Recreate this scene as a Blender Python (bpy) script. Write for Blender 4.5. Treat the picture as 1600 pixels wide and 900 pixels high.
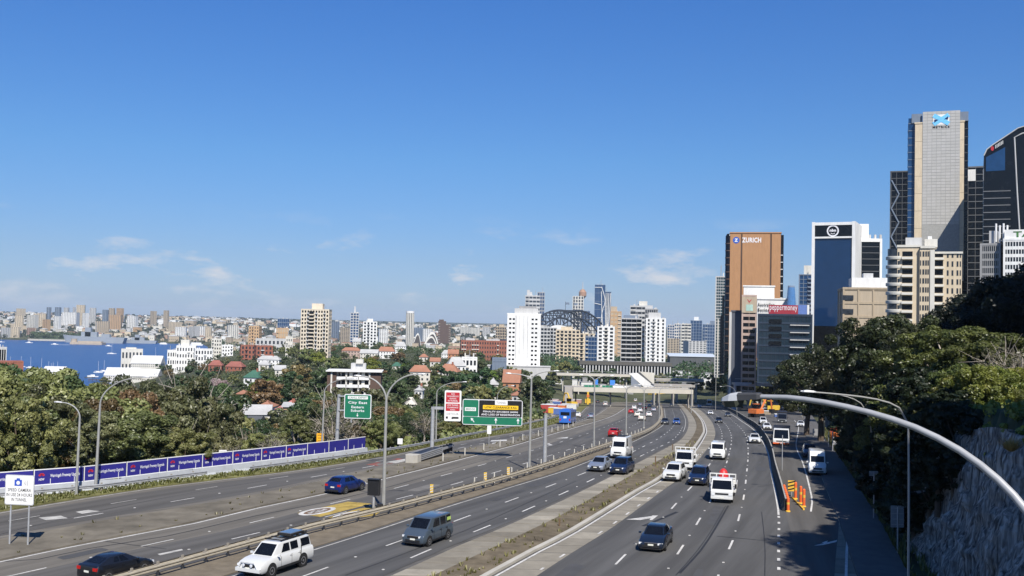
import bpy, math, random
import numpy as np
from mathutils import Vector, Matrix
random.seed(7); RNG = np.random.default_rng(11)
SC = bpy.context.scene
for _o in list(bpy.data.objects): bpy.data.objects.remove(_o)
R = math.radians
# ---------------------------------------------------------------- camera
CZ = 88.0                      # camera height above the harbour, metres
FPX = 1600.0                   # focal length in photograph pixels (1600 wide)
PITCH, ROLL = R(1.97), R(1.25)
_cp, _sp, _cr, _sr = math.cos(PITCH), math.sin(PITCH), math.cos(ROLL), math.sin(ROLL)
_U = Vector((0, -_sp, _cp)); _X = Vector((1, 0, 0)); _Fw = Vector((0, _cp, _sp))
_right = _X*_cr + _U*_sr; _up = _X*(-_sr) + _U*_cr
cam_d = bpy.data.cameras.new('camera'); cam = bpy.data.objects.new('camera', cam_d)
SC.collection.objects.link(cam); SC.camera = cam
cam_d.sensor_width = 36.0; cam_d.lens = 36.0*FPX/1600.0
cam_d.clip_start = 0.2; cam_d.clip_end = 60000
cam.matrix_world = Matrix(((_right.x, _up.x, -_Fw.x, 0), (_right.y, _up.y, -_Fw.y, 0), (_right.z, _up.z, -_Fw.z, CZ), (0, 0, 0, 1)))
# ---------------------------------------------------------------- sky and sun
SUN_EL, SUN_AZ = R(47), R(14)      # sun behind the camera, a little to the right
sun_dir = Vector((math.sin(SUN_AZ)*math.cos(SUN_EL), -math.cos(SUN_AZ)*math.cos(SUN_EL), math.sin(SUN_EL)))
W = bpy.data.worlds.new('World'); SC.world = W; W.use_nodes = True
_nt = W.node_tree; _nt.nodes.clear()
def _n(nt, t, **k):
    x = nt.nodes.new(t)
    for a, b in k.items(): setattr(x, a, b)
    return x
_out = _n(_nt, 'ShaderNodeOutputWorld'); _bg = _n(_nt, 'ShaderNodeBackground')
_sky = _n(_nt, 'ShaderNodeTexSky', sky_type='NISHITA', sun_disc=False)
_sky.sun_elevation = SUN_EL; _sky.sun_rotation = math.pi - SUN_AZ
_sky.altitude = 50; _sky.air_density = 1.0; _sky.dust_density = 0.3; _sky.ozone_density = 3.0
_bg.inputs['Strength'].default_value = 0.089
# thin broken cloud low in the sky, all the way round the horizon
_tc = _n(_nt, 'ShaderNodeTexCoord'); _sep = _n(_nt, 'ShaderNodeSeparateXYZ'); _nt.links.new(_tc.outputs['Generated'], _sep.inputs[0])
_map = _n(_nt, 'ShaderNodeMapping'); _map.inputs['Scale'].default_value = (1.0, 1.0, 3.0); _map.inputs['Location'].default_value = (1.85, 0.74, 0.49)
_nt.links.new(_tc.outputs['Generated'], _map.inputs[0])
_no = _n(_nt, 'ShaderNodeTexNoise'); _no.inputs['Scale'].default_value = 9.0; _no.inputs['Detail'].default_value = 9; _no.inputs['Roughness'].default_value = 0.62
_nt.links.new(_map.outputs[0], _no.inputs['Vector'])
_r1 = _n(_nt, 'ShaderNodeMapRange'); _r1.inputs['From Min'].default_value = 0.535; _r1.inputs['From Max'].default_value = 0.66
_nt.links.new(_no.outputs['Fac'], _r1.inputs['Value'])
_rc = _n(_nt, 'ShaderNodeValToRGB'); _e = _rc.color_ramp.elements
_e[0].position = 0.0; _e[0].color = (0.2, 0.2, 0.2, 1); _e[1].position = 0.105; _e[1].color = (0, 0, 0, 1)
_m = _rc.color_ramp.elements.new(0.035); _m.color = (1, 1, 1, 1); _m = _rc.color_ramp.elements.new(0.065); _m.color = (0.6, 0.6, 0.6, 1)
_nt.links.new(_sep.outputs['Z'], _rc.inputs['Fac'])
_mu = _n(_nt, 'ShaderNodeMath', operation='MULTIPLY'); _nt.links.new(_r1.outputs[0], _mu.inputs[0]); _nt.links.new(_rc.outputs['Color'], _mu.inputs[1])
_mu2 = _n(_nt, 'ShaderNodeMath', operation='MULTIPLY'); _nt.links.new(_mu.outputs[0], _mu2.inputs[0]); _mu2.inputs[1].default_value = 1.0
_mix = _n(_nt, 'ShaderNodeMixRGB'); _nt.links.new(_mu2.outputs[0], _mix.inputs['Fac'])
# the clear-air tint of this sky, the same all round: a little deeper blue overhead
_tr = _n(_nt, 'ShaderNodeValToRGB'); _te = _tr.color_ramp.elements
_te[0].position = 0.0; _te[0].color = (0.397, 0.516, 0.850, 1); _te[1].position = 0.30; _te[1].color = (0.286, 0.587, 1.0, 1)
_m = _te.new(0.059); _m.color = (0.397, 0.516, 0.775, 1); _m = _te.new(0.157); _m.color = (0.357, 0.595, 0.873, 1)
_nt.links.new(_sep.outputs['Z'], _tr.inputs['Fac'])
_hs = _n(_nt, 'ShaderNodeMixRGB', blend_type='MULTIPLY'); _hs.inputs['Fac'].default_value = 1.0
_nt.links.new(_sky.outputs[0], _hs.inputs['Color1']); _nt.links.new(_tr.outputs['Color'], _hs.inputs['Color2'])
_nt.links.new(_hs.outputs[0], _mix.inputs['Color1']); _mix.inputs['Color2'].default_value = (5.9, 5.9, 6.1, 1)
_nt.links.new(_mix.outputs[0], _bg.inputs['Color']); _nt.links.new(_bg.outputs[0], _out.inputs['Surface'])
_sl = bpy.data.lights.new('sun', 'SUN'); _sl.energy = 4.6; _sl.angle = R(0.53); _sl.color = (1.0, 0.94, 0.85)
sun_o = bpy.data.objects.new('sun', _sl); SC.collection.objects.link(sun_o)
sun_o.rotation_euler = (-sun_dir).to_track_quat('-Z', 'Y').to_euler(); sun_o.location = (0, 0, 200)
SC.view_settings.view_transform = 'Standard'; SC.view_settings.look = 'None'
SC.view_settings.exposure = 0.5; SC.view_settings.gamma = 1.0; SC.view_settings.use_curve_mapping = False
try:
    SC.cycles.use_denoising = True; SC.cycles.max_bounces = 6; SC.cycles.transparent_max_bounces = 8
    SC.cycles.diffuse_bounces = 3; SC.cycles.glossy_bounces = 3; SC.cycles.transmission_bounces = 4; SC.cycles.volume_bounces = 0
    SC.cycles.caustics_reflective = False; SC.cycles.caustics_refractive = False
except Exception: pass
# ---------------------------------------------------------------- finding places: a photograph pixel on a surface
def ray(px, py):
    u = (px-800.0)/FPX; v = (450.0-py)/FPX
    a = u*_cr - v*_sr; b = u*_sr + v*_cr
    return Vector((a, _cp - b*_sp, _sp + b*_cp))
def P(px, py, Y):
    d = ray(px, py); s = Y/d.y
    return Vector((d.x*s, Y, CZ + d.z*s))
def PX(px, Y, py=520): return P(px, py, Y).x
def drop(Y):
    a, b, s, c = 80.0, 160.0, 0.061, 650.0
    if Y <= a: return 15.5
    if Y <= b: return 15.5 + s*(Y-a)**2/(2*(b-a))
    d0 = 15.5 + s*(b-a)/2
    return d0 + s*(min(Y, c)-b)
def zr(Y): return CZ - drop(Y)
def G(px, py, dz=0.0):
    lo, hi = 8.0, 900.0
    for _ in range(50):
        m = 0.5*(lo+hi); p = P(px, py, m)
        if p.z > zr(m)+dz: lo = m
        else: hi = m
    return P(px, py, 0.5*(lo+hi))
# ---------------------------------------------------------------- scene helpers
COL = SC.collection
def link(o): COL.objects.link(o); return o
def thing(name, label, cat, loc=(0, 0, 0), rz=0.0, group=None, mat=None):
    o = bpy.data.objects.new(name, None); o.empty_display_size = 0.3; link(o)
    if mat is not None: o.matrix_world = mat
    else: o.location = loc; o.rotation_euler = (0, 0, rz)
    o['label'] = label; o['category'] = cat
    if group: o['group'] = group
    return o
def tag(o, label=None, cat=None, group=None, kind=None):
    if label: o['label'] = label
    if cat: o['category'] = cat
    if group: o['group'] = group
    if kind: o['kind'] = kind
    return o
class MB:
    def __init__(s): s.v = []; s.f = []; s.uv = None
    def add(s, verts, faces):
        b = len(s.v); s.v.extend([tuple(p) for p in verts]); s.f.extend([tuple(i+b for i in f) for f in faces]); return s
    def box(s, x0, x1, y0, y1, z0, z1):
        return s.add([(x0,y0,z0),(x1,y0,z0),(x1,y1,z0),(x0,y1,z0),(x0,y0,z1),(x1,y0,z1),(x1,y1,z1),(x0,y1,z1)],
                     [(0,3,2,1),(4,5,6,7),(0,1,5,4),(1,2,6,5),(2,3,7,6),(3,0,4,7)])
    def obox(s, c, ax, ay, az):
        c, ax, ay, az = Vector(c), Vector(ax), Vector(ay), Vector(az)
        vs = [c + ax*i + ay*j + az*k for k in (-1, 1) for j in (-1, 1) for i in (-1, 1)]
        return s.add(vs, [(0,2,3,1),(4,5,7,6),(0,1,5,4),(1,3,7,5),(3,2,6,7),(2,0,4,6)])
    def quad(s, a, b, c, d): return s.add([a, b, c, d], [(0, 1, 2, 3)])
    def prism(s, pts, z0, z1):
        n = len(pts); vs = [(x, y, z0) for x, y in pts] + [(x, y, z1) for x, y in pts]
        return s.add(vs, [tuple(range(n-1, -1, -1)), tuple(range(n, 2*n))] + [(i, (i+1) % n, n+(i+1) % n, n+i) for i in range(n)])
    def tube(s, pts, radii, seg=8, caps=True):
        pts = [Vector(p) for p in pts]; n = len(pts)
        if not hasattr(radii, '__len__'): radii = [radii]*n
        vs, fs = [], []; prev = None
        for i, p in enumerate(pts):
            t = (pts[min(i+1, n-1)] - pts[max(i-1, 0)])
            if t.length < 1e-9: t = Vector((0, 0, 1))
            t.normalize()
            if prev is None:
                prev = Vector((1, 0, 0)) if abs(t.x) < 0.9 else Vector((0, 1, 0))
            nx = (prev - t*prev.dot(t)); nx.normalize(); ny = t.cross(nx); prev = nx
            for k in range(seg):
                a = 2*math.pi*k/seg; vs.append(p + (nx*math.cos(a) + ny*math.sin(a))*radii[i])
        for i in range(n-1):
            for k in range(seg):
                k2 = (k+1) % seg; fs.append((i*seg+k, i*seg+k2, (i+1)*seg+k2, (i+1)*seg+k))
        if caps: fs.append(tuple(range(seg-1, -1, -1))); fs.append(tuple((n-1)*seg+k for k in range(seg)))
        return s.add(vs, fs)
    def lathe(s, prof, c=(0, 0, 0), axis='z', seg=16):
        vs, fs = [], []; n = len(prof)
        for (r, h) in prof:
            for k in range(seg):
                a = 2*math.pi*k/seg; x, y, z = r*math.cos(a), r*math.sin(a), h
                if axis == 'y': x, y, z = x, h, y
                if axis == 'x': x, y, z = h, x, y
                vs.append((x+c[0], y+c[1], z+c[2]))
        for i in range(n-1):
            for k in range(seg):
                k2 = (k+1) % seg; fs.append((i*seg+k, i*seg+k2, (i+1)*seg+k2, (i+1)*seg+k))
        fs.append(tuple(range(seg-1, -1, -1))); fs.append(tuple((n-1)*seg+k for k in range(seg)))
        return s.add(vs, fs)
    def mesh(s, name, mat, smooth=None):
        me = bpy.data.meshes.new(name); me.from_pydata(s.v, [], s.f)
        if s.uv is not None:
            ul = me.uv_layers.new(name='UVMap'); vi = np.empty(len(me.loops), dtype=np.int32); me.loops.foreach_get('vertex_index', vi)
            ul.data.foreach_set('uv', np.asarray(s.uv, dtype=np.float32)[vi].ravel())
        for m in (mat if isinstance(mat, (list, tuple)) else [mat]): me.materials.append(m)
        if smooth is not None:
            me.polygons.foreach_set('use_smooth', [True]*len(me.polygons))
            try: me.set_sharp_from_angle(angle=R(smooth))
            except Exception: pass
        me.update(); return me
    def build(s, name, mat, parent=None, smooth=None, world=False):
        o = bpy.data.objects.new(name, s.mesh(name, mat, smooth)); link(o)
        if parent is not None:
            o.parent = parent
            if world: o.location = -parent.location
        return o
def copy_of(src, parent=None, loc=None, rot=None):
    c = src.copy(); link(c); c.parent = parent
    if loc is not None: c.location = loc
    if rot is not None: c.rotation_euler = rot
    return c
def kids(o): return [c for c in bpy.data.objects if c.parent == o]
def copy_tree(src, loc=None, rz=None, scale=None, label=None, group=None, mat=None, ch=None):
    r = src.copy(); link(r)
    if mat is not None: r.matrix_world = mat
    else:
        if loc is not None: r.location = loc
        if rz is not None: r.rotation_euler = (0, 0, rz)
        if scale is not None: r.scale = scale if hasattr(scale, '__len__') else (scale,)*3
    if label: r['label'] = label
    if group: r['group'] = group
    for c in (ch if ch is not None else kids(src)):
        d = c.copy(); link(d); d.parent = r
    return r
_txt = {}
def text_mesh(body, size=1.0, bold=0.0, space=1.0):
    cu = bpy.data.curves.new('t', 'FONT'); cu.body = body; cu.size = size; cu.align_x = 'CENTER'; cu.align_y = 'CENTER'
    cu.resolution_u = 2; cu.offset = bold; cu.space_character = space
    ob = bpy.data.objects.new('t', cu); me = bpy.data.meshes.new_from_object(ob)
    bpy.data.objects.remove(ob); bpy.data.curves.remove(cu)
    return me
def put_text(body, c, right, up, mat, parent, width=None, height=None, off=0.02, bold=0.012, name='lettering', space=1.05):
    """lettering as a thin mesh: centre c, reading direction right, in the parent's local frame"""
    me = text_mesh(body, 1.0, bold, space); n = len(me.vertices)
    co = np.empty(n*3, dtype=np.float32); me.vertices.foreach_get('co', co); co = co.reshape(-1, 3)
    lo, hi = co.min(0), co.max(0); w, h = hi[0]-lo[0], max(hi[1]-lo[1], 1e-6)
    sx = (width/w) if width else height/h; sy = (height/h) if height else sx
    rt, u = Vector(right).normalized(), Vector(up).normalized(); nn = rt.cross(u)
    q = (co - (lo+hi)/2)
    pts = np.outer(q[:, 0]*sx, np.array(rt)) + np.outer(q[:, 1]*sy, np.array(u)) + np.array(Vector(c) + nn*off)
    me.vertices.foreach_set('co', pts.astype(np.float32).ravel()); me.materials.clear(); me.materials.append(mat); me.update()
    o = bpy.data.objects.new(name, me); link(o); o.parent = parent
    return o
# ---------------------------------------------------------------- materials
_M = {}
def pm(name, col, rough=0.65, metal=0.0, var=0.12, scale=1.5, bump=0.0, bscale=None, coord='Object', spec=0.4, coat=0.0, stretch=None, var2=0.0, scale2=0.1):
    if name in _M: return _M[name]
    m = bpy.data.materials.new(name); m.use_nodes = True; nt = m.node_tree; b = nt.nodes['Principled BSDF']; L = nt.links
    b.inputs['Roughness'].default_value = rough; b.inputs['Metallic'].default_value = metal
    b.inputs['Specular IOR Level'].default_value = spec; b.inputs['Coat Weight'].default_value = coat
    b.inputs['Coat Roughness'].default_value = 0.04
    tc = _n(nt, 'ShaderNodeTexCoord'); vec = tc.outputs[coord]
    if stretch:
        mp = _n(nt, 'ShaderNodeMapping'); mp.inputs['Scale'].default_value = stretch; L.new(vec, mp.inputs[0]); vec = mp.outputs[0]
    no = _n(nt, 'ShaderNodeTexNoise'); no.inputs['Scale'].default_value = scale; no.inputs['Detail'].default_value = 6; no.inputs['Roughness'].default_value = 0.6
    L.new(vec, no.inputs['Vector'])
    cr = _n(nt, 'ShaderNodeMapRange'); cr.inputs['From Min'].default_value = 0.3; cr.inputs['From Max'].default_value = 0.7
    cr.inputs['To Min'].default_value = 1-var; cr.inputs['To Max'].default_value = 1+var; L.new(no.outputs['Fac'], cr.inputs['Value'])
    fac = cr.outputs[0]
    if var2:
        n2 = _n(nt, 'ShaderNodeTexNoise'); n2.inputs['Scale'].default_value = scale2; n2.inputs['Detail'].default_value = 4; L.new(vec, n2.inputs['Vector'])
        c2 = _n(nt, 'ShaderNodeMapRange'); c2.inputs['From Min'].default_value = 0.3; c2.inputs['From Max'].default_value = 0.7
        c2.inputs['To Min'].default_value = 1-var2; c2.inputs['To Max'].default_value = 1+var2; L.new(n2.outputs['Fac'], c2.inputs['Value'])
        mm = _n(nt, 'ShaderNodeMath', operation='MULTIPLY'); L.new(fac, mm.inputs[0]); L.new(c2.outputs[0], mm.inputs[1]); fac = mm.outputs[0]
    vm = _n(nt, 'ShaderNodeVectorMath', operation='SCALE'); vm.inputs[0].default_value = col[:3]; L.new(fac, vm.inputs['Scale'])
    L.new(vm.outputs[0], b.inputs['Base Color'])
    if bump:
        n3 = _n(nt, 'ShaderNodeTexNoise'); n3.inputs['Scale'].default_value = bscale or scale*6; n3.inputs['Detail'].default_value = 5; L.new(vec, n3.inputs['Vector'])
        bp = _n(nt, 'ShaderNodeBump'); bp.inputs['Strength'].default_value = bump; bp.inputs['Distance'].default_value = 0.1
        L.new(n3.outputs['Fac'], bp.inputs['Height']); L.new(bp.outputs[0], b.inputs['Normal'])
    _M[name] = m; return m
def glassy(name, col, rough=0.08, metal=0.0, var=0.25, scale=0.25, spec=0.6):
    return pm(name, col, rough, metal, var, scale, spec=spec)
def leafmat(name, c1, c2, c3=None):
    if name in _M: return _M[name]
    m = bpy.data.materials.new(name); m.use_nodes = True; nt = m.node_tree; L = nt.links; nt.nodes.clear()
    out = _n(nt, 'ShaderNodeOutputMaterial'); at = _n(nt, 'ShaderNodeAttribute', attribute_name='tint'); oi = _n(nt, 'ShaderNodeObjectInfo')
    rp = _n(nt, 'ShaderNodeValToRGB'); e = rp.color_ramp.elements; e[0].color = (*c1, 1); e[1].color = (*c2, 1)
    if c3: q = e.new(0.88); q.color = (*c2, 1); e[2].color = (*c3, 1)
    L.new(at.outputs['Fac'], rp.inputs['Fac'])
    hs = _n(nt, 'ShaderNodeHueSaturation'); L.new(rp.outputs[0], hs.inputs['Color'])
    mr = _n(nt, 'ShaderNodeMapRange'); mr.inputs['To Min'].default_value = 0.475; mr.inputs['To Max'].default_value = 0.525; L.new(oi.outputs['Random'], mr.inputs['Value']); L.new(mr.outputs[0], hs.inputs['Hue'])
    mv = _n(nt, 'ShaderNodeMapRange'); mv.inputs['To Min'].default_value = 0.72; mv.inputs['To Max'].default_value = 1.25
    wn = _n(nt, 'ShaderNodeMath', operation='FRACT'); ml = _n(nt, 'ShaderNodeMath', operation='MULTIPLY'); ml.inputs[1].default_value = 7.31
    L.new(oi.outputs['Random'], ml.inputs[0]); L.new(ml.outputs[0], wn.inputs[0]); L.new(wn.outputs[0], mv.inputs['Value']); L.new(mv.outputs[0], hs.inputs['Value'])
    d = _n(nt, 'ShaderNodeBsdfDiffuse'); t = _n(nt, 'ShaderNodeBsdfTranslucent'); gl = _n(nt, 'ShaderNodeBsdfGlossy'); gl.inputs['Roughness'].default_value = 0.45
    mx = _n(nt, 'ShaderNodeMixShader'); mx.inputs[0].default_value = 0.22; m2 = _n(nt, 'ShaderNodeMixShader'); m2.inputs[0].default_value = 0.04
    L.new(hs.outputs[0], d.inputs['Color']); L.new(hs.outputs[0], t.inputs['Color'])
    L.new(d.outputs[0], mx.inputs[1]); L.new(t.outputs[0], mx.inputs[2]); L.new(mx.outputs[0], m2.inputs[1]); L.new(gl.outputs[0], m2.inputs[2])
    L.new(m2.outputs[0], out.inputs['Surface']); _M[name] = m; return m
WHITE = lambda: pm('white_paint', (0.78, 0.78, 0.76), 0.55, var=0.06)
STEEL = lambda: pm('galvanised_steel', (0.42, 0.43, 0.44), 0.45, metal=0.35, var=0.15, scale=3)
DARK = lambda: pm('dark_metal', (0.02, 0.02, 0.022), 0.5, var=0.2)
# ================================================================ road lines traced on the ground (pixel -> ground point)
def smooth_line(pts, step=4.0):
    pts = [Vector(p) for p in pts]; q = [pts[0]*2-pts[1]] + pts + [pts[-1]*2-pts[-2]]; out = []
    for i in range(1, len(q)-2):
        n = max(1, int((q[i+1]-q[i]).length/step))
        for k in range(n):
            t = k/n; a, b, c, d = q[i-1], q[i], q[i+1], q[i+2]
            out.append(0.5*((2*b) + (c-a)*t + (2*a-5*b+4*c-d)*t*t + (3*b-a-3*c+d)*t**3))
    out.append(pts[-1])
    return out
def trace(pxs, near=18.0, far=None):
    w = [G(x, y) for x, y in pxs]
    if near is not None and w[0].y > near:
        d = (w[1]-w[0]) if len(w) < 3 else (w[2]-w[0]); k = (w[0].y-near)/max(d.y, 1e-3); w = [w[0]-d*k] + w
    if far is not None and w[-1].y < far:
        d = w[-1]-w[-2]; k = (far-w[-1].y)/max(d.y, 1e-3); w = w + [w[-1]+d*k]
    out = smooth_line([Vector((p.x, p.y, 0)) for p in w])
    for p in out: p.z = zr(p.y)
    return out
def arclen(line):
    s = [0.0]
    for a, b in zip(line, line[1:]): s.append(s[-1]+(b-a).length)
    return s
def at_len(line, s, S):
    S = max(0.0, min(s[-1], S)); lo = int(np.searchsorted(s, S, side='right'))-1; lo = max(0, min(lo, len(line)-2))
    t = (S-s[lo])/max(s[lo+1]-s[lo], 1e-6); return line[lo].lerp(line[lo+1], t), (line[lo+1]-line[lo]).normalized()
def at_Y(line, Y):
    for a, b in zip(line, line[1:]):
        if a.y <= Y <= b.y: return a.lerp(b, (Y-a.y)/max(b.y-a.y, 1e-6))
    return line[0] if Y < line[0].y else line[-1]
def cut(line, y0, y1):
    return [at_Y(line, y0)] + [p for p in line if y0+.01 < p.y < y1-.01] + [at_Y(line, y1)]
def offset(line, d, dz=0.0):
    out = []
    for i, p in enumerate(line):
        t = line[min(i+1, len(line)-1)]-line[max(i-1, 0)]; n = Vector((t.y, -t.x, 0)).normalized()   # to the right of travel
        q = p + n*d; q.z = zr(q.y)+dz; out.append(q)
    return out
def sheet(name, A, B, mat, dz=0.0, nx=1, parent=None, skirt=0.0):
    """ground sheet between line A (left) and line B (right), uv in metres"""
    ys = sorted(set([p.y for p in A]+[p.y for p in B])); y0 = max(A[0].y, B[0].y); y1 = min(A[-1].y, B[-1].y)
    yy = [y0]
    for y in ys:
        if y > yy[-1]+1.5 and y < y1-1.0: yy.append(y)
    yy.append(y1); mb = MB(); uv = []
    for y in yy:
        a, b = at_Y(A, y), at_Y(B, y)
        for i in range(nx+1):
            p = a.lerp(b, i/nx); mb.v.append((p.x, p.y, zr(p.y)+dz)); uv.append(((b-a).length*i/nx, y))
    n = nx+1
    for j in range(len(yy)-1):
        for i in range(nx): mb.f.append((j*n+i, j*n+i+1, (j+1)*n+i+1, (j+1)*n+i))
    if skirt:
        for side in (0, nx):
            b = len(mb.v)
            for j in range(len(yy)):
                x, y, z = mb.v[j*n+side]; mb.v.append((x, y, z-skirt)); uv.append((0, y))
            for j in range(len(yy)-1):
                f = (j*n+side, (j+1)*n+side, b+j+1, b+j); mb.f.append(f if side == 0 else f[::-1])
    mb.uv = uv
    return mb.build(name, mat, parent)
L_FENCE = trace([(0,780),(60,775),(150,767),(262,752),(375,738),(482,724),(560,713),(670,694),(800,668),(868,652),(898,640),(914,628),(926,619)], near=30, far=640)
L_EDGE1 = trace([(0,802),(125,781),(250,762),(400,744),(500,731),(600,714),(670,700),(800,677),(872,662),(904,649),(920,634),(936,620)], near=30, far=640)
L_MED1 = trace([(57,834),(150,817),(250,800),(400,774),(520,748),(640,722),(790,690),(862,672),(918,656),(944,642),(958,630),(965,620)], near=30, far=640)
L_MED2 = trace([(0,876),(100,855),(200,836),(300,817),(400,793),(505,771),(600,747),(700,722),(800,696),(840,684),(900,667),(950,652),(972,640),(984,630),(988,620)], near=24, far=640)
L_RAIL = trace([(240,903),(400,858),(487,834),(600,806),(700,779),(800,751),(900,718),(980,690),(1020,672),(1033,655),(1033,640),(1029,622)], near=20, far=640)
L_R3L = trace([(400,889),(492,859),(600,825),(700,792),(800,761),(900,729),(980,695),(1036,664),(1039,648),(1036,634),(1031,622)], near=20, far=640)
L_R3R = trace([(605,897),(700,855),(800,814),(900,768),(975,731),(1030,703),(1060,686),(1072,666),(1070,650),(1061,636),(1053,622)], near=20, far=640)
L_CONC = trace([(700,892),(800,845),(900,795),(1000,737),(1050,710),(1074,694),(1086,676),(1088,662),(1081,648),(1069,635),(1060,622)], near=20, far=640)
L_R4L = trace([(775,897),(900,830),(1000,768),(1040,744),(1082,708),(1100,681),(1102,670),(1096,655),(1083,641),(1068,622)], near=20, far=640)
L_SHLD = trace([(840,899),(960,822),(1040,763),(1075,737),(1100,708),(1115,688),(1117,672),(1109,655),(1093,640),(1074,622)], near=20, far=640)
L_C = trace([(952,892),(1041,804),(1064,778),(1090,750),(1110,724),(1123,702),(1128,686),(1126,671),(1116,656),(1100,641),(1080,622)], near=20, far=640)
L_B = trace([(1042,892),(1082,830),(1101,798),(1117,770),(1131,735),(1139,710),(1143,687),(1139,671),(1128,657),(1110,641),(1086,622)], near=20, far=640)
L_A = trace([(1124,895),(1145,845),(1155,807),(1162,778),(1167,735),(1169,708),(1167,686),(1160,672),(1146,659),(1124,642),(1093,622)], near=20, far=640)
L_E = trace([(1217,890),(1217,810),(1212,772),(1205,738),(1200,708),(1190,688),(1178,672),(1160,659),(1134,643),(1100,622)], near=20, far=640)
L_BAR = trace([(1228,800),(1219,765),(1211,735),(1205,708),(1195,686),(1183,670),(1166,658),(1140,642),(1106,622)], near=20, far=640)
L_RAMP1 = trace([(1262,860),(1266,807),(1269,785),(1265,762),(1255,725),(1244,697),(1247,675),(1247,665),(1240,655),(1228,640)], near=20, far=430)
L_RAMP2 = trace([(1322,900),(1325,825),(1322,775),(1305,742),(1285,706),(1270,680),(1263,664),(1257,652),(1246,636)], near=20, far=430)
L_WALL = trace([(1398,900),(1362,825),(1336,778),(1318,745),(1298,712),(1284,690),(1276,675),(1268,655),(1254,633)], near=18, far=640)
XL = lambda Y: at_Y(L_FENCE, Y).x
XR = lambda Y: at_Y(L_WALL, Y).x
# ================================================================ terrain: one sheet out to the horizon
_RY = [0, 40, 90, 150, 200, 300, 450, 700, 1000, 1300, 1800, 2400, 3000, 3300, 4000, 5500, 7500, 12000, 30000]
_TC = {-700: [17,18,20,30,38,52,64,78,86,92,93,93,93,89,64,26,12,2,0],
        0:   [17,18,20,30,38,52,64,77,84,92,93,93,93,89,60,24,8,4,3],
        200: [17,18,20,30,37,49,60,72,80,89,92,93,93,90,62,28,10,6,5],
        318: [17,18,20,30,35,42,47,52,56,64,88,93,93,86,66,32,14,9,8],
        350: [17,18,20,29,33,36,39,42,45,51,66,74,77,76,64,32,14,9,8],
        450: [17,18,20,27,31,33,35,37,39,43,57,71,77,76,60,36,18,12,10],
        620: [17,18,20,27,30,32.5,34,35.5,37.5,41,56,70,77,76,58,38,24,16,12],
        800: [17,18,19,26,29,32,36,39,41,45,57,72,77,75,58,40,26,20,14],
        1000:[17,18,18,22,26,32,42,47,48,50,58,88,86,74,56,40,28,22,16],
        1120:[12,10,12,18,24,30,38,43,42,44,55,80,80,74,56,42,30,24,18],
        1250:[5,5.3,8,12,17,22,27,30,32,40,55,80,80,74,56,42,30,24,18],
        1400:[5,5.3,6.5,9,12,15,20,24,30,40,55,80,80,74,56,42,30,24,18],
        2300:[4,4.2,5,6,7,10,14,20,30,40,55,80,80,74,56,42,30,24,18]}
_TX = sorted(_TC); _TM = np.array([[_TC[x][j] for j in range(len(_RY))] for x in _TX], dtype=float)
def valley(x, y):
    px = 800 + x/max(y, 5.0)*FPX; px = min(max(px, _TX[0]), _TX[-1]); i = int(np.searchsorted(_TX, px, side='right'))-1; i = min(max(i, 0), len(_TX)-2)
    t = (px-_TX[i])/(_TX[i+1]-_TX[i]); a = np.interp(y, _RY, _TM[i]); b = np.interp(y, _RY, _TM[i+1]); return CZ - (a*(1-t)+b*t)
def sstep(t): t = min(max(t, 0.0), 1.0); return t*t*(3-2*t)
def ground(x, y):
    v = valley(x, y)
    if y > 700: return v
    v += 0.6*math.sin(x*.11+y*.07)+0.4*math.sin(x*.31-y*.23) if y < 450 else 0.0
    xl, xr = XL(y), XR(y); c = zr(y)-0.35
    if xl-0.5 <= x <= xr+1.5: g = c
    elif x < xl: g = c + (v-c)*sstep((xl-0.5-x)/(26.0 if y > 60 else 60))
    else:
        wdt = 2.4 if y < 85 else 2.4 + (y-85)*0.14
        g = c + (v-c)*sstep((x-xr-3.3)/wdt)
    if y > 560: g = g + (v-g)*sstep((y-560)/130)
    return g
def make_terrain():
    rings = [0.0] + list(np.linspace(8, 200, 70)) + list(np.geomspace(206, 30000, 74)); azs = np.linspace(R(-58), R(58), 330); mb = MB()
    for y in rings:
        for a in azs:
            x = math.tan(a)*max(y, 30.0); mb.v.append((x, y, ground(x, y)))
    n = len(azs)
    for j in range(len(rings)-1):
        for i in range(n-1): mb.f.append((j*n+i, j*n+i+1, (j+1)*n+i+1, (j+1)*n+i))
    m = pm('hillside_soil', (0.070, 0.075, 0.042), 0.95, var=0.45, scale=0.06, bump=0.3, bscale=0.5, spec=0.1, var2=0.35, scale2=0.008)
    o = mb.build('terrain', m, smooth=60); o['kind'] = 'structure'
    # land behind the camera, so that nothing floats at the near end
    return o
make_terrain()
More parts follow.
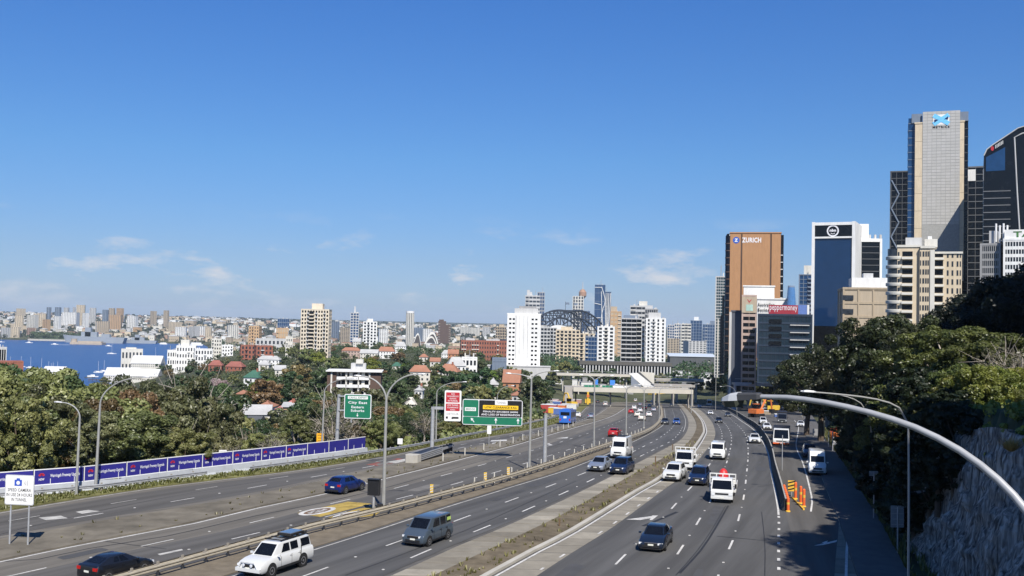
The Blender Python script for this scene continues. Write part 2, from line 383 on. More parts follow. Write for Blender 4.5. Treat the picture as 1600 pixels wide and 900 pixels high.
def make_water():
    m = bpy.data.materials.new('harbour_water'); m.use_nodes = True; nt = m.node_tree; b = nt.nodes['Principled BSDF']
    b.inputs['Base Color'].default_value = (0.010, 0.058, 0.19, 1); b.inputs['Roughness'].default_value = 0.28; b.inputs['IOR'].default_value = 1.33; b.inputs['Specular IOR Level'].default_value = 0.35
    tc = _n(nt, 'ShaderNodeTexCoord'); mp = _n(nt, 'ShaderNodeMapping'); mp.inputs['Scale'].default_value = (0.02, 0.05, 0.05); nt.links.new(tc.outputs['Object'], mp.inputs[0])
    no = _n(nt, 'ShaderNodeTexNoise'); no.inputs['Scale'].default_value = 6; no.inputs['Detail'].default_value = 8; nt.links.new(mp.outputs[0], no.inputs['Vector'])
    bp = _n(nt, 'ShaderNodeBump'); bp.inputs['Strength'].default_value = 0.5; bp.inputs['Distance'].default_value = 3.0; nt.links.new(no.outputs['Fac'], bp.inputs['Height']); nt.links.new(bp.outputs[0], b.inputs['Normal'])
    mp2 = _n(nt, 'ShaderNodeMapping'); mp2.inputs['Scale'].default_value = (0.0012, 0.006, 0.01); nt.links.new(tc.outputs['Object'], mp2.inputs[0])
    n2 = _n(nt, 'ShaderNodeTexNoise'); n2.inputs['Scale'].default_value = 3; n2.inputs['Detail'].default_value = 5; nt.links.new(mp2.outputs[0], n2.inputs['Vector'])
    mx = _n(nt, 'ShaderNodeMixRGB'); mx.inputs['Color1'].default_value = (0.008, 0.048, 0.17, 1); mx.inputs['Color2'].default_value = (0.014, 0.072, 0.225, 1)
    nt.links.new(n2.outputs['Fac'], mx.inputs['Fac']); nt.links.new(mx.outputs[0], b.inputs['Base Color'])
    o = MB().quad((-5000, 700, 0), (1500, 700, 0), (1500, 4200, 0), (-5000, 4200, 0)).build('water', m); o['kind'] = 'structure'
make_water()
# ================================================================ roads
A_OLD = pm('worn_asphalt', (0.142, 0.131, 0.113), 0.9, var=0.24, scale=1.1, bump=0.15, bscale=30, coord='UV', stretch=(1, 0.06, 1), spec=0.2, var2=0.16, scale2=0.35)
A_MID = pm('grey_asphalt', (0.098, 0.094, 0.088), 0.9, var=0.22, scale=0.9, bump=0.15, bscale=30, coord='UV', stretch=(1, 0.05, 1), spec=0.2, var2=0.12, scale2=0.4)
A_NEW = pm('dark_asphalt', (0.086, 0.085, 0.083), 0.85, var=0.20, scale=0.8, bump=0.12, bscale=30, coord='UV', stretch=(1, 0.05, 1), spec=0.22, var2=0.10, scale2=0.4)
CONC = pm('weathered_concrete', (0.235, 0.215, 0.175), 0.9, var=0.14, scale=0.8, bump=0.1, coord='Object', spec=0.15, var2=0.16, scale2=0.12)
CONC2 = pm('pale_concrete', (0.42, 0.40, 0.35), 0.85, var=0.12, scale=0.6, spec=0.2)
DIRT = pm('dry_dirt', (0.135, 0.112, 0.078), 0.95, var=0.35, scale=0.9, bump=0.5, bscale=3, spec=0.1, var2=0.2, scale2=0.15)
PAINT = pm('road_paint', (0.54, 0.53, 0.50), 0.7, var=0.28, scale=5.0, spec=0.2, var2=0.15, scale2=0.6)
PAINTOLD = pm('worn_road_paint', (0.40, 0.39, 0.36), 0.8, var=0.3, scale=1.5, spec=0.2)
YEL = pm('yellow_road_paint', (0.36, 0.26, 0.07), 0.85, var=0.35, scale=1.2, spec=0.2)
def road(name, A, B, mat, dz=0.0, nx=4):
    o = sheet(name, A, B, mat, dz, nx); o['kind'] = 'structure'; return o
freeway = road('road_base', offset(L_FENCE, -0.6), offset(L_WALL, 0.4), A_MID, -0.02, 6)
road_l = road('road_tunnel_approach', L_FENCE, L_MED1, A_OLD, 0.004)
road_2 = road('road_outbound', L_MED2, offset(L_RAIL, 0.2), A_OLD, 0.004)
road_3 = road('road_inbound_express', offset(L_RAIL, 0.6), L_R3R, A_NEW, 0.004)
road_4 = road('road_inbound', L_R4L, L_BAR, A_NEW, 0.004)
road_5 = road('road_ramp', L_BAR, L_WALL, A_MID, 0.004)
# darker relaid lanes on the outbound carriageway
for a, b, nm in ((offset(L_MED2, 4.2), offset(L_RAIL, -0.3), 'lane_resurfacing'),):
    p = sheet(nm, cut(a, 25, 600), cut(b, 25, 600), A_MID, 0.009, 2, road_2)
p = sheet('lane_resurfacing', cut(offset(L_EDGE1, 1.0), 30, 600), cut(offset(L_MED1, -1.2), 30, 600), A_MID, 0.009, 2, road_l)
# footpath on the far side of the ramp
fp = sheet('footpath', offset(L_WALL, -2.3), offset(L_WALL, 0.9), pm('footpath_asphalt', (0.10, 0.098, 0.095), 0.9, var=0.15, scale=1.0), 0.13, 2, skirt=0.2); fp['kind'] = 'structure'
# medians and verges
def median(name, A, B, mat, h=0.12):
    o = sheet(name, A, B, mat, h, 3, skirt=h+0.1); o['kind'] = 'structure'; return o
verge = median('verge', offset(L_FENCE, -0.5), offset(L_EDGE1, -0.45), pm('dry_grass_soil', (0.15, 0.145, 0.06), 0.95, var=0.4, scale=0.5, bump=0.4, spec=0.1, var2=0.3, scale2=0.1), 0.10)
med_dirt = median('median_dirt', L_MED1, L_MED2, pm('median_gravel', (0.165, 0.148, 0.118), 0.95, var=0.3, scale=0.5, bump=0.4, bscale=4, spec=0.1, var2=0.22, scale2=0.12), 0.10)
rail_bed = median('rail_bed', offset(L_RAIL, -0.5), offset(L_R3L, -0.45), pm('rail_bed_gravel', (0.165, 0.14, 0.105), 0.95, var=0.22, scale=0.8, bump=0.3, bscale=4, spec=0.1), 0.06)
plant_bed = median('planted_strip', L_CONC, offset(L_R4L, -0.5), DIRT, 0.16)
kerb = median('kerb', offset(L_R4L, -0.5), offset(L_R4L, -0.12), CONC2, 0.15)
shoulder_edge = at_Y(L_SHLD, 60)
# concrete slabs: one object a slab as far as they can be told apart
def slabs(parent_name, A, B, mat, dz, step, y1, jitter=0.006):
    base = sheet(parent_name, A, B, pm('slab_bed', (0.07, 0.065, 0.055), 0.95, var=0.2), dz-0.03, 2); base['kind'] = 'structure'
    yy = 22.0; k = 0
    while yy < y1:
        y2 = yy + step*(1+0.0*random.random()); g = 0.05 + 0.05*random.random()**3
        a0, b0, a1, b1 = at_Y(A, yy+g), at_Y(B, yy+g), at_Y(A, y2-g), at_Y(B, y2-g); j = random.uniform(-jitter, jitter); mb = MB(); vs = []
        for p in (a0, b0, b1, a1): vs.append((p.x, p.y, zr(p.y)+dz+j))
        for p in (a0, b0, b1, a1): vs.append((p.x, p.y, zr(p.y)+dz-0.06))
        mb.add(vs, [(0,1,2,3),(0,4,5,1),(1,5,6,2),(2,6,7,3),(3,7,4,0)])
        mb.build('slab', mat[random.choice((0, 0, 1, 2)) % len(mat)], base); yy = y2; k += 1
    sheet('slab_run', cut(A, y1, 640), cut(B, y1, 640), mat[0], dz, 2, base)
    return base
CS = [CONC, pm('weathered_concrete_pale', (0.30, 0.275, 0.225), 0.9, var=0.2, scale=0.8, spec=0.15, var2=0.14, scale2=0.15), pm('weathered_concrete_dull', (0.19, 0.172, 0.138), 0.9, var=0.2, scale=0.7, spec=0.15, var2=0.16, scale2=0.15)]
slabs('concrete_median', offset(L_R3R, 0.5), L_CONC, CS, 0.05, 1.7, 190)
slabs('concrete_shoulder', offset(L_R4L, 0.3), L_SHLD, CS, 0.012, 2.4, 190)
slabs('concrete_gutter', offset(L_RAMP2, -0.7), offset(L_WALL, -2.35), CS, 0.02, 4.0, 240)
# ================================================================ painted lines
LZ = 0.016
def solid(parent, line, w, y0, y1, mat=PAINT, off=0.0, name='edge_line', dz=LZ):
    l = cut(offset(line, off), y0, y1); return sheet(name, offset(l, -w/2), offset(l, w/2), mat, dz, 1, parent)
def dashes(parent, line, w, y0, y1, on=3.2, gap=7.6, mat=PAINT, phase=0.0, eyes=True, name='lane_dash', off=0.0):
    l = cut(offset(line, off), y0, y1); s = arclen(l); S = phase
    while S < s[-1]-on:
        a, t = at_len(l, s, S); b, t2 = at_len(l, s, S+on); n = Vector((t.y, -t.x, 0)).normalized()*w/2; mb = MB()
        up = Vector((0, 0, LZ)); mb.quad(a-n+up, a+n+up, b+n+up, b-n+up)
        mb.build(name, mat, parent)
        if eyes and a.y < 140:
            c, t = at_len(l, s, S+on+gap*0.45); n = Vector((t.y, -t.x, 0)).normalized(); tt = t*0.07; n *= 0.07
            MB().obox(c+Vector((0, 0, 0.02)), n, tt, (0, 0, 0.018)).build('road_stud', PAINT, parent)
        S += on+gap
solid(road_l, L_EDGE1, 0.14, 40, 420, PAINTOLD); solid(road_l, L_MED1, 0.16, 40, 150, PAINT, -0.25); solid(road_l, L_MED1, 0.14, 150, 420, PAINTOLD, -0.25)
def mid(A, B, f, y0=26, y1=560):
    out = []
    y = y0
    while y < y1: out.append(at_Y(A, y).lerp(at_Y(B, y), f)); y += 4
    for p in out: p.z = zr(p.y)
    return out
L_LR1 = mid(L_EDGE1, L_MED1, 0.36); L_LR2 = mid(L_EDGE1, L_MED1, 0.68)
dashes(road_l, L_LR1, 0.13, 60, 330, 2.6, 6.5, PAINTOLD, 1.0, False); dashes(road_l, L_LR2, 0.13, 60, 330, 2.6, 6.5, PAINT, 3.0)
solid(road_2, L_MED2, 0.18, 30, 420, PAINT, 0.35)
L_2A = mid(L_MED2, L_RAIL, 0.36); L_2B = mid(L_MED2, L_RAIL, 0.67)
dashes(road_2, L_2A, 0.13, 50, 420, 2.8, 7.2, PAINT, 2.0); dashes(road_2, L_2B, 0.13, 50, 420, 2.8, 7.2, PAINT, 5.0)
solid(road_3, L_R3L, 0.15, 26, 440, PAINTOLD, 0.0); solid(road_3, L_R3R, 0.13, 200, 440, PAINTOLD, -0.2)
dashes(road_3, L_R3R, 0.15, 40, 230, 3.0, 6.5, PAINT, 1.5, off=-0.75)
L_3A = mid(L_R3L, L_R3R, 0.47); dashes(road_3, L_3A, 0.14, 40, 420, 3.0, 7.0, PAINT, 4.0)
solid(road_4, L_R4L, 0.17, 24, 440, PAINT, 0.2, dz=0.022)
dashes(road_4, L_SHLD, 0.15, 40, 140, 1.1, 3.2, PAINT, 0.5, False, off=-0.3); 
dashes(road_4, L_C, 0.15, 44, 420, 3.2, 7.8, PAINT, 2.2); dashes(road_4, L_B, 0.15, 44, 420, 3.2, 7.8, PAINT, 5.5); dashes(road_4, L_A, 0.15, 44, 420, 3.2, 7.8, PAINT, 7.5)
solid(road_4, L_E, 0.17, 86, 440, PAINT, 0.0); dashes(road_4, L_E, 0.20, 40, 86, 0.8, 1.9, PAINT, 0.3, False)
solid(road_5, L_RAMP1, 0.15, 88, 300, PAINT); solid(road_5, L_RAMP2, 0.17, 22, 300, PAINT, 0.0, dz=0.045)
# painted marks: merge arrows, yellow speed patches, faded patches
def flat(parent, pix, mat, name, dz=LZ):
    mb = MB(); pts = [G(x, y) for x, y in pix]
    if (pts[1]-pts[0]).cross(pts[2]-pts[0]).z < 0: pts = pts[::-1]
    mb.add([(p.x, p.y, zr(p.y)+dz) for p in pts], [tuple(range(len(pts)))]); return mb.build(name, mat, parent)
def flat_ring(parent, c, rx, ry, ax, mat, name, dz, r0=0.0):
    t = ax; n = Vector((t.y, -t.x, 0)); mb = MB(); k = 28
    outer = [c + t*(ry*math.cos(2*math.pi*i/k)) + n*(rx*math.sin(2*math.pi*i/k)) for i in range(k)]
    if r0 == 0: mb.add([(p.x, p.y, zr(p.y)+dz) for p in outer][::-1], [tuple(range(k))])
    else:
        inner = [c + (p-c)*r0 for p in outer]
        mb.add([(p.x, p.y, zr(p.y)+dz) for p in outer+inner], [(i, i+k, (i+1) % k+k, (i+1) % k) for i in range(k)])
    return mb.build(name, mat, parent)
flat(road_4, [(978,812),(1026,806),(1024,809),(1000,813)], PAINT, 'merge_arrow', 0.026); flat(road_4, [(1019,806),(1028,806),(1019,813),(1015,813)], PAINT, 'merge_arrow', 0.028)
flat(road_4, [(1046,744),(1062,741),(1062,743),(1052,745)], PAINT, 'merge_arrow', 0.026)
flat(road_5, [(1271,853),(1308,844),(1307,847),(1286,852)], PAINT, 'merge_arrow'); flat(road_5, [(1284,848),(1294,845),(1290,850)], PAINT, 'merge_arrow', 0.02)
def speed_patch(parent, quadpx, cpx, num, k):
    flat(parent, quadpx, YEL, 'yellow_patch', 0.014)
    c = G(*cpx); _, t = at_len(L_2A, arclen(L_2A), 0); l = min(range(len(L_2A)-1), key=lambda i: (L_2A[i]-c).length); t = (L_2A[l+1]-L_2A[l]).normalized()
    flat_ring(parent, c, 0.95, 2.1, t, PAINT, 'speed_roundel', 0.019); flat_ring(parent, c, 0.62, 1.6, t, pm('roundel_brown', (0.16, 0.10, 0.06), 0.85), 'speed_ring', 0.023, 0.72)
    n = Vector((t.y, -t.x, 0))
    put_text(num, (c.x, c.y, zr(c.y)+0.022), n, t, pm('road_lettering', (0.12, 0.09, 0.07), 0.85), parent, height=2.0, width=0.75, off=0.004)
speed_patch(road_2, [(464,802),(543,784),(581,787),(500,808)], (496,799), '80', 0)
speed_patch(road_2, [(512,809),(560,795),(590,791),(612,789),(585,806),(540,811)], (548,805), '80', 1)
flat(road_l, [(60,809),(95,806),(106,810),(72,813)], PAINTOLD, 'faded_roundel'); flat(road_l, [(118,800),(138,797),(156,799),(128,803)], PAINTOLD, 'faded_roundel')
flat(road_2, [(246,866),(284,858),(286,860),(250,868)], PAINTOLD, 'faded_bar'); 
RED = pm('faded_red_paint', (0.22, 0.085, 0.07), 0.85, var=0.35, scale=1.0, spec=0.1)
flat(road_l, [(572,726),(622,716),(640,719),(590,728)], RED, 'faded_red_patch', 0.012); flat(road_l, [(604,722),(650,714),(656,716),(618,724)], PAINTOLD, 'faded_word')
flat(road_2, [(854,694),(885,684),(888,684),(862,696)], PAINT, 'lane_arrow'); flat(road_2, [(868,685),(888,683),(886,685)], PAINT, 'lane_arrow', 0.02)
flat(road_l, [(768,688),(792,687),(792,689),(766,690)], PAINT, 'painted_bar'); flat(road_l, [(770,692),(794,691),(794,693),(768,694)], PAINT, 'painted_bar')
STAIN = pm('lane_stain', (0.058, 0.057, 0.056), 0.8, var=0.25, scale=0.6); PATCH = pm('asphalt_patch', (0.066, 0.066, 0.067), 0.85, var=0.15, scale=0.8); PATCHP = pm('asphalt_patch_pale', (0.150, 0.142, 0.128), 0.9, var=0.2, scale=0.8)
def patch(parent, line, y, off, w, ln, mat, dz):
    a, b = at_Y(line, y), at_Y(line, y+ln); t = (b-a).normalized(); n = Vector((t.y, -t.x, 0)).normalized(); mb = MB(); k = 10; V = []
    for i in range(k): e = 2*math.pi*i/k; sx = abs(math.cos(e))**.35*(1 if math.cos(e) > 0 else -1); sy = abs(math.sin(e))**.35*(1 if math.sin(e) > 0 else -1); p = (a+b)/2+n*(off+w/2*sx*random.uniform(.9, 1))+t*(ln/2*sy*random.uniform(.94, 1)); V.append((p.x, p.y, zr(p.y)+dz))
    mb.add(V, [tuple(range(k))[::-1] if False else tuple(range(k))]).build('road_patch', mat, parent)
rp_ = random.Random(3)
for parent, line, offs in ((road_4, L_A, (-1.7, 1.7)), (road_4, L_B, (-1.7,)), (road_4, L_C, (-1.7,)), (road_3, L_3A, (-1.8, 1.7)), (road_2, L_2A, (-2.0, 1.8)), (road_2, L_2B, (1.8,)), (road_l, L_LR1, (-1.6, 1.6))):
    for i in range(5): patch(parent, line, rp_.uniform(52, 170), rp_.choice(offs)+rp_.uniform(-.7, .7), rp_.uniform(.25, 1.5), rp_.uniform(2, 14), rp_.choice([PATCH, PATCH, STAIN, PATCHP]) if parent in (road_2, road_l) else rp_.choice([PATCH, PATCH, STAIN]), 0.0105+0.0001*i)
# tar seams across and along the asphalt
TAR = pm('tar_seam', (0.022, 0.022, 0.023), 0.7, var=0.2)
def seam(parent, pix, w=0.10, dz=0.0125):
    l = smooth_line([Vector((p.x, p.y, 0)) for p in [G(x, y) for x, y in pix]], 3); 
    l = [Vector((p.x, p.y, zr(p.y))) for p in l]; mb = MB()
    for i, p in enumerate(l):
        t = (l[min(i+1, len(l)-1)]-l[max(i-1, 0)]).normalized(); n = Vector((t.y, -t.x, 0)).normalized()*w/2
        mb.v.append((p.x-n.x, p.y-n.y, zr(p.y-n.y)+dz)); mb.v.append((p.x+n.x, p.y+n.y, zr(p.y+n.y)+dz))
    mb.f = [(2*i, 2*i+1, 2*i+3, 2*i+2) for i in range(len(l)-1)]; mb.build('tar_seam', TAR, parent)
seam(road_4, [(1062,896),(1095,860),(1118,825),(1138,790)], 0.16); seam(road_4, [(1120,838),(1165,842),(1216,847)], 0.12); seam(road_4, [(1185,760),(1202,759)], 0.14)
seam(road_4, [(1056,899),(1090,860),(1114,825),(1134,790)], 0.07); seam(road_5, [(1222,760),(1262,766),(1318,774)], 0.12); seam(road_5, [(1218,846),(1240,850),(1262,853)], 0.12)
seam(road_2, [(0,878),(60,874),(140,857),(260,838),(400,806),(520,782),(640,752),(800,708)], 0.12); seam(road_2, [(165,846),(210,852),(260,858)], 0.10); seam(road_2, [(600,787),(700,757),(800,722)], 0.10)
seam(road_3, [(540,899),(640,862),(760,815),(900,752)], 0.08); seam(road_4, [(1195,900),(1195,850),(1190,800)], 0.06)
seam(road_4, [(1005,822),(1030,812),(1058,800)], 0.3); seam(road_2, [(180,836),(250,824),(330,806)], 0.08); seam(road_l, [(0,835),(120,806),(300,770),(500,738)], 0.08)
# ================================================================ road furniture
RAILM = pm('dusty_guard_rail', (0.40, 0.36, 0.28), 0.6, metal=0.2, var=0.15, scale=2)
POSTM = pm('guard_rail_post', (0.30, 0.27, 0.22), 0.7, var=0.2)
def w_profile():   # (across, up)
    return [(0.0, 0.0), (0.06, 0.04), (0.06, 0.10), (0.0, 0.135), (0.0, 0.175), (0.06, 0.21), (0.06, 0.27), (0.0, 0.31)]
def sweep(mb, line, prof, side, base):
    n = len(prof); b = len(mb.v)
    for i, p in enumerate(line):
        t = (line[min(i+1, len(line)-1)]-line[max(i-1, 0)]).normalized(); nn = Vector((t.y, -t.x, 0)).normalized()*side
        for (o, h) in prof: mb.v.append(tuple(p + nn*o + Vector((0, 0, base+h))))
    for i in range(len(line)-1):
        for k in range(n-1): mb.f.append((b+i*n+k, b+i*n+k+1, b+(i+1)*n+k+1, b+(i+1)*n+k))
def guard_rail(name, label, line, y0, y1, double=True, step=2.0, h=0.45, mat=RAILM, post_h=0.92, spread=0.24, maxpost=170):
    l = cut(line, y0, y1); root = thing(name, label, 'guard rail', l[0]); w = []
    for side in ((-1, 1) if double else (1,)):
        mb = MB(); ll = offset(l, side*spread); sweep(mb, ll, w_profile(), side, h); 
        mb.build('rail_beam', mat, root, world=True)
    mb = MB(); mb.box(-0.05, 0.05, -0.07, 0.07, -0.3, post_h); me = mb.mesh('post', POSTM)
    bb = MB(); bb.box(-spread, spread, -0.06, 0.06, h+0.05, h+0.27); bme = bb.mesh('spacer', POSTM)
    s = arclen(l); S = 0.6; k = 0
    while S < s[-1] and k < maxpost:
        p, t = at_len(l, s, S); a = math.atan2(t.y, t.x)-math.pi/2
        for m in ((me, 'post'), (bme, 'spacer')) if double else ((me, 'post'),):
            o = bpy.data.objects.new(m[1], m[0]); link(o); o.parent = root; o.location = p-l[0]; o.rotation_euler = (0, 0, a)
        S += step if p.y < 200 else step*2; k += 1
    return root
guard_rail('guard_rail', 'long double steel guard rail between outbound and inbound lanes', L_RAIL, 34, 460)
guard_rail('verge_guard_rail', 'low steel guard rail on the grass verge beside the far left lanes', offset(L_FENCE, 1.2), 104, 330, False, 2.5, 0.40, STEEL(), 0.8, 0.1, 60)
guard_rail('kerb_guard_rail', 'grey steel guard rail on the grass by the left road below the tall trees', offset(L_FENCE, 0.8), 60, 100, False, 2.5, 0.40, STEEL(), 0.8, 0.1, 30)
# yellow-banded delineators standing on the rail
YB = pm('delineator_yellow', (0.62, 0.40, 0.05), 0.6, var=0.15); OR = pm('safety_orange', (0.72, 0.13, 0.03), 0.6, var=0.1); OR2 = pm('safety_yellow', (0.70, 0.42, 0.05), 0.6, var=0.1)
def delineator(x, y, lab, hh=0.75):
    p = G(x, y); r = thing('delineator', lab, 'delineator', (p.x, p.y, zr(p.y)), group='striped delineators along the guard rail')
    MB().box(-0.05, 0.05, -0.03, 0.03, 0, 0.7).build('post', POSTM, r)
    MB().box(-0.14, 0.14, -0.035, 0.0, 0.7, 0.7+hh).build('board', YB, r)
    mb = MB()
    for i in range(3): mb.add([(-0.14, -0.04, 0.75+i*.22), (0.14, -0.04, 0.85+i*.22), (0.14, -0.04, 0.93+i*.22), (-0.14, -0.04, 0.83+i*.22)], [(0, 1, 2, 3)])
    mb.build('stripe', PAINT, r)
for i, (x, y) in enumerate([(674,783),(758,762),(794,753)]):
    delineator(x, y, ['yellow striped marker on the guard rail, nearest to the black box sign', 'yellow striped marker on the guard rail, middle one of three', 'yellow striped marker on the guard rail where the white posts begin'][i])
l = cut(offset(L_RAIL, -0.9), at_Y(L_RAIL, 97).y, 190); s = arclen(l); S = 0; k = 0
pme = MB().lathe([(0.09, 0), (0.07, 0.1), (0.065, 0.95), (0.04, 1.02)], seg=8).mesh('flexible_post', pm('dusty_white_plastic', (0.55, 0.53, 0.47), 0.6, var=0.15))
while S < s[-1]:
    p, t = at_len(l, s, S); o = bpy.data.objects.new('flexible_post', pme); link(o); o.location = p
    tag(o, 'short pale flexible post in the row beside the long guard rail', 'bollard', 'pale posts along the guard rail'); S += 4.4+0.05*S/4; k += 1
l = cut(offset(L_MED2, -0.6), 118, 215); s = arclen(l); S = 0
while S < s[-1]:
    p, t = at_len(l, s, S); o = bpy.data.objects.new('flexible_post', pme); link(o); o.location = p
    tag(o, 'short pale flexible post on the narrow median beyond the road signs', 'bollard', 'pale posts on the narrow median'); S += 7.5
# ---- concrete barrier and banners on the left
BARM = pm('barrier_concrete', (0.40, 0.42, 0.44), 0.85, var=0.15, scale=0.7, spec=0.2)
BLUE = pm('banner_blue', (0.025, 0.022, 0.21), 0.6, var=0.08, scale=0.5); BRED = pm('banner_red', (0.5, 0.03, 0.06), 0.6); LETW = pm('lettering_white', (0.72, 0.72, 0.74), 0.6, var=0.03)
jer = [(-0.30, 0.0), (-0.30, 0.08), (-0.14, 0.30), (-0.08, 0.85), (0.08, 0.85), (0.14, 0.30), (0.30, 0.08), (0.30, 0.0)]
def jersey(p, t, length, parent=None, name='concrete_barrier', mat=None):
    n = Vector((t.y, -t.x, 0)).normalized(); vs = []
    for e in (0.0, length):
        for (o, h) in jer: vs.append(Vector((n.x*o+t.x*e, n.y*o+t.y*e, h+t.z*e)))
    k = len(jer); f = [tuple(range(k)), tuple(range(2*k-1, k-1, -1))] + [(i, i+k, (i+1) % k+k, (i+1) % k) for i in range(k)]
    o = MB().add(vs, f).build(name, mat or BARM, parent); o.location = p; return o
LB = cut(offset(L_FENCE, -0.3), 45, 128); sLB = arclen(LB); S = 0; k = 0
while S < sLB[-1]-4:
    p, t = at_len(LB, sLB, S); o = jersey(p, t, 3.95)
    tag(o, 'grey concrete barrier unit in the row under the blue banners', 'barrier', 'concrete barrier units under the banners'); S += 4.0
edges = [(-30,764),(59,756),(135,750),(202,746),(262,740),(317,735),(365,731),(409,726),(447,721),(482,717),(514,712),(544,708),(572,705)]
ordn = ['first', 'second', 'third', 'fourth', 'fifth', 'sixth', 'seventh', 'eighth', 'ninth', 'tenth', 'eleventh', 'twelfth']
for i in range(len(edges)-1):
    ys = []
    for e in (edges[i], edges[i+1]):
        best = min(np.linspace(60, 140, 400), key=lambda yy: abs(800+ (at_Y(LB, yy).x/ yy)*FPX*1.0 - e[0] - 0.0227*(e[1]-450)))
        ys.append(best)
    a, b = at_Y(LB, ys[0]), at_Y(LB, ys[1]); a.z = zr(a.y)+0.86; b.z = zr(b.y)+0.86; d = b-a; Ln = d.length; t = d.normalized(); n = Vector((t.y, -t.x, 0)).normalized()
    r = thing('banner', f'blue roadside banner with white lettering and red emblem, {ordn[i]} from the left end', 'banner', a, math.atan2(t.y, t.x), 'blue banners on the concrete barrier')
    sl = t.z; H = 1.32
    def bx(x0, x1, z0, z1, y0, y1): 
        m = MB(); m.add([(x, y, z+sl*x) for z in (z0, z1) for y in (y0, y1) for x in (x0, x1)], [(0,2,3,1),(4,5,7,6),(0,1,5,4),(1,3,7,5),(3,2,6,7),(2,0,4,6)]); return m
    bx(0.06, Ln-0.06, 0.06, H-0.05, -0.02, 0.02).build('panel', BLUE, r)
    for (x0, x1) in ((-0.02, 0.05), (Ln*0.32, Ln*0.32+0.04), (Ln*0.80, Ln*0.80+0.04)): bx(x0, x1, -0.1, (H+0.05) if x0 < 0 else 0.5, -0.05, -0.021).build('post', WHITE(), r)
    bx(0.05, Ln-0.06, H-0.045, H+0.03, -0.03, 0.03).build('top_rail', WHITE(), r); bx(0.05, Ln-0.06, -0.02, 0.055, -0.03, 0.03).build('bottom_rail', WHITE(), r)
    up = (0, 0, 1); rt = (1, 0, sl)
    if i < 9:
        put_text('Warringah Freeway Upgrade', (Ln*0.62, -0.025, 0.70+sl*Ln*.62), rt, up, LETW, r, width=Ln*0.60, height=0.36, off=0.012, bold=0.02)
        fl = MB()
        for q in range(5):
            an = math.pi*(0.1+0.2*q); cx, cz = Ln*0.15+0.16*math.cos(an), 0.80+0.13*math.sin(an)
            fl.add([(cx+0.11*math.cos(u), -0.032, cz+0.09*math.sin(u)+sl*cx) for u in np.linspace(0, 2*math.pi, 9)[:-1]], [tuple(range(8))])
        fl.build('emblem', BRED, r); put_text('NSW', (Ln*0.15, -0.025, 0.48+sl*Ln*.15), rt, up, LETW, r, width=0.46, height=0.2, off=0.012, bold=0.03)
# ---- street lamps
LAMPM = pm('lamp_post_grey', (0.36, 0.36, 0.34), 0.5, metal=0.3, var=0.15, scale=1.0); HEADM = pm('lamp_head', (0.45, 0.46, 0.47), 0.45, metal=0.2); LENS = pm('lamp_lens', (0.25, 0.25, 0.24), 0.2)
def lamp_head(parent, p, d):
    d = Vector(d).normalized(); n = Vector((d.y, -d.x, 0)).normalized(); u = Vector((0, 0, 1))
    mb = MB(); secs = [(0.0, .05, .05), (.12, .12, .08), (.45, .15, .10), (.62, .12, .07), (.7, .05, .03)]; pts = []
    for (q, w, h) in secs:
        c = Vector(p)+d*q
        pts += [c-n*w, c-n*w*.6+u*h, c+n*w*.6+u*h, c+n*w, c+n*w*.5-u*.04, c-n*w*.5-u*.04]
    f = [(0, 1, 2, 3, 4, 5)[::-1], tuple(24+i for i in range(6))]
    for i in range(4):
        for k in range(6): f.append((i*6+k, i*6+(k+1) % 6, (i+1)*6+(k+1) % 6, (i+1)*6+k))
    mb.add(pts, f).build('lamp_head', HEADM, parent)
def street_lamp(label, base, fork, arms, rad=0.11, lean=0.0, group=None, dz=0.0):
    """base, fork: pixels; arms: pixels of the arm ends at the same depth"""
    b = G(*base, dz); Y = b.y; f = P(fork[0], fork[1], Y); r = thing('street_lamp', label, 'street lamp', b, group=group); fl = f-b
    fl.x *= 0.5
    MB().tube([(0, 0, -0.3), (0, 0, 0.5), (fl.x*.5, 0, fl.z*.5), (fl.x, 0, fl.z)], [rad*1.5, rad*1.25, rad, rad*.8], 8).build('pole', LAMPM, r, smooth=40)
    MB().lathe([(rad*2.2, -0.1), (rad*2.2, 0.05), (rad*1.7, 0.12)], seg=10).build('base_plate', CONC2, r)
    for (ax, ay) in arms:
        e = P(ax, ay, Y)-b; e.x -= fl.x*0.0; pts = []
        v = e-fl; h = v.x; z = v.z
        for i in range(11):
            t = i/10; a = t*math.pi/2; pts.append((fl.x+h*(1-math.cos(a))**0.95, 0, fl.z+z*math.sin(a)))
        MB().tube(pts, [rad*.62-0.02*i/10 for i in range(11)], 7).build('arm', LAMPM, r, smooth=40)
        lamp_head(r, pts[-1], (1 if h > 0 else -1, 0, 0.05))
    return r
street_lamp('tall twin-armed street lamp rising beside the black box sign', (599,797), (604,627), [(566,588),(652,585)], 0.13)
street_lamp('twin-armed street lamp standing between the green sign and the guard rail', (827,735), (831,594), [(800,584),(864,580)], 0.12)
street_lamp('twin-armed street lamp rising above the red car on the guard rail', (928,703), (928,597), [(912,586),(952,587)], 0.11)
street_lamp('slim twin-armed street lamp beyond the red car', (978,685), (979,611), [(966,601),(996,601)], 0.11)
street_lamp('slim twin-armed street lamp before the right half of the pale bridge', (1006,669), (1006,613), [(995,604),(1017,604)], 0.11)
street_lamp('slim lamp with one arm at the bend of the guard rail', (1030,655), (1031,612), [(1046,602)], 0.11)
street_lamp('thin street lamp on the strip right of the pale bridge', (1080,646), (1080,608), [(1090,600)], 0.10)
street_lamp('short lamp with arm to the left standing before the leftmost banners', (119,774), (126,652), [(97,629)], 0.11, dz=0.0)
street_lamp('tall lamp with arm to the right beside the brown tree at left', (149,769), (159,632), [(222,590)], 0.12)
street_lamp('lamp with long arm behind the yellow sign', (502,718), (509,612), [(548,592)], 0.10)
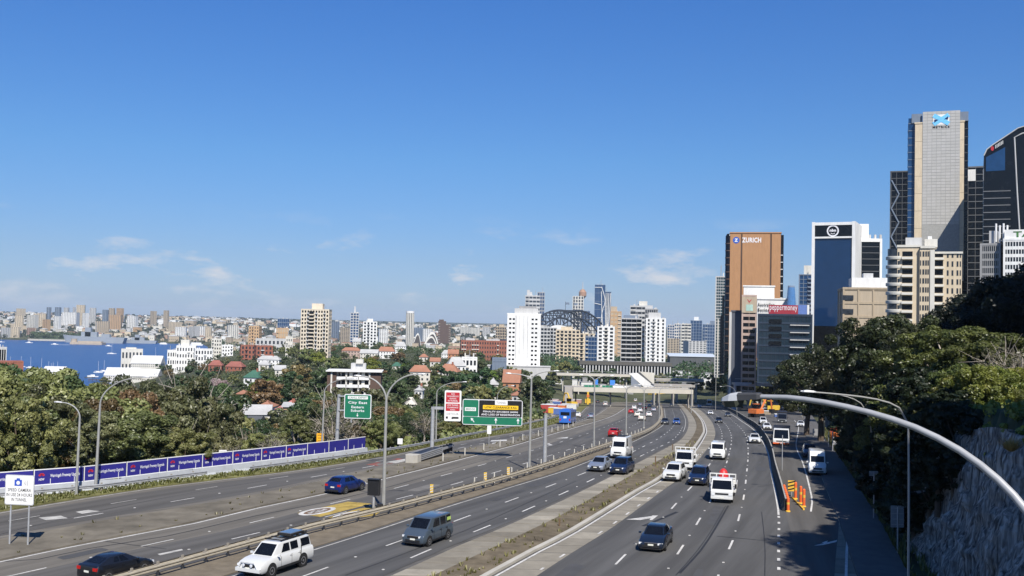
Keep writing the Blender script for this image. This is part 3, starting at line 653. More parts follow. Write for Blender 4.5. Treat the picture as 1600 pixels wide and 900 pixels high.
street_lamp('lamp partly hidden behind the red and white sign', (681,694), (682,614), [(722,597)], 0.10)
street_lamp('small lamp poking up behind the big green and black sign', (776,674), (777,620), [(798,603)], 0.10)
# ---- signs
GRN = pm('sign_green', (0.01, 0.16, 0.085), 0.5, var=0.05); SRED = pm('sign_red', (0.42, 0.025, 0.035), 0.5, var=0.05); SBLK = pm('sign_black', (0.012, 0.012, 0.013), 0.5); SYEL = pm('sign_yellow', (0.80, 0.50, 0.02), 0.5)
SWHT = pm('sign_white', (0.74, 0.74, 0.72), 0.5, var=0.03); SBLU = pm('sign_blue', (0.03, 0.08, 0.42), 0.5); SORG = pm('sign_amber', (0.85, 0.42, 0.02), 0.5); SGREY = pm('sign_back_grey', (0.30, 0.31, 0.32), 0.6, metal=0.2)
def rrect(x0, x1, z0, z1, y, r=0.1, n=4):
    pts = []
    for (cx, cz, a0) in ((x1-r, z1-r, 0), (x0+r, z1-r, 90), (x0+r, z0+r, 180), (x1-r, z0+r, 270)):
        for i in range(n+1): a = R(a0+90*i/n); pts.append((cx+r*math.cos(a), y, cz+r*math.sin(a)))
    return pts
def plate(parent, x0, x1, z0, z1, y, mat, name='panel', r=0.1, th=0.02):
    f = rrect(x0, x1, z0, z1, y-th, r); b = rrect(x0, x1, z0, z1, y, r); n = len(f); mb = MB()
    mb.add(f+b, [tuple(range(n-1, -1, -1)), tuple(range(n, 2*n))]+[(i, (i+1) % n, (i+1) % n+n, i+n) for i in range(n)]); return mb.build(name, mat, parent)
def arrow(parent, cx, cz, y, L, ang, mat=None):
    a = R(ang); ca, sa = math.cos(a), math.sin(a); pts = [(-0.07*L, -.5*L), (.07*L, -.5*L), (.07*L, .05*L), (.28*L, .0*L), (0, .5*L), (-.28*L, 0), (-.07*L, .05*L)]
    MB().add([(cx+p*ca-q*sa, y, cz+p*sa+q*ca) for p, q in pts], [tuple(range(7))[::-1]][:1]).build('arrow', mat or LETW, parent)
def sign_frame(pl, pr, pt, pb, Y, name, label, cat='road sign', yaw=0.0):
    """origin at the bottom-left-centre of the board; local x to the right, z up, face to -y"""
    a, b = P(pl, pb, Y), P(pr, pb, Y); top = P(pl, pt, Y); w = (P(pr, (pt+pb)/2, Y)-P(pl, (pt+pb)/2, Y)).x; h = P((pl+pr)/2, pt, Y).z-P((pl+pr)/2, pb, Y).z
    c = P((pl+pr)/2, pb, Y); r = thing(name, label, cat, c, yaw); return r, w, h, c
# speed camera sign
gs = G(26, 853); r, w, h, c = sign_frame(6, 54, 742, 789, gs.y, 'speed_camera_sign', 'white speed camera sign on two posts at the left edge of the median', yaw=R(-6))
plate(r, -w/2, w/2, 0, h, 0, pm('sign_border_grey', (0.45, 0.46, 0.48), 0.5), 'border', 0.12, 0.03); plate(r, -w/2+.05, w/2-.05, .05, h-.05, -0.032, SWHT, 'panel', 0.1, 0.008)
for x in (-w*0.30, w*0.33): MB().tube([(x, 0.06, zr(gs.y)-c.z-0.2), (x, 0.06, h-.1)], 0.06, 8).build('post', STEEL(), r)
mb = MB(); mb.box(-0.36, 0.16, -0.05, -0.042, h-.72, h-.32); mb.box(-0.22, 0.02, -0.051, -0.0425, h-.33, h-.22); mb.build('camera_symbol', SBLU, r)
MB().add([(-0.10+.13*math.cos(a), -0.054, h-.52+.13*math.sin(a)) for a in np.linspace(0, 2*math.pi, 13)[:-1]], [tuple(range(12))[::-1]]).build('camera_lens', SWHT, r)
for q in range(3): MB().tube([(0.26+.11*q+.07*math.cos(a), -0.045, h-.52+(.10+.06*q)*math.sin(a)) for a in np.linspace(-1, 1, 7)], 0.016, 4).build('wave_symbol', SGREY, r)
for j, tx in enumerate(('SPEED CAMERA', 'IN USE 24 HOURS', 'IN TUNNEL')): put_text(tx, (0, -0.041, h*(.50-.16*j)), (1, 0, 0), (0, 0, 1), SBLK, r, width=w*(0.80, 0.88, 0.52)[j], height=h*.105, off=0.006, bold=0.006)
# City East sign on its cantilever post
gp = G(527, 711); Yc = gp.y; r, w, h, c = sign_frame(537, 580, 616, 654, Yc, 'city_east_sign', 'green direction sign reading City East on a grey cantilever post', yaw=R(-5))
plate(r, -w/2, w/2, 0, h, 0, LETW, 'border', 0.2, 0.05); plate(r, -w/2+.09, w/2-.09, .09, h-.09, -0.052, GRN, 'panel', 0.16, 0.01)
plate(r, -w*.37, w*.37, h*.80, h*.925, -0.064, SWHT, 'name_plate', 0.04, 0.006); put_text('CAHILL EXPWY', (0, -0.071, h*.863), (1, 0, 0), (0, 0, 1), GRN, r, width=w*.66, height=h*.075, off=0.006)
for tx, zz, hh, ww in (('City East', .645, .135, .70), ('Eastern', .475, .10, .46), ('Suburbs', .33, .10, .50)): put_text(tx, (0, -0.064, h*zz), (1, 0, 0), (0, 0, 1), LETW, r, width=w*ww, height=h*hh, off=0.008, bold=0.02)
arrow(r, 0, h*.15, -0.07, h*.16, 180)
xo = PX(527, Yc, 660)-c.x
MB().tube([(xo-.15, 0.3, zr(Yc)-c.z-.3), (xo-.1, 0.3, (zr(Yc)-c.z)*.5), (xo, 0.3, h-.1)], [0.28, 0.24, 0.20], 10).build('post', STEEL(), r, smooth=40)
for zz in (h*.88, h*.3): MB().box(xo, -w*.2, 0.02, 0.16, zz, zz+.14).build('bracket', STEEL(), r)
MB().box(-w*.25, -w*.25+.12, 0.0, 0.2, -.5, 0.1).build('bracket', STEEL(), r)
# red and white warning sign plus the big green and black sign share one gantry arm
gp = G(674, 714); Yg = gp.y; 
gan = thing('sign_gantry', 'grey cantilever gantry post with arm holding the red sign', 'gantry', gp); aT = P(674, 636, Yg)-gp
MB().tube([(0, 0.7, -.2), (0, 0.7, aT.z)], [0.26, 0.22], 10).build('post', STEEL(), gan, smooth=40)
xe = PX(815, Yg, 640)-gp.x; MB().box(-0.2, xe, 0.55, 0.85, aT.z-.32, aT.z).build('arm', STEEL(), gan)
r, w, h, c = sign_frame(694, 720, 610, 658, Yg, 'warning_sign', 'tall white sign with two red panels and truck symbol on the gantry', yaw=0)
plate(r, -w/2, w/2, 0, h, 0, SWHT, 'panel', 0.15, 0.05); plate(r, -w*.42, w*.40, h*.61, h*.935, -0.052, SRED, 'red_panel', 0.06, 0.008); plate(r, -w*.42, w*.42, h*.33, h*.57, -0.052, SRED, 'red_panel', 0.06, 0.008)
for j, tx in enumerate(('NO', 'DANGEROUS', 'GOODS', 'IN TUNNEL')): put_text(tx, (0, -0.062, h*(.885-.075*j)), (1, 0, 0), (0, 0, 1), LETW, r, width=w*(.2, .66, .4, .6)[j], height=h*.048, off=0.008)
for j, tx in enumerate(('LOW TUNNEL', 'CLEARANCE', '4.4m')): put_text(tx, (0, -0.062, h*(.52-.075*j)), (1, 0, 0), (0, 0, 1), LETW, r, width=w*(.66, .66, .3)[j], height=h*.048, off=0.008)
put_text('DETOUR', (0, -0.052, h*.235), (1, 0, 0), (0, 0, 1), SGREY, r, width=w*.72, height=h*.07, off=0.008)
mb = MB(); mb.box(-w*.04, w*.36, -0.06, -0.052, h*.08, h*.14); mb.box(-w*.06, w*.02, -0.061, -0.0525, h*.07, h*.12); mb.box(-w*.40, -w*.28, -0.06, -0.052, h*.08, h*.15); mb.build('truck_symbol', SBLK, r)
r, w, h, c = sign_frame(722, 816, 624.5, 664.5, Yg, 'tunnel_sign', 'large green and black sign with BRIDGE plate and yellow low clearance strip', yaw=R(-4))
plate(r, -w/2, w/2, 0, h, 0, LETW, 'border', 0.25, 0.06); plate(r, -w/2+.08, -w*.235, h*.33, h-.08, -0.062, GRN, 'panel', 0.15, 0.01); plate(r, -w*.225, w/2-.08, h*.33, h-.08, -0.062, SBLK, 'panel', 0.12, 0.01); plate(r, -w/2+.08, w/2-.08, .08, h*.315, -0.062, GRN, 'panel', 0.12, 0.01)
plate(r, -w*.46, -w*.275, h*.54, h*.68, -0.074, SWHT, 'name_plate', 0.04, 0.006); put_text('BRIDGE', (-w*.368, -0.081, h*.61), (1, 0, 0), (0, 0, 1), GRN, r, width=w*.15, height=h*.075, off=0.006)
plate(r, 0.04*w, w*.25, h*.80, h*1.0, -0.074, SWHT, 'name_plate', 0.04, 0.006); put_text('TUNNEL', (w*.145, -0.081, h*.89), (1, 0, 0), (0, 0, 1), SGREY, r, width=w*.16, height=h*.085, off=0.006)
plate(r, -w*.16, w*.43, h*.625, h*.785, -0.074, SYEL, 'yellow_strip', 0.05, 0.006); put_text('LOW CLEARANCE 4.4m', (w*.135, -0.081, h*.705), (1, 0, 0), (0, 0, 1), SBLK, r, width=w*.53, height=h*.085, off=0.006, bold=0.02)
put_text('PENALTY EXCEEDS $4000', (w*.135, -0.074, h*.53), (1, 0, 0), (0, 0, 1), LETW, r, width=w*.58, height=h*.075, off=0.006, bold=0.02); put_text('AND LOSS OF REGISTRATION', (w*.135, -0.074, h*.42), (1, 0, 0), (0, 0, 1), LETW, r, width=w*.64, height=h*.075, off=0.006, bold=0.02)
arrow(r, -w*.33, h*.19, -0.08, h*.22, 40); arrow(r, w*.06, h*.19, -0.08, h*.22, 0); arrow(r, w*.43, h*.19, -0.08, h*.22, 0)
# crash barrier at the foot of the gantry
pb = G(642, 724); pe = G(706, 708); d = (pe-pb); t = d.normalized(); r = thing('crash_barrier', 'short pale crash barrier with banded sides at the gantry foot', 'barrier', pb, math.atan2(t.y, t.x)); Lc = d.length
mb = MB(); mb.prism([(-.4, -.5), (.1, -.75), (1.2, -.75), (1.2, .75), (.1, .75), (-.4, .5)], -.1, .95); mb.build('nose', CONC2, r)
for q in range(4):
    z = 0.22+q*.2; MB().box(1.2, Lc*.62, -.72, -.62, z, z+.13).build('rail_beam', STEEL(), r); MB().box(1.2, Lc*.62, .62, .72, z, z+.13).build('rail_beam', STEEL(), r)
MB().box(1.25, Lc*.62, -.58, .58, -.1, .9).build('cushion', DARK(), r); MB().box(Lc*.62, Lc*.98, -.35, -.25, .45, .72).build('rail_beam', STEEL(), r); MB().box(Lc*.62, Lc*.98, .25, .35, .45, .72).build('rail_beam', STEEL(), r)
for q in range(5): MB().box(Lc*(.64+.08*q), Lc*(.64+.08*q)+.15, -.22, .22, -.1, .85).build('post', DARK(), r)
# the thick bare column beside the guard rail
p = G(851, 729); o = MB().tube([(0, 0, -.2), (0, 0, (P(851, 648, p.y)-p).z)], [0.24, 0.20], 10).build('steel_column', STEEL(), smooth=40); o.location = p; tag(o, 'thick bare grey steel column standing by the guard rail', 'column')
# the black box sign seen from behind the camera side, its post on the median
p = G(583, 798); r = thing('box_sign', 'black box shaped electronic sign on a pale post by the guard rail', 'road sign', p, R(-14)); Yb = p.y
zt, zb_ = P(583, 749, Yb).z-p.z, P(583, 774, Yb).z-p.z; wv = (P(592, 762, Yb)-P(573, 762, Yb)).x
mb = MB(); mb.box(-wv/2, wv/2, -.12, .28, zb_, zt); mb.build('cabinet', DARK(), r); MB().box(-wv/2+.07, wv/2-.07, -.13, -.121, zb_+.07, zt-.07).build('display', SBLK, r); MB().box(-wv/2-.03, wv/2+.03, -.24, .3, zt+.002, zt+.04).build('hood', DARK(), r)
MB().tube([(0, 0.08, -.2), (0, 0.08, zb_)], 0.10, 8).build('post', STEEL(), r); MB().box(.25, .7, 0.2, .7, 0, .55).build('control_box', DARK(), r)
# small signs along the verge
def small_sign(label, pl, pr, pt, pb, Y, foot, matl, name='small_sign', lines=(), lm=None):
    r, w, h, c = sign_frame(pl, pr, pt, pb, Y, name, label); plate(r, -w/2, w/2, 0, h, 0, matl, 'panel', 0.06, 0.03); zf = foot-c.z
    MB().tube([(0, 0.05, zf-.2), (0, 0.05, h*.9)], 0.045, 6).build('post', STEEL(), r)
    for j, tx in enumerate(lines): put_text(tx, (0, -0.03, h*(1-(j+.7)/(len(lines)+.4))), (1, 0, 0), (0, 0, 1), lm or SBLK, r, width=w*.7, height=h*.5/len(lines), off=0.008)
    return r
q = G(500, 716); small_sign('yellow rectangular road sign on the verge behind the banners', 494.5, 505.5, 677, 692, q.y-1, zr(q.y), SORG, 'yellow_sign', ('ROAD', 'WORK', 'AHEAD'))
q = G(348, 737); small_sign('small white sign above the banners reading LANE 40', 342, 354, 703, 714.5, q.y+.6, zr(q.y), SWHT, 'white_sign', ('LANE', '40'))
q = G(625, 704); small_sign('small white sign by the verge rail left of the gantry', 621, 629, 685, 694, q.y, zr(q.y), SWHT, 'white_sign')
q = G(764, 694); small_sign('narrow pale sign on a thin post under the big green and black sign', 761, 767.5, 665, 678, q.y, zr(q.y), SWHT, 'pale_sign')
# slim signposts on the planted strip
for i, (x, y0, y1) in enumerate([(1024,731,713),(1051,704,694),(874,825,810)]):
    p = G(x, y0); o = MB().box(-.06, .06, -.03, .03, -.1, (P(x, y1, p.y)-p).z).build('marker_post', pm('brown_post', (0.12, 0.075, 0.04), 0.8)); o.location = p
    tag(o, ['brown marker post on the concrete median beside the white truck', 'brown marker post on the concrete median before the bend', 'low dark stake in the planted strip left of the black sedan'][i], 'post')
# ================================================================ right side: barrier, bollards, rock cutting, lamp
BARD = pm('barrier_painted_shade', (0.035, 0.036, 0.038), 0.8, var=0.2, scale=0.6, spec=0.2); CAP = pm('barrier_lit_top', (0.34, 0.33, 0.30), 0.8, var=0.15)  # concrete barrier: shaded faces and sunlit top strip are put into the colours
l = cut(L_BAR, 88, 470); s = arclen(l); S = 0; k = 0
while S < s[-1]-1:
    p, t = at_len(l, s, S); ln = 3.98 if p.y < 220 else 11.96
    r = thing('barrier_block', 'barrier block with painted-in dark shade in the long curved row beside the inbound lanes', 'barrier', p, group='dark barrier blocks beside the inbound lanes')
    jersey(Vector((0, 0, 0)), t, ln, r, 'block', BARD).scale = (1, 1, 1.25)
    n = Vector((t.y, -t.x, 0)).normalized(); MB().obox(t*ln/2+Vector((0, 0, 1.075)), n*.07, t*(ln/2-.02), (0, 0, .012)).build('cap', CAP, r); S += ln+.02
# orange lane dividers
def divider(x, y, lab, hgt=1.1, grp='orange lane dividers'):
    p = G(x, y); r = thing('lane_divider', lab, 'lane divider', p, group=grp)
    MB().lathe([(0.20, 0), (0.20, .07), (0.12, .12)], seg=10).build('base', OR2, r); MB().lathe([(0.12, .12), (0.13, .2), (0.13, hgt), (0.05, hgt+.08)], seg=10).build('tube', OR, r, smooth=40)
    MB().lathe([(0.134, hgt*.55), (0.134, hgt*.7)], seg=10).build('band', OR2, r)
for i in range(7): divider(1225+1.05*i, 778+3.6*i, 'orange tube divider in the closely set row at the barrier end', 1.15, 'row of orange tubes at the barrier end')
for i, (x, y) in enumerate([(1243,780),(1251,787),(1256,792)]): divider(x, y, ['orange tube divider furthest from the camera of the loose three', 'middle orange tube divider of the loose three', 'orange tube divider nearest the camera of the loose three'][i], 1.5, 'loose row of three orange dividers')
p = G(1237, 776); r = thing('chevron_board', 'yellow and black striped board at the head of the orange dividers', 'sign', p, R(-10)); MB().box(-.35, .35, -.02, .02, .5, 1.5).build('board', OR2, r)
mb = MB()
for i in range(3): mb.add([(-.35, -.026, .55+.32*i), (.35, -.026, .75+.32*i), (.35, -.026, .88+.32*i), (-.35, -.026, .68+.32*i)], [(0, 1, 2, 3)])
mb.build('stripe', SBLK, r); MB().box(-.03, .03, .02, .06, 0, 1.3).build('post', STEEL(), r)
a, b = G(1238, 778), G(1256, 797); o = MB().obox((a+b)/2+Vector((0, 0, .06)), (b-a)/2, Vector((0.08, 0.02, 0)), (0, 0, .06)).build('rubber_kerb', OR2); tag(o, 'yellow rubber kerb under the loose orange dividers', 'kerb')
# ---- rock cutting
def rock_mat():
    m = bpy.data.materials.new('sandstone_cutting'); m.use_nodes = True; nt = m.node_tree; b = nt.nodes['Principled BSDF']; L = nt.links; b.inputs['Roughness'].default_value = 0.95; b.inputs['Specular IOR Level'].default_value = 0.1
    tc = _n(nt, 'ShaderNodeTexCoord'); mp = _n(nt, 'ShaderNodeMapping'); mp.inputs['Scale'].default_value = (1.6, 1.6, 0.22); L.new(tc.outputs['Object'], mp.inputs[0])
    n1 = _n(nt, 'ShaderNodeTexNoise'); n1.inputs['Scale'].default_value = 2.2; n1.inputs['Detail'].default_value = 8; n1.inputs['Distortion'].default_value = 1.2; L.new(mp.outputs[0], n1.inputs['Vector'])
    rp = _n(nt, 'ShaderNodeValToRGB'); e = rp.color_ramp.elements; e[0].position = .32; e[0].color = (0.05, 0.048, 0.045, 1); e[1].position = .66; e[1].color = (0.40, 0.385, 0.355, 1); q = e.new(.5); q.color = (0.20, 0.19, 0.175, 1); L.new(n1.outputs['Fac'], rp.inputs['Fac']); L.new(rp.outputs[0], b.inputs['Base Color'])
    bp = _n(nt, 'ShaderNodeBump'); bp.inputs['Strength'].default_value = .9; bp.inputs['Distance'].default_value = .25; L.new(n1.outputs['Fac'], bp.inputs['Height']); L.new(bp.outputs[0], b.inputs['Normal'])
    return m
def rock_wall():
    l = cut(offset(L_WALL, 2.6), 20, 116); s = arclen(l); nu, nv = int(s[-1]/0.42), 30; mb = MB(); from mathutils import noise
    for i in range(nu+1):
        p, t = at_len(l, s, s[-1]*i/nu); n = Vector((t.y, -t.x, 0)).normalized(); top = valley(p.x+7, p.y)+0.3; H = max(top-p.z, 2.0)*(1.0 if p.y < 60 else max(.45, 1-(p.y-60)*.009))
        for j in range(nv+1):
            v = j/nv; q = p + n*(v*H*.24) + Vector((0, 0, v*H-.3))
            d = noise.noise(Vector((q.x*.5, q.y*.5, q.z*.12)))*.75 + noise.noise(Vector((q.x*1.7, q.y*1.7, q.z*.35)))*.42 + abs(noise.noise(Vector((q.x*3.2, q.y*3.2, q.z*.5))))*.45
            ledge = 0.35*abs(math.sin(q.z*1.1+noise.noise(q*.3)*2.5))**6
            mb.v.append(tuple(q - n*(d*1.1+ledge*.6)))
    for i in range(nu):
        for j in range(nv): a = i*(nv+1)+j; mb.f.append((a, a+nv+1, a+nv+2, a+1))
    o = mb.build('rock_cutting', rock_mat()); tag(o, 'rugged sandstone cutting rising in shade beside the ramp', 'rock face')
    return o
rock_wall()
# ---- the near street lamp whose arm sweeps across the right of the view
def near_lamp():
    head = P(1186, 620, 15.5); pts = [head, P(1230, 621, 15.2), P(1290, 629, 14.8), P(1360, 645, 14.4), P(1430, 668, 14.0), P(1500, 704, 13.6), P(1560, 750, 13.2), P(1605, 800, 12.9), P(1640, 860, 12.6)]
    bx_ = pts[-1].x+0.75; by_ = pts[-1].y-0.2; pts += [Vector((pts[-1].x+.32, pts[-1].y-.08, pts[-1].z-1.0)), Vector((bx_-.1, by_, pts[-1].z-3.2)), Vector((bx_, by_, zr(by_)-.1))]
    base = Vector((bx_, by_, zr(by_))); r = thing('near_street_lamp', 'street lamp close by whose pale arm sweeps in from the right edge', 'street lamp', base)
    line = smooth_line(pts, .25); n = len(line)
    MB().tube([p-base for p in line], [0.037+0.048*min(1, i/(n*.55)) for i in range(n)], 12).build('arm', pm('near_lamp_grey', (0.36, 0.365, 0.37), 0.45, metal=0.2, var=0.1, scale=4), r, smooth=50)
    MB().lathe([(.3, 0), (.3, .06), (.16, .12)], seg=14).build('base_plate', CONC2, r)
    e = P(1128, 622, 16.0); d = (e-head); Ld = d.length; t = d.normalized(); u = Vector((0, 0, 1)); nn = t.cross(u).normalized(); u = nn.cross(t)
    o = head-base
    mb = MB(); secs = [(-.06*Ld, .05, .05), (0.0, .07, .062), (.45*Ld, .085, .075), (.5*Ld, .085, .075)]; P6 = []
    for (q, w, h) in secs:
        c = o+t*q; P6 += [c+nn*w-u*h*.6, c+nn*w+u*h*.6, c+nn*w*.6+u*h, c-nn*w*.6+u*h, c-nn*w+u*h*.6, c-nn*w-u*h*.6]
    f = [(5, 4, 3, 2, 1, 0), tuple(18+i for i in range(6))]
    for i in range(3):
        for k in range(6): f.append((i*6+k, i*6+(k+1) % 6, (i+1)*6+(k+1) % 6, (i+1)*6+k))
    mb.add(P6, f).build('control_housing', pm('lamp_housing_dark', (0.06, 0.06, 0.062), 0.5), r)
    mb = MB(); secs = [(.5*Ld, .095, .085), (.7*Ld, .13, .07), (.9*Ld, .10, .02), (1.0*Ld, .03, -.03)]; P6 = []
    for (q, w, h) in secs:
        c = o+t*q; P6 += [c+nn*w-u*.045, c+nn*w*.8+u*h*.6, c+nn*w*.4+u*h, c-nn*w*.4+u*h, c-nn*w*.8+u*h*.6, c-nn*w-u*.045]
    f = [(5, 4, 3, 2, 1, 0), tuple(18+i for i in range(6))]
    for i in range(3):
        for k in range(6): f.append((i*6+k, i*6+(k+1) % 6, (i+1)*6+(k+1) % 6, (i+1)*6+k))
    mb.add(P6, f).build('lamp_cover', pm('lamp_cover_grey', (0.46, 0.47, 0.48), 0.5, metal=0.1), r)
    mb = MB(); P6 = []
    for (q, w, h) in [(.48*Ld, .08, .05), (.55*Ld, .12, .10), (.85*Ld, .10, .09), (.98*Ld, .03, .05)]:
        c = o+t*q-u*.047; P6 += [c+nn*w, c-nn*w, c-nn*w*.7-u*h, c+nn*w*.7-u*h]
    f = [(0, 1, 2, 3), (15, 14, 13, 12)]+[(i*4+k, i*4+(k+1) % 4, (i+1)*4+(k+1) % 4, (i+1)*4+k) for i in range(3) for k in range(4)]
    mb.add(P6, f).build('lens', pm('lamp_lens_olive', (0.06, 0.065, 0.05), 0.25), r)
near_lamp()
def far_arm(label, foot, pts_px, Y):
    b = Vector((PX(foot[0], Y, foot[1]), Y, zr(Y) if foot[2] else ground(PX(foot[0], Y, foot[1]), Y))); r = thing('street_lamp', label, 'street lamp', b)
    line = smooth_line([P(x, y, Y)-b for x, y in pts_px]+[Vector((0, 0, 0))], .6); n = len(line); MB().tube(line, [0.04+.035*i/n for i in range(n)], 7).build('arm', LAMPM, r, smooth=50); lamp_head(r, line[0], (-1, 0, 0.03))
far_arm('street lamp with long low arm before the dark trees at right', (1420, 880, 0), [(1275,613),(1320,617),(1370,624),(1405,637),(1419,662)], 52)
far_arm('street lamp with short arm above the ramp by the roadside sign', (1366, 760, 1), [(1262,612),(1300,615),(1335,624),(1352,640),(1362,680)], 95)
far_arm('thin street lamp beside the tree lined bend at far right of the inbound lanes', (1152, 640, 1), [(1128,604),(1138,603),(1147,608),(1150,618)], 330)
def plain_post(label, x, yb, yt, rad=.06, name='pole', cat='pole', Y=None):
    p = G(x, yb); o = MB().tube([(0, 0, -.2), (0, 0, (P(x, yt, p.y)-p).z)], rad, 8).build(name, STEEL(), smooth=40); o.location = p; tag(o, label, cat); return p
plain_post('slim grey pole standing in the shade of the right bank', 1419, 905, 738, .07); plain_post('pole on the footpath beside the pale roadside sign', 1301, 706, 648, .08); plain_post('thin pole in the work zone before the white and orange truck', 1222, 735, 680, .05)
plain_post('taller grey pole on the footpath left of the sign back', 1287, 690, 622, .13)
def back_sign(label, pl, pr, pt, pb, foot, name='roadside_sign'):
    g = G(*foot); r, w, h, c = sign_frame(pl, pr, pt, pb, g.y, name, label); plate(r, -w*.5, -w*.02, 0, h, 0, SGREY, 'panel', .04, .03); plate(r, w*.02, w*.5, 0, h, 0, SGREY, 'panel', .04, .03)
    for q in range(4): MB().box(-w*.46, w*.46, -.06, -.032, h*(.12+.25*q), h*(.12+.25*q)+.05).build('stiffener', STEEL(), r)
    MB().tube([(0, -.1, zr(g.y)-c.z-.2), (0, -.1, h*.95)], .05, 6).build('post', STEEL(), r)
back_sign('grey back of a road sign on a thin post in the shaded bank', 1391.5, 1412, 790, 824, (1401, 866)); back_sign('pale grey sign back beside the ramp footpath', 1289, 1300, 650, 668, (1294, 700)); back_sign('small sign back high on the shaded bank', 1358, 1372, 736, 744, (1372, 812))
# ================================================================ vehicles (local frame: x forward, y left, z up, origin on the road)
def paint(name, col, metal=0.0, rough=0.3): return pm('car_paint_'+name, col, rough, metal, var=0.03, scale=2, coat=0.6, spec=0.5)
CARGLASS = pm('car_glass', (0.006, 0.008, 0.013), 0.06, var=0.2, spec=0.22, scale=1.0); RUB = pm('tyre_rubber', (0.018, 0.018, 0.018), 0.85, var=0.2); RIM = pm('alloy_rim', (0.30, 0.30, 0.31), 0.4, metal=0.6)
TRIM = pm('black_trim', (0.015, 0.015, 0.016), 0.6); CLEAR = pm('headlight_glass', (0.62, 0.64, 0.66), 0.15, spec=0.7); TAIL = pm('tail_light', (0.42, 0.015, 0.012), 0.2); NUMP = pm('number_plate', (0.70, 0.70, 0.62), 0.5)
KINDS = { # half length, half width, height, roof half width, hood front z, hood rear z, belt z, tail z, xa, xb, xc, xd, wheel radius, axle front, axle rear, ground clearance, side panes
 'sedan': (2.45, .93, 1.45, .60, .70, .94, .96, 1.02, 1.20, .35, -1.00, -1.85, .335, 1.45, -1.45, .20, 2),
 'hatch': (2.13, .89, 1.47, .60, .72, .98, .98, 1.00, 1.10, .30, -1.40, -2.02, .32, 1.32, -1.30, .20, 2),
 'coupe': (2.13, .90, 1.40, .58, .70, .95, .98, 1.04, 1.05, .20, -1.00, -1.98, .34, 1.32, -1.32, .18, 2),
 'suv':   (2.33, .93, 1.69, .66, .90, 1.08, 1.10, 1.12, 1.20, .50, -1.75, -2.20, .36, 1.38, -1.35, .26, 3),
 'minivan': (2.12, .915, 1.82, .74, .86, 1.12, 1.06, 1.08, 1.45, .72, -1.98, -2.09, .32, 1.35, -1.35, .22, 3),
 'van':   (2.62, .96, 2.08, .80, .92, 1.26, 1.16, 1.16, 2.22, 1.62, -2.50, -2.60, .34, 1.70, -1.50, .24, 3),
 'highvan': (2.75, .99, 2.55, .82, .95, 1.30, 1.20, 1.20, 2.10, 1.45, -2.62, -2.72, .34, 1.75, -1.60, .24, 2),
 'ute':   (2.65, .93, 1.84, .66, .98, 1.14, 1.16, 1.16, 1.42, .66, -2.44, -2.60, .39, 1.62, -1.52, .34, 3)}
def lerp(a, b, t): return a+(b-a)*t
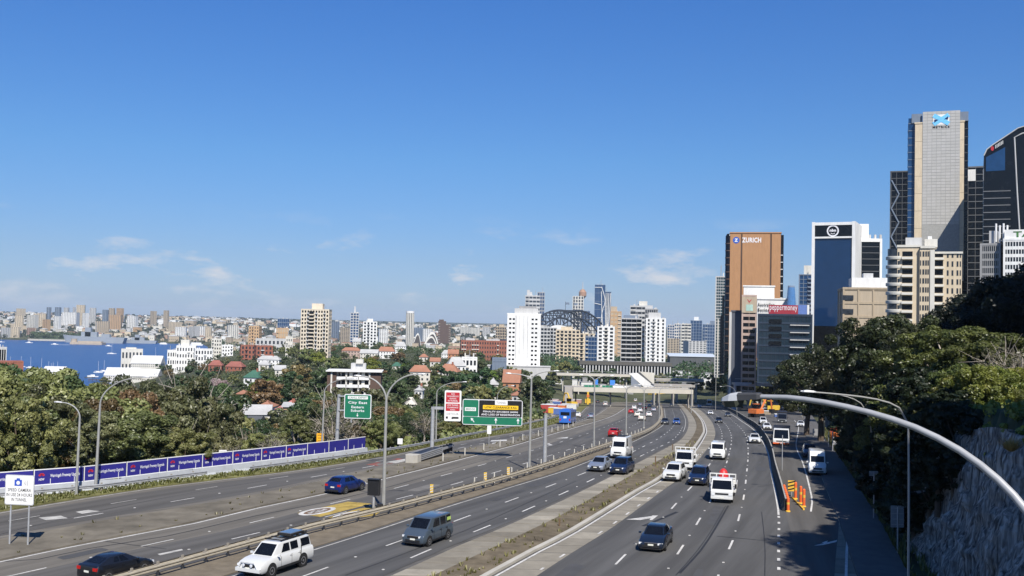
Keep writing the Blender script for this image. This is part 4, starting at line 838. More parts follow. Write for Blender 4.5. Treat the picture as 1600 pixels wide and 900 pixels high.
def car(label, kind, pos, heading, color, slope=0.0, group=None, detail=2, rear=False, cat='car', name=None):
    hl, hw, H, rw, hz0, hz1, bz, tz, xa, xb, xc, xd, wr, af, ar, gc, npan = KINDS[kind]
    t = Vector((heading.x, heading.y, 0)).normalized(); sl = heading.z/max(1e-6, math.hypot(heading.x, heading.y)); t = Vector((t.x, t.y, sl)).normalized(); l = Vector((0, 0, 1)).cross(t).normalized(); u = t.cross(l)
    M = Matrix(((t.x, l.x, u.x, pos.x), (t.y, l.y, u.y, pos.y), (t.z, l.z, u.z, pos.z+.02), (0, 0, 0, 1)))
    nm = name or {'van': 'van', 'highvan': 'van', 'minivan': 'small_van', 'ute': 'utility_truck', 'suv': 'suv_car'}.get(kind, kind+'_car')
    r = thing(nm, label, cat, group=group, mat=M)
    # lower body: stations along the length
    st = [(hl, .80, gc+.14, lerp(hz0, gc, .25)), (hl-.04, .90, gc+.04, hz0-.06), (hl-.22, .97, gc, hz0), (lerp(hl-.22, xa, .5), 1.0, gc, lerp(hz0, hz1, .62)+.02), (xa, 1.0, gc, hz1), (xa-.25, 1.0, gc, max(hz1, bz)), (0, 1.0, gc, bz), (xd+.35, 1.0, gc, lerp(bz, tz, .8)), (xd, 1.0, gc, tz), (-hl+.16, .97, gc, tz-.02), (-hl+.03, .91, gc+.05, tz-.08), (-hl, .84, gc+.16, tz-.22)]
    if xd < -hl+.2: st = [q for q in st if not (-hl+.05 < q[0] < xd+.2 and q[0] != xd)]; st = sorted(set(st), key=lambda q: -q[0])
    st = sorted(st, key=lambda q: -q[0]); mb = MB(); n = 12
    for (x, wf, zl, zt) in st:
        w = hw*wf; hh = zt-zl
        ring = [(w*.90, zl), (w, zl+hh*.22), (w*1.0, zl+hh*.55), (w*.975, zl+hh*.82), (w*.90, zt-.015), (w*.6, zt+.01)]
        for (y, z) in ring: mb.v.append((x, y, z))
        for (y, z) in ring[::-1]: mb.v.append((x, -y, z))
    m = len(st)
    for i in range(m-1):
        for k in range(n): mb.f.append((i*n+k, (i+1)*n+k, (i+1)*n+(k+1) % n, i*n+(k+1) % n))
    mb.f.append(tuple(range(n))); mb.f.append(tuple((m-1)*n+k for k in range(n))[::-1])
    body = mb.build('body', color, r, smooth=38)
    # cabin
    cw = hw*.90; z0 = lambda x: lerp(bz, hz1, max(0, min(1, (x-xa+.4)/.4))) if x > 0 else lerp(bz, tz, max(0, min(1, x/xd)))
    A = [(xa, cw*.93, hz1-.03), (xd, cw*.95, tz-.03)]; rz = H-.05
    low = [(xa, cw*.90, hz1-.04), (xb-.05, cw, bz-.04), (xc, cw, lerp(bz, tz, .7)-.04), (xd, cw*.90, tz-.04)]
    top = [(xb, rw*.97, rz), (xb-.3, rw, rz), (xc+.25, rw, rz), (xc, rw*.95, rz-.01)]
    cap = [(xb-.14, rw*.80, H-.005), (xb-.4, rw*.82, H), (xc+.4, rw*.82, H), (xc+.12, rw*.80, H-.015)]
    mb = MB(); rings = []
    for lay in (low, top, cap):
        ring = [(x, y, z) for x, y, z in lay] + [(x, -y, z) for x, y, z in lay[::-1]]; rings.append(ring); mb.v.extend(ring)
    for i in range(2):
        for k in range(8): mb.f.append((i*8+k, i*8+(k+1) % 8, (i+1)*8+(k+1) % 8, (i+1)*8+k)[::-1])
    mb.f.append(tuple(16+k for k in range(8))[::-1]); mb.f = [f[::-1] for f in mb.f]
    mb.build('cabin', color, r, smooth=30)
    def pane(nm, a, b, c, d, u0, u1, v0, v1, off=.012):     # a,b low edge; d,c high edge
        a, b, c, d = map(Vector, (a, b, c, d)); q = []
        nn = (b-a).cross(d-a).normalized()
        ctr = Vector((-.3, 0, bz)); nn = nn if nn.dot((a+b+c+d)/4-ctr) > 0 else -nn
        for (uu, vv) in ((u0, v0), (u1, v0), (u1, v1), (u0, v1)): q.append((a.lerp(b, uu)).lerp(d.lerp(c, uu), vv)+nn*off)
        if (q[1]-q[0]).cross(q[3]-q[0]).dot(nn) < 0: q = q[::-1]
        MB().add(q, [(0, 1, 2, 3)]).build(nm, CARGLASS, r)
    L0 = [Vector(p) for p in low]; T0 = [Vector(p) for p in top]; mir = lambda v: Vector((v.x, -v.y, v.z))
    pane('windscreen', mir(L0[0]), L0[0], T0[0], mir(T0[0]), .06, .94, .10, {'highvan': .60, 'van': .80}.get(kind, .93))
    pane('rear_window', mir(L0[3]), L0[3], T0[3], mir(T0[3]), .10, .90, .30, .92)
    def side(x0, x1, f0=1):
        # pane between stations on the side face, interpolated on the low and high edges
        for s in (1, -1):
            def lo(x):
                tt = (x-L0[1].x)/(L0[2].x-L0[1].x); return L0[1].lerp(L0[2], tt)
            def hi(x):
                tt = (x-T0[1].x)/(T0[2].x-T0[1].x); return T0[1].lerp(T0[2], tt)
            a, b = lo(x0), lo(x1); c, d = hi(x1-(.0)), hi(x0-(.0))
            if f0 == 2: d = hi(x0-.34) ; a = lo(x0+.15)
            if f0 == 3: c = hi(min(x1+.22, x1+.22))
            q = [v if s == 1 else mir(v) for v in (a, b, c, d)]; pane('side_window', *q, .02, .98, .20, .90)
    xs0, xs1 = xb-.02, xc+.02
    if kind in ('van', 'highvan'):
        side(xb-.05, xb-1.0, 2)
        if kind == 'van': side(xb-1.15, xb-2.4); side(xb-2.55, xc+.15)
    elif kind == 'ute': side(.55, -.30, 2); side(-.38, -1.15); side(-1.45, -2.38)
    elif kind == 'minivan': side(xb, -.25, 2); side(-.38, -1.15); side(-1.28, xc+.1)
    elif kind == 'suv': side(xb, -.30, 2); side(-.38, -1.15); side(-1.22, xc+.12, 3)
    else: side(xb, -.38, 2); side(-.46, xc+.08, 3)
    # wheels, each tyre with its rim
    for x in (af, ar):
        for s in (1, -1):
            y0, y1 = s*(hw-.20), s*(hw+.015)
            if detail: MB().lathe([(wr+.075, s*(hw-.3)), (wr+.075, s*(hw+.004))], (x, 0, wr+.02), 'y', 18).build('wheel_arch', TRIM, r)
            wn = MB().lathe([(wr*.6, y0), (wr*.96, y0), (wr, lerp(y0, y1, .2)), (wr, lerp(y0, y1, .8)), (wr*.95, y1), (wr*.68, y1)], (x, 0, wr), 'y', 18).build('wheel', RUB, r, smooth=40)
            if detail: MB().lathe([(wr*.66, y1-s*.02), (wr*.64, y1+s*.004), (wr*.3, y1-s*.006), (wr*.1, y1+s*.006)], (x, 0, wr), 'y', 10).build('rim', RIM, wn)
    # lights, grille, plates, mirrors
    zf = lerp(gc, hz0, .74)
    for s in (1, -1):
        MB().obox((hl-.12, s*hw*.70, zf), (.10, -s*.0, 0), (-s*.05*s, .17, 0), (0, 0, .065)).build('headlight', CLEAR, r)
        MB().obox((-hl+.05, s*hw*.74, tz-.20), (.055, 0, 0), (0, .16, 0), (0, 0, .09 if kind not in ('van', 'minivan', 'highvan') else .18)).build('tail_light', TAIL, r)
        if detail: MB().obox((xa-.35, s*(hw+.08), hz1+.06), (.05, 0, 0), (0, .09, 0), (0, 0, .065)).build('mirror', color if detail > 1 else TRIM, r)
    MB().obox((hl-.005, 0, lerp(gc, hz0, .68)), (.02, 0, 0), (0, hw*.46, 0), (0, 0, .085)).build('grille', TRIM, r)
    if detail:
        MB().obox((hl-.02, 0, gc+.03), (.05, 0, 0), (0, hw*.80, 0), (0, 0, .03)).build('bumper_lip', TRIM, r); MB().obox((hl+.008, 0, lerp(gc, hz0, .68)+.095), (.015, 0, 0), (0, hw*.46, 0), (0, 0, .012)).build('grille_trim', RIM, r)
        for s in (1, -1): MB().obox((hl-.10, s*hw*.74, gc+.17), (.06, 0, 0), (0, .10, 0), (0, 0, .05)).build('fog_lamp', TRIM, r)
        MB().obox((hl-.0, 0, gc+.19), (.02, 0, 0), (0, hw*.62, 0), (0, 0, .07)).build('bumper_intake', TRIM, r)
        MB().obox((hl+.01, 0, gc+.30), (.02, 0, 0), (0, .19, 0), (0, 0, .055)).build('number_plate', NUMP, r)
        MB().obox((-hl+.03, 0, tz-.36), (.05, 0, 0), (0, .19, 0), (0, 0, .055)).build('number_plate', NUMP, r)
        MB().obox((-hl+.01, 0, gc+.14), (.02, 0, 0), (0, hw*.7, 0), (0, 0, .08)).build('rear_bumper', TRIM, r)
        for s in (1, -1): MB().obox((0, s*(hw*.99), gc+.09), (af-wr-.15, 0, 0), (0, .02, 0), (0, 0, .05)).build('sill', TRIM, r)
    if detail > 1:
        for s in (1, -1):
            for x in (-.30, -1.15): 
                if x > xd+.3: MB().obox((x+.06, s*hw*1.0, bz-.16), (.10, 0, 0), (0, .012, 0), (0, 0, .02)).build('door_handle', TRIM if kind in ('minivan',) else color, r)
            for x in (.72, -.34, -1.20):
                if x > xd+.3: MB().obox((x, s*hw*.996, lerp(gc, bz, .52)), (.008, 0, 0), (0, .01, 0), (0, 0, (bz-gc)*.36)).build('door_seam', TRIM, r)
    return r
LANES = [L_LR1, L_2A, L_2B, L_3A, L_C, L_B, L_A, L_RAMP1, L_RAMP2, L_E, L_SHLD, L_LR2]
def lane_dir(p):
    best, bd = None, 1e9
    for ln in LANES:
        for i in range(len(ln)-1):
            d = (ln[i].x-p.x)**2+(ln[i].y-p.y)**2
            if d < bd: bd, best = d, (ln[min(i+1, len(ln)-1)]-ln[max(i-1, 0)])
    return best.normalized()
def put_car(label, kind, px, py, color, toward=True, **k):
    p = G(px, py); p.z = zr(p.y); d = lane_dir(p); yaw = k.pop('yaw', 0.0)
    if yaw: d = Matrix.Rotation(R(yaw), 3, 'Z') @ d
    return car(label, kind, p, -d if toward else d, color, **k), p, d
BLACKP = paint('black', (0.008, 0.009, 0.012)); NAVY = paint('navy', (0.010, 0.022, 0.07), 0.3); BLUEP = paint('deep_blue', (0.008, 0.022, 0.13), 0.3); WHITEP = paint('white', (0.63, 0.64, 0.63)); GREYB = paint('blue_grey', (0.085, 0.115, 0.15), 0.4)
SILV = paint('silver', (0.40, 0.44, 0.50), 0.6); REDP = paint('red', (0.38, 0.012, 0.014)); DGREY = paint('dark_grey', (0.035, 0.038, 0.042), 0.3); SKYB = paint('mid_blue', (0.03, 0.09, 0.32), 0.3); CREAMP = paint('cream', (0.68, 0.66, 0.58))
# the ute with canopy, roof rack and bull bar
u, p, d = put_car('white utility truck with canopy, roof rack and solar panel at the bottom edge', 'ute', 431, 891, WHITEP, cat='utility truck')
for s in (1, -1): MB().box(-2.1, .35, s*.56-.03, s*.56+.03, 1.87, 1.94).build('rack_rail', TRIM, u)
for x in (.35, -.3, -.9, -1.5, -2.1): MB().box(x-.04, x+.04, -.62, .62, 1.90, 1.97).build('rack_bar', TRIM, u)
MB().box(-2.15, -.75, -.52, .52, 1.975, 2.10).build('rack_tray', TRIM, u); MB().box(-2.05, -.85, -.42, .42, 2.105, 2.14).build('solar_panel', pm('solar_panel_blue', (0.10, 0.16, 0.26), 0.15, spec=0.7), u); MB().box(-2.08, -.82, -.45, .45, 2.101, 2.118).build('panel_frame', RIM, u)
MB().tube([(2.72, -.75, .55), (2.74, -.45, 1.02), (2.74, .45, 1.02), (2.72, .75, .55)], .04, 7).build('bull_bar', WHITEP, u); MB().box(2.6, 2.78, -.88, .88, .46, .66).build('bull_bar_beam', WHITEP, u)
for s in (1, -1): MB().lathe([(.09, 2.76), (.10, 2.80), (.02, 2.81)], (0, s*.28, .84), 'x', 10).build('spot_lamp', CLEAR, u)
MB().box(-1.4, 1.1, -.98, -.90, .36, .42).build('side_step', TRIM, u); MB().box(-1.4, 1.1, .90, .98, .36, .42).build('side_step', TRIM, u)
MB().box(-1.30, -1.255, -.945, -.925, .62, 1.62).build('canopy_gap', TRIM, u); MB().box(-1.30, -1.255, .925, .945, .62, 1.62).build('canopy_gap', TRIM, u)
put_car('black two-door hatchback driving away at the bottom left edge', 'coupe', 181, 900, BLACKP, False)
put_car('dark blue hatchback driving away beside the median', 'hatch', 540, 768, BLUEP, False)
k_, p, d = put_car('blue-grey small van with yellow window sticker near the bottom middle', 'minivan', 668, 846, GREYB, cat='van')
MB().box(-1.9, -1.35, .80, .803, 1.22, 1.55).build('window_sticker', pm('sticker_lime', (0.45, 0.62, 0.15), 0.6), k_)
put_car('silver sedan beside the guard rail, left of the navy car', 'sedan', 938, 734, SILV)
hv, p, d = put_car('white high-roofed van just behind the silver sedan', 'highvan', 971, 714, WHITEP, cat='van'); MB().box(.2, 1.1, -.5, .5, 2.56, 2.62).build('roof_vent', TRIM, hv); MB().box(-1.8, -.4, -.6, .6, 2.56, 2.60).build('roof_panel', TRIM, hv)
put_car('navy hatchback beside the concrete median, right of the silver sedan', 'suv', 972, 739, NAVY)
put_car('white compact car on the concrete shoulder', 'suv', 1054, 749, WHITEP)
put_car('dark blue off-road car left of the white tray truck', 'suv', 1093, 755, NAVY)
put_car('black sedan driving towards the camera alone in the lower right lanes', 'sedan', 1025, 852, paint('black_blue', (0.010, 0.016, 0.03), 0.2))
put_car('white van in the middle inbound lane behind the tray truck', 'van', 1122, 716, WHITEP, cat='van')
put_car('white sedan in the right hand inbound lane near the barrier', 'sedan', 1179, 692, WHITEP)
put_car('white panel van on the ramp, nearest vehicle to the orange dividers', 'highvan', 1276, 739, WHITEP, cat='van')
put_car('dark blue car on the ramp just behind the white panel van', 'suv', 1265, 714, NAVY)
put_car('red hatchback driving away by the guard rail', 'hatch', 960, 682, REDP, False)
far = [('blue car at the outside of the bend before the pale bridge', 'hatch', 1057, 663, SKYB, True), ('dark grey car beside the blue car at the bend', 'hatch', 1039, 663, DGREY, True), ('dark car on the shoulder side of the bend right of the concrete median', 'hatch', 1123, 661, BLACKP, True),
 ('white car second behind the dark car on the inbound bend', 'sedan', 1110, 648, WHITEP, True), ('white car left of the white bus on the inbound lanes', 'sedan', 1093, 637, WHITEP, True), ('dark car hugging the curved barrier', 'sedan', 1137, 651, DGREY, True), ('dark car approaching just below the pale bridge', 'hatch', 1049, 635, DGREY, True),
 ('dark car on the right hand lane just below the pale bridge', 'hatch', 1080, 633, BLACKP, True), ('white car in front of the blue and white bus', 'hatch', 903, 652, WHITEP, False), ('silver car right of the blue and white bus driving away', 'sedan', 924, 654, SILV, False), ('white car left of the slim twin lamp before the bridge', 'hatch', 996, 651, CREAMP, False),
 ('white car ahead of another near the left end of the outbound jam', 'sedan', 1000, 644, WHITEP, False), ('white car in the outbound queue beside the guard rail', 'hatch', 1014, 651, WHITEP, False), ('white sedan further up the outbound queue', 'sedan', 1015, 636, WHITEP, False), ('silver sedan at the head of the outbound queue', 'sedan', 1000, 634, SILV, False),
 ('white car on the ramp between the footpath and the work zone', 'sedan', 1251, 667, WHITEP, True), ('white car parked in the work zone beside the curved barrier', 'sedan', 1198, 671, WHITEP, True), ('white utility parked in the work zone behind another white car', 'ute', 1192, 663, WHITEP, True)]
far += [(f'{cn} car in the dense outbound queue below the pale bridge, {o_} of the queue', kd_, x_, y_, c_, False) for (cn, kd_, x_, y_, c_, o_) in (('white', 'suv', 991, 640, WHITEP, 'first'), ('black', 'sedan', 1007, 640, BLACKP, 'second'), ('silver', 'hatch', 1021, 643, SILV, 'third'), ('white', 'van', 993, 628, WHITEP, 'fourth'), ('dark grey', 'suv', 1008, 629, DGREY, 'fifth'), ('white', 'hatch', 1019, 629, WHITEP, 'sixth'), ('red', 'hatch', 986, 646, REDP, 'seventh'), ('cream', 'suv', 1003, 657, CREAMP, 'eighth'))]
far += [('white van approaching under the right part of the pale bridge', 'van', 1084, 628, WHITEP, True), ('silver car on the inner inbound lane below the bridge', 'sedan', 1043, 627, SILV, True), ('dark car on the left carriageway under the bridge', 'suv', 934, 630, DGREY, False), ('white truck-like van climbing the left carriageway', 'van', 946, 634, WHITEP, False)]
for (lab, kd, x, y, c, tw) in far: put_car(lab, kd, x, y, c, tw, detail=1)
# cab-over trucks
def cab_truck(label, px, py, cabm, traym, L=5.6, tray=True, box=None, load=None, W=.95, Hc=2.15, toward=True, stripe=None):
    p = G(px, py); d = lane_dir(p); d = -d if toward else d; t = Vector((d.x, d.y, 0)).normalized(); r = thing('truck', label, 'truck', Vector((p.x, p.y, zr(p.y)+.02)), math.atan2(t.y, t.x)); hl = L/2
    prof = [(hl-.06, .42), (hl, .62), (hl-.02, 1.05), (hl-.10, 1.20), (hl-.42, Hc-.08), (hl-.62, Hc), (hl-1.55, Hc), (hl-1.62, Hc-.1), (hl-1.62, .42)]; mb = MB(); n = len(prof)
    for s, w in ((1, W), (-1, W)):
        for (x, z) in prof: mb.v.append((x, s*(w if z < Hc-.3 else w*.93), z))
    mb.f = [tuple(range(n))[::-1], tuple(range(n, 2*n))]+[(i, (i+1) % n, (i+1) % n+n, i+n) for i in range(n)]; mb.build('cab', cabm, r, smooth=25)
    a, b = Vector((hl-.115, 0, 1.26)), Vector((hl-.405, 0, Hc-.16)); o = Vector((.02, 0, .012))
    MB().add([a+o+Vector((0, -W*.90, 0)), a+o+Vector((0, W*.90, 0)), b+o+Vector((0, W*.84, 0)), b+o+Vector((0, -W*.84, 0))], [(0, 1, 2, 3)]).build('windscreen', CARGLASS, r)
    for s in (1, -1): MB().add([(hl-.30, s*(W+.008), 1.22), (hl-1.35, s*(W+.008), 1.22), (hl-1.35, s*(W*.965), Hc-.22), (hl-.55, s*(W*.965), Hc-.22)], [(0, 1, 2, 3) if s < 0 else (3, 2, 1, 0)]).build('side_window', CARGLASS, r)
    MB().box(hl-.01, hl+.03, -W*.6, W*.6, .80, .93).build('grille', TRIM, r); MB().box(hl-.05, hl+.06, -W, W, .42, .62).build('bumper', stripe or cabm, r)
    for s in (1, -1):
        MB().obox((hl-.0, s*W*.80, .78), (.03, 0, 0), (0, .15, 0), (0, 0, .09)).build('headlight', CLEAR, r); MB().obox((hl-.25, s*(W+.22), 1.55), (.03, 0, 0), (0, .09, 0), (0, 0, .20)).build('mirror', TRIM, r); MB().obox((hl-.25, s*(W+.10), 1.55), (.02, 0, 0), (0, .12, 0), (0, 0, .02)).build('mirror_arm', TRIM, r)
    MB().box(-hl, hl-1.7, -.4, .4, .55, .78).build('chassis', TRIM, r)
    if tray:
        MB().box(-hl, hl-1.7, -W-.22, W+.22, .80, .90).build('tray_floor', traym, r)
        for s in (1, -1): MB().box(-hl, hl-1.75, s*(W+.2)-.03, s*(W+.2)+.03, .905, 1.32).build('tray_side', traym, r)
        MB().box(-hl, -hl+.05, -W, W, .905, 1.32).build('tailgate', traym, r); mb = MB()
        for q in range(5): mb.box(hl-1.74, hl-1.69, -W-.22, W+.22, .92+.36*q, 1.02+.36*q)
        for q in (-1, -.5, 0, .5, 1): mb.box(hl-1.745, hl-1.685, q*(W+.18)-.04, q*(W+.18)+.04, .9, 2.46)
        mb.build('headboard', traym, r)
    if box: MB().box(-hl, hl-1.72, -W-.08, W+.08, .85, box).build('box_body', traym, r)
    for x in (hl-1.0, -hl+1.1):
        for s in (1, -1):
            w_ = MB().lathe([(.25, s*(W-.22)), (.37, s*(W-.2)), (.38, s*(W-.05)), (.36, s*(W+.01)), (.26, s*(W+.01))], (x, 0, .38), 'y', 16).build('wheel', RUB, r, smooth=40); MB().lathe([(.25, s*(W-.01)), (.1, s*(W+.015))], (x, 0, .38), 'y', 10).build('rim', WHITEP, w_)
    MB().box(hl+.05, hl+.075, -.19, .19, .47, .57).build('number_plate', NUMP, r)
    return r
tr = cab_truck('white tray truck carrying a red tank, driving in the middle inbound lane', 1130, 779, WHITEP, pm('tray_white', (0.62, 0.62, 0.60), 0.5), 6.0)
o = MB().lathe([(.42, -.35), (.46, .1), (.46, 1.0), (.30, 1.35), (.12, 1.5)], seg=14).build('red_tank', pm('tank_red', (0.55, 0.03, 0.03), 0.4), smooth=40)
tt = tr.rotation_euler[2]; o.location = tr.location+Vector((math.cos(tt)*.35, math.sin(tt)*.35, 1.25)); tag(o, 'red upright tank standing on the tray of the white truck', 'tank')
cab_truck('white small truck on the concrete shoulder behind the compact car', 1072, 731, WHITEP, pm('tray_white', (0.62, 0.62, 0.60), 0.5), 5.2, True, None)
cab_truck('white truck with orange bumper parked in the work zone', 1221, 694, WHITEP, DARK(), 8.0, False, 2.6, None, 1.2, 2.7, True, OR)
cab_truck('dark grey truck parked deeper in the work zone under the lamp arm', 1222, 660, paint('truck_grey', (0.06, 0.065, 0.07)), DARK(), 7.5, False, 2.9, None, 1.2, 2.6)
# buses
def bus(label, px, py, bodym, lowm, toward, L=11.5, W=1.25, H=3.15, glassm=None):
    p = G(px, py); d = lane_dir(p); d = -d if toward else d; t = Vector((d.x, d.y, 0)).normalized(); r = thing('bus', label, 'bus', Vector((p.x, p.y, zr(p.y)+.05)), math.atan2(t.y, t.x)); r.rotation_euler[1] = -math.atan(d.z) ; hl = L/2
    MB().box(-hl, hl, -W, W, .35, 1.15).build('skirt', lowm, r); mb = MB(); mb.prism([(-hl, -W), (hl-.1, -W), (hl, -W+.2), (hl, W-.2), (hl-.1, W), (-hl, W)], 1.15, H-.1); mb.prism([(-hl+.1, -W+.12), (hl-.15, -W+.12), (hl-.15, W-.12), (-hl+.1, W-.12)], H-.1, H); mb.build('body', bodym, r)
    MB().box(-hl+1, hl-2.5, -.8, .8, H+.002, H+.22).build('air_conditioner', bodym, r)
    for s in (1, -1):
        for q in range(6): x0 = -hl+.7+q*(L-1.6)/6; MB().box(x0, x0+(L-1.6)/6-.12, s*(W+.005)-.004, s*(W+.005)+.004, 1.45, 2.6).build('side_window', CARGLASS, r)
        MB().obox((-hl-.01, s*W*.82, 1.0), (.02, 0, 0), (0, .12, 0), (0, 0, .22)).build('tail_light', TAIL, r)
        for x in (hl-2.6, -hl+2.8): MB().lathe([(.3, s*(W-.25)), (.48, s*(W-.22)), (.48, s*(W+.01)), (.3, s*(W+.02))], (x, 0, .48), 'y', 16).build('wheel', RUB, r)
    MB().box(hl, hl+.012, -W+.2, W-.2, 1.35, 2.7).build('windscreen', CARGLASS, r); MB().box(-hl-.012, -hl, -W+.25, W-.25, 1.9, 2.65).build('rear_window', CARGLASS, r); MB().box(-hl-.014, -hl, -.35, .35, 1.3, 1.75).build('rear_panel', WHITEP, r)
    return r
bus('blue and white bus driving away on the left carriageway', 887, 662, paint('bus_blue', (0.03, 0.13, 0.48)), paint('bus_blue', (0.03, 0.13, 0.48)), False, 11.0)
bus('white bus with dark windows approaching on the inbound lanes below the bridge', 1108, 634, WHITEP, WHITEP, True)
# ================================================================ buildings
def wm(name, col, **k): return pm('wall_'+name, col, k.pop('rough', .8), var=k.pop('var', .10), scale=.15, spec=.25, stretch=(1.6, 1.6, .35), var2=.07, scale2=.9, **k)
WHT = wm('white', (0.70, 0.70, 0.68)); OFFW = wm('off_white', (0.58, 0.56, 0.50)); CRM = wm('cream', (0.56, 0.47, 0.34)); BEI = wm('beige', (0.40, 0.33, 0.24)); TAN = wm('tan', (0.45, 0.30, 0.17)); GRY = wm('grey', (0.30, 0.30, 0.30)); LGRY = wm('light_grey', (0.47, 0.47, 0.46)); DGR = wm('dark_grey', (0.09, 0.095, 0.10))
BRK = wm('red_brick', (0.27, 0.105, 0.07)); BRKO = wm('orange_brick', (0.40, 0.19, 0.10)); BRWN = wm('brown', (0.10, 0.065, 0.05)); PINK = wm('pinkish', (0.42, 0.32, 0.27)); BLKW = wm('black', (0.02, 0.021, 0.024)); TERR = wm('terracotta_roof', (0.32, 0.155, 0.10)); ZBR = wm('bronze_orange', (0.39, 0.215, 0.108), var=.03); ROOFG = wm('roof_grey', (0.40, 0.40, 0.39)); GREENR = wm('green_roof', (0.05, 0.13, 0.09)); BLUEG = wm('blue_grey', (0.16, 0.20, 0.26))
GD = glassy('glass_dark', (0.018, 0.022, 0.028)); GB = glassy('glass_blue', (0.012, 0.045, 0.12), .12); GT = glassy('glass_teal', (0.02, 0.05, 0.065), .12); GK = glassy('glass_black', (0.006, 0.007, 0.009), .18, spec=.3); GW = glassy('glass_window', (0.03, 0.036, 0.045), .2, var=.5, scale=.6)
def facade(mb, w, d, h, nf, nx, ny, pier, band, z0=0.0, pr=.25, x0=None):
    """floor bands and piers standing proud of the glazed core, on front and sides"""
    xl = -w/2 if x0 is None else x0; fh = h/nf; e = pr
    if band > 0:
        for i in range(nf+1):
            zc = z0+i*fh; a = zc-(fh*band/2 if i > 0 else 0); b = zc+(fh*band/2 if i < nf else 0)
            if b-a > .01: mb.box(xl-e, xl+w+e, -e, d+e, a, b)
    if pier > 0:
        bw = w/nx; q = e+.06
        for i in range(nx+1):
            xc = xl+i*bw; a = max(xl-q, xc-bw*pier/2); b = min(xl+w+q, xc+bw*pier/2); mb.box(a, b, -q, 0.5, z0, z0+h+.01)
        if ny:
            bd = d/ny
            for i in range(ny+1):
                yc = i*bd; a = max(-q-.01, yc-bd*pier/2); b = min(d+q, yc+bd*pier/2)
                mb.box(xl-q-.02, xl+.3, a, b, z0, z0+h+.02); mb.box(xl+w-.3, xl+w+q+.02, a, b, z0, z0+h+.02)
def tower(label, pl, pr_, pt, Y, wall, glass=None, nf=12, nx=6, ny=4, pier=.4, band=.5, depth=18., yaw=0., base=None, name='apartment_tower', cat='building', roof=(), group=None, proud=.25, zfoot=None):
    pm_ = (pl+pr_)/2; c = P(pm_, pt, Y); w = (P(pr_, pt, Y)-P(pl, pt, Y)).x*1.0
    zb = zfoot if zfoot is not None else (P(pm_, base, Y).z if base else ground(c.x, Y)-2.0)
    h = c.z-zb; az = math.atan2(c.x, Y); w *= math.cos(az); r = thing(name, label, cat, (c.x, Y, zb), R(yaw)-az, group)   # fronts face the freeway
    MB().box(-w/2, w/2, 0, depth, 0, h-.02).build('glazing', glass or GW, r)
    mb = MB(); facade(mb, w, depth, h, nf, nx, ny, pier, band, pr=proud); mb.build('facade', wall, r)['kind'] = 'stuff'
    MB().box(-w/2-.35, w/2+.35, -.35, depth+.35, h-.01, h+.6).build('parapet', wall, r)
    if nf >= 4 and nx >= 3 and Y > 600:      # balconies on some bays, clutter on the roof
        g = random.Random(int(pl*13+Y)); mb = MB(); bw = w/nx; cols_ = g.sample(range(nx), max(1, nx//3))
        for j in cols_:
            for i in range(1, nf): mb.box(-w/2+bw*(j+.06), -w/2+bw*(j+.94), -proud-1.1, -proud-.08, i*h/nf-.15, i*h/nf+.75)
        mb.build('balconies', g.choice([wall, OFFW, LGRY]), r)['kind'] = 'stuff'
        for q in range(g.randint(2, 5)): x_ = g.uniform(-w*.42, w*.36); y_ = g.uniform(depth*.1, depth*.7); MB().box(x_, x_+w*g.uniform(.04, .14), y_, y_+depth*.15, h+.6, h+.6+g.uniform(.8, 2.6)).build('roof_unit', g.choice([LGRY, GRY, OFFW]), r)
        if g.random() < .5: x_ = g.uniform(-w*.3, w*.3); MB().tube([(x_, depth*.4, h+.6), (x_, depth*.4, h+4+h*.06)], .15+Y*.00012, 5).build('antenna', GRY, r)
    for (a, b, hh, m) in roof: MB().box(-w/2+a*w, -w/2+b*w, depth*.2, depth*.8, h+.6, h+.6+hh).build('plant_room', m or wall, r)
    return r, w, h
# ---------------------------------------------------------------- right hand towers
r, w, h = tower('tall bronze-orange office tower with ZURICH lettering at the top', 1141, 1220, 364.5, 520, ZBR, GK, 1, 1, 0, 0, 0, 30, 0, 600, 'office_tower')
Z1 = lambda px: (px-1180.5)/79*w
for (a, b) in ((1141,1157.6),(1160.2,1203.4),(1206,1220)): MB().box(Z1(a), Z1(b), -.5, -.01, h*.02, h-.4).build('cladding', ZBR, r)
MB().box(Z1(1157.6), Z1(1160.2), -.12, -.01, h*.02, h-.4).build('groove', BRWN, r); MB().box(Z1(1203.4), Z1(1206), -.12, -.01, h*.02, h-.4).build('groove', BRWN, r)
MB().lathe([(1.9, 0), (1.9, h-1.5), (1.2, h-.2)], (Z1(1139.3), 1.6, 0), 'z', 12).build('corner_bay', GK, r, smooth=40); mb = MB()
for i in range(20): mb.lathe([(2.0, i*h/21+1.8), (2.0, i*h/21+2.3)], (Z1(1139.3), 1.6, 0), 'z', 12)
mb.build('bay_band', BRWN, r); MB().box(Z1(1220), Z1(1224.5), .3, 20, 0, h-.8).build('side_glazing', GK, r); mb = MB()
for i in range(18): mb.box(Z1(1220), Z1(1223.8), -.2, 20.2, 4+i*3.6, 4.5+i*3.6)
mb.build('side_band', LGRY, r)
put_text('ZURICH', (Z1(1174.5), -.52, h-3.5), (1, 0, 0), (0, 0, 1), LETW, r, width=9.5, height=2.6, off=.05, bold=.03)
MB().add([(Z1(1150.4)+1.7*math.cos(a), -.56, h-3.6+1.7*math.sin(a)) for a in np.linspace(0, 2*math.pi, 25)[:-1]], [tuple(range(24))[::-1]]).build('emblem', pm('emblem_blue', (0.03, 0.10, 0.42), .5), r); put_text('Z', (Z1(1150.4), -.57, h-3.6), (1, 0, 0), (0, 0, 1), LETW, r, width=1.7, height=1.7, off=.03, bold=.06)
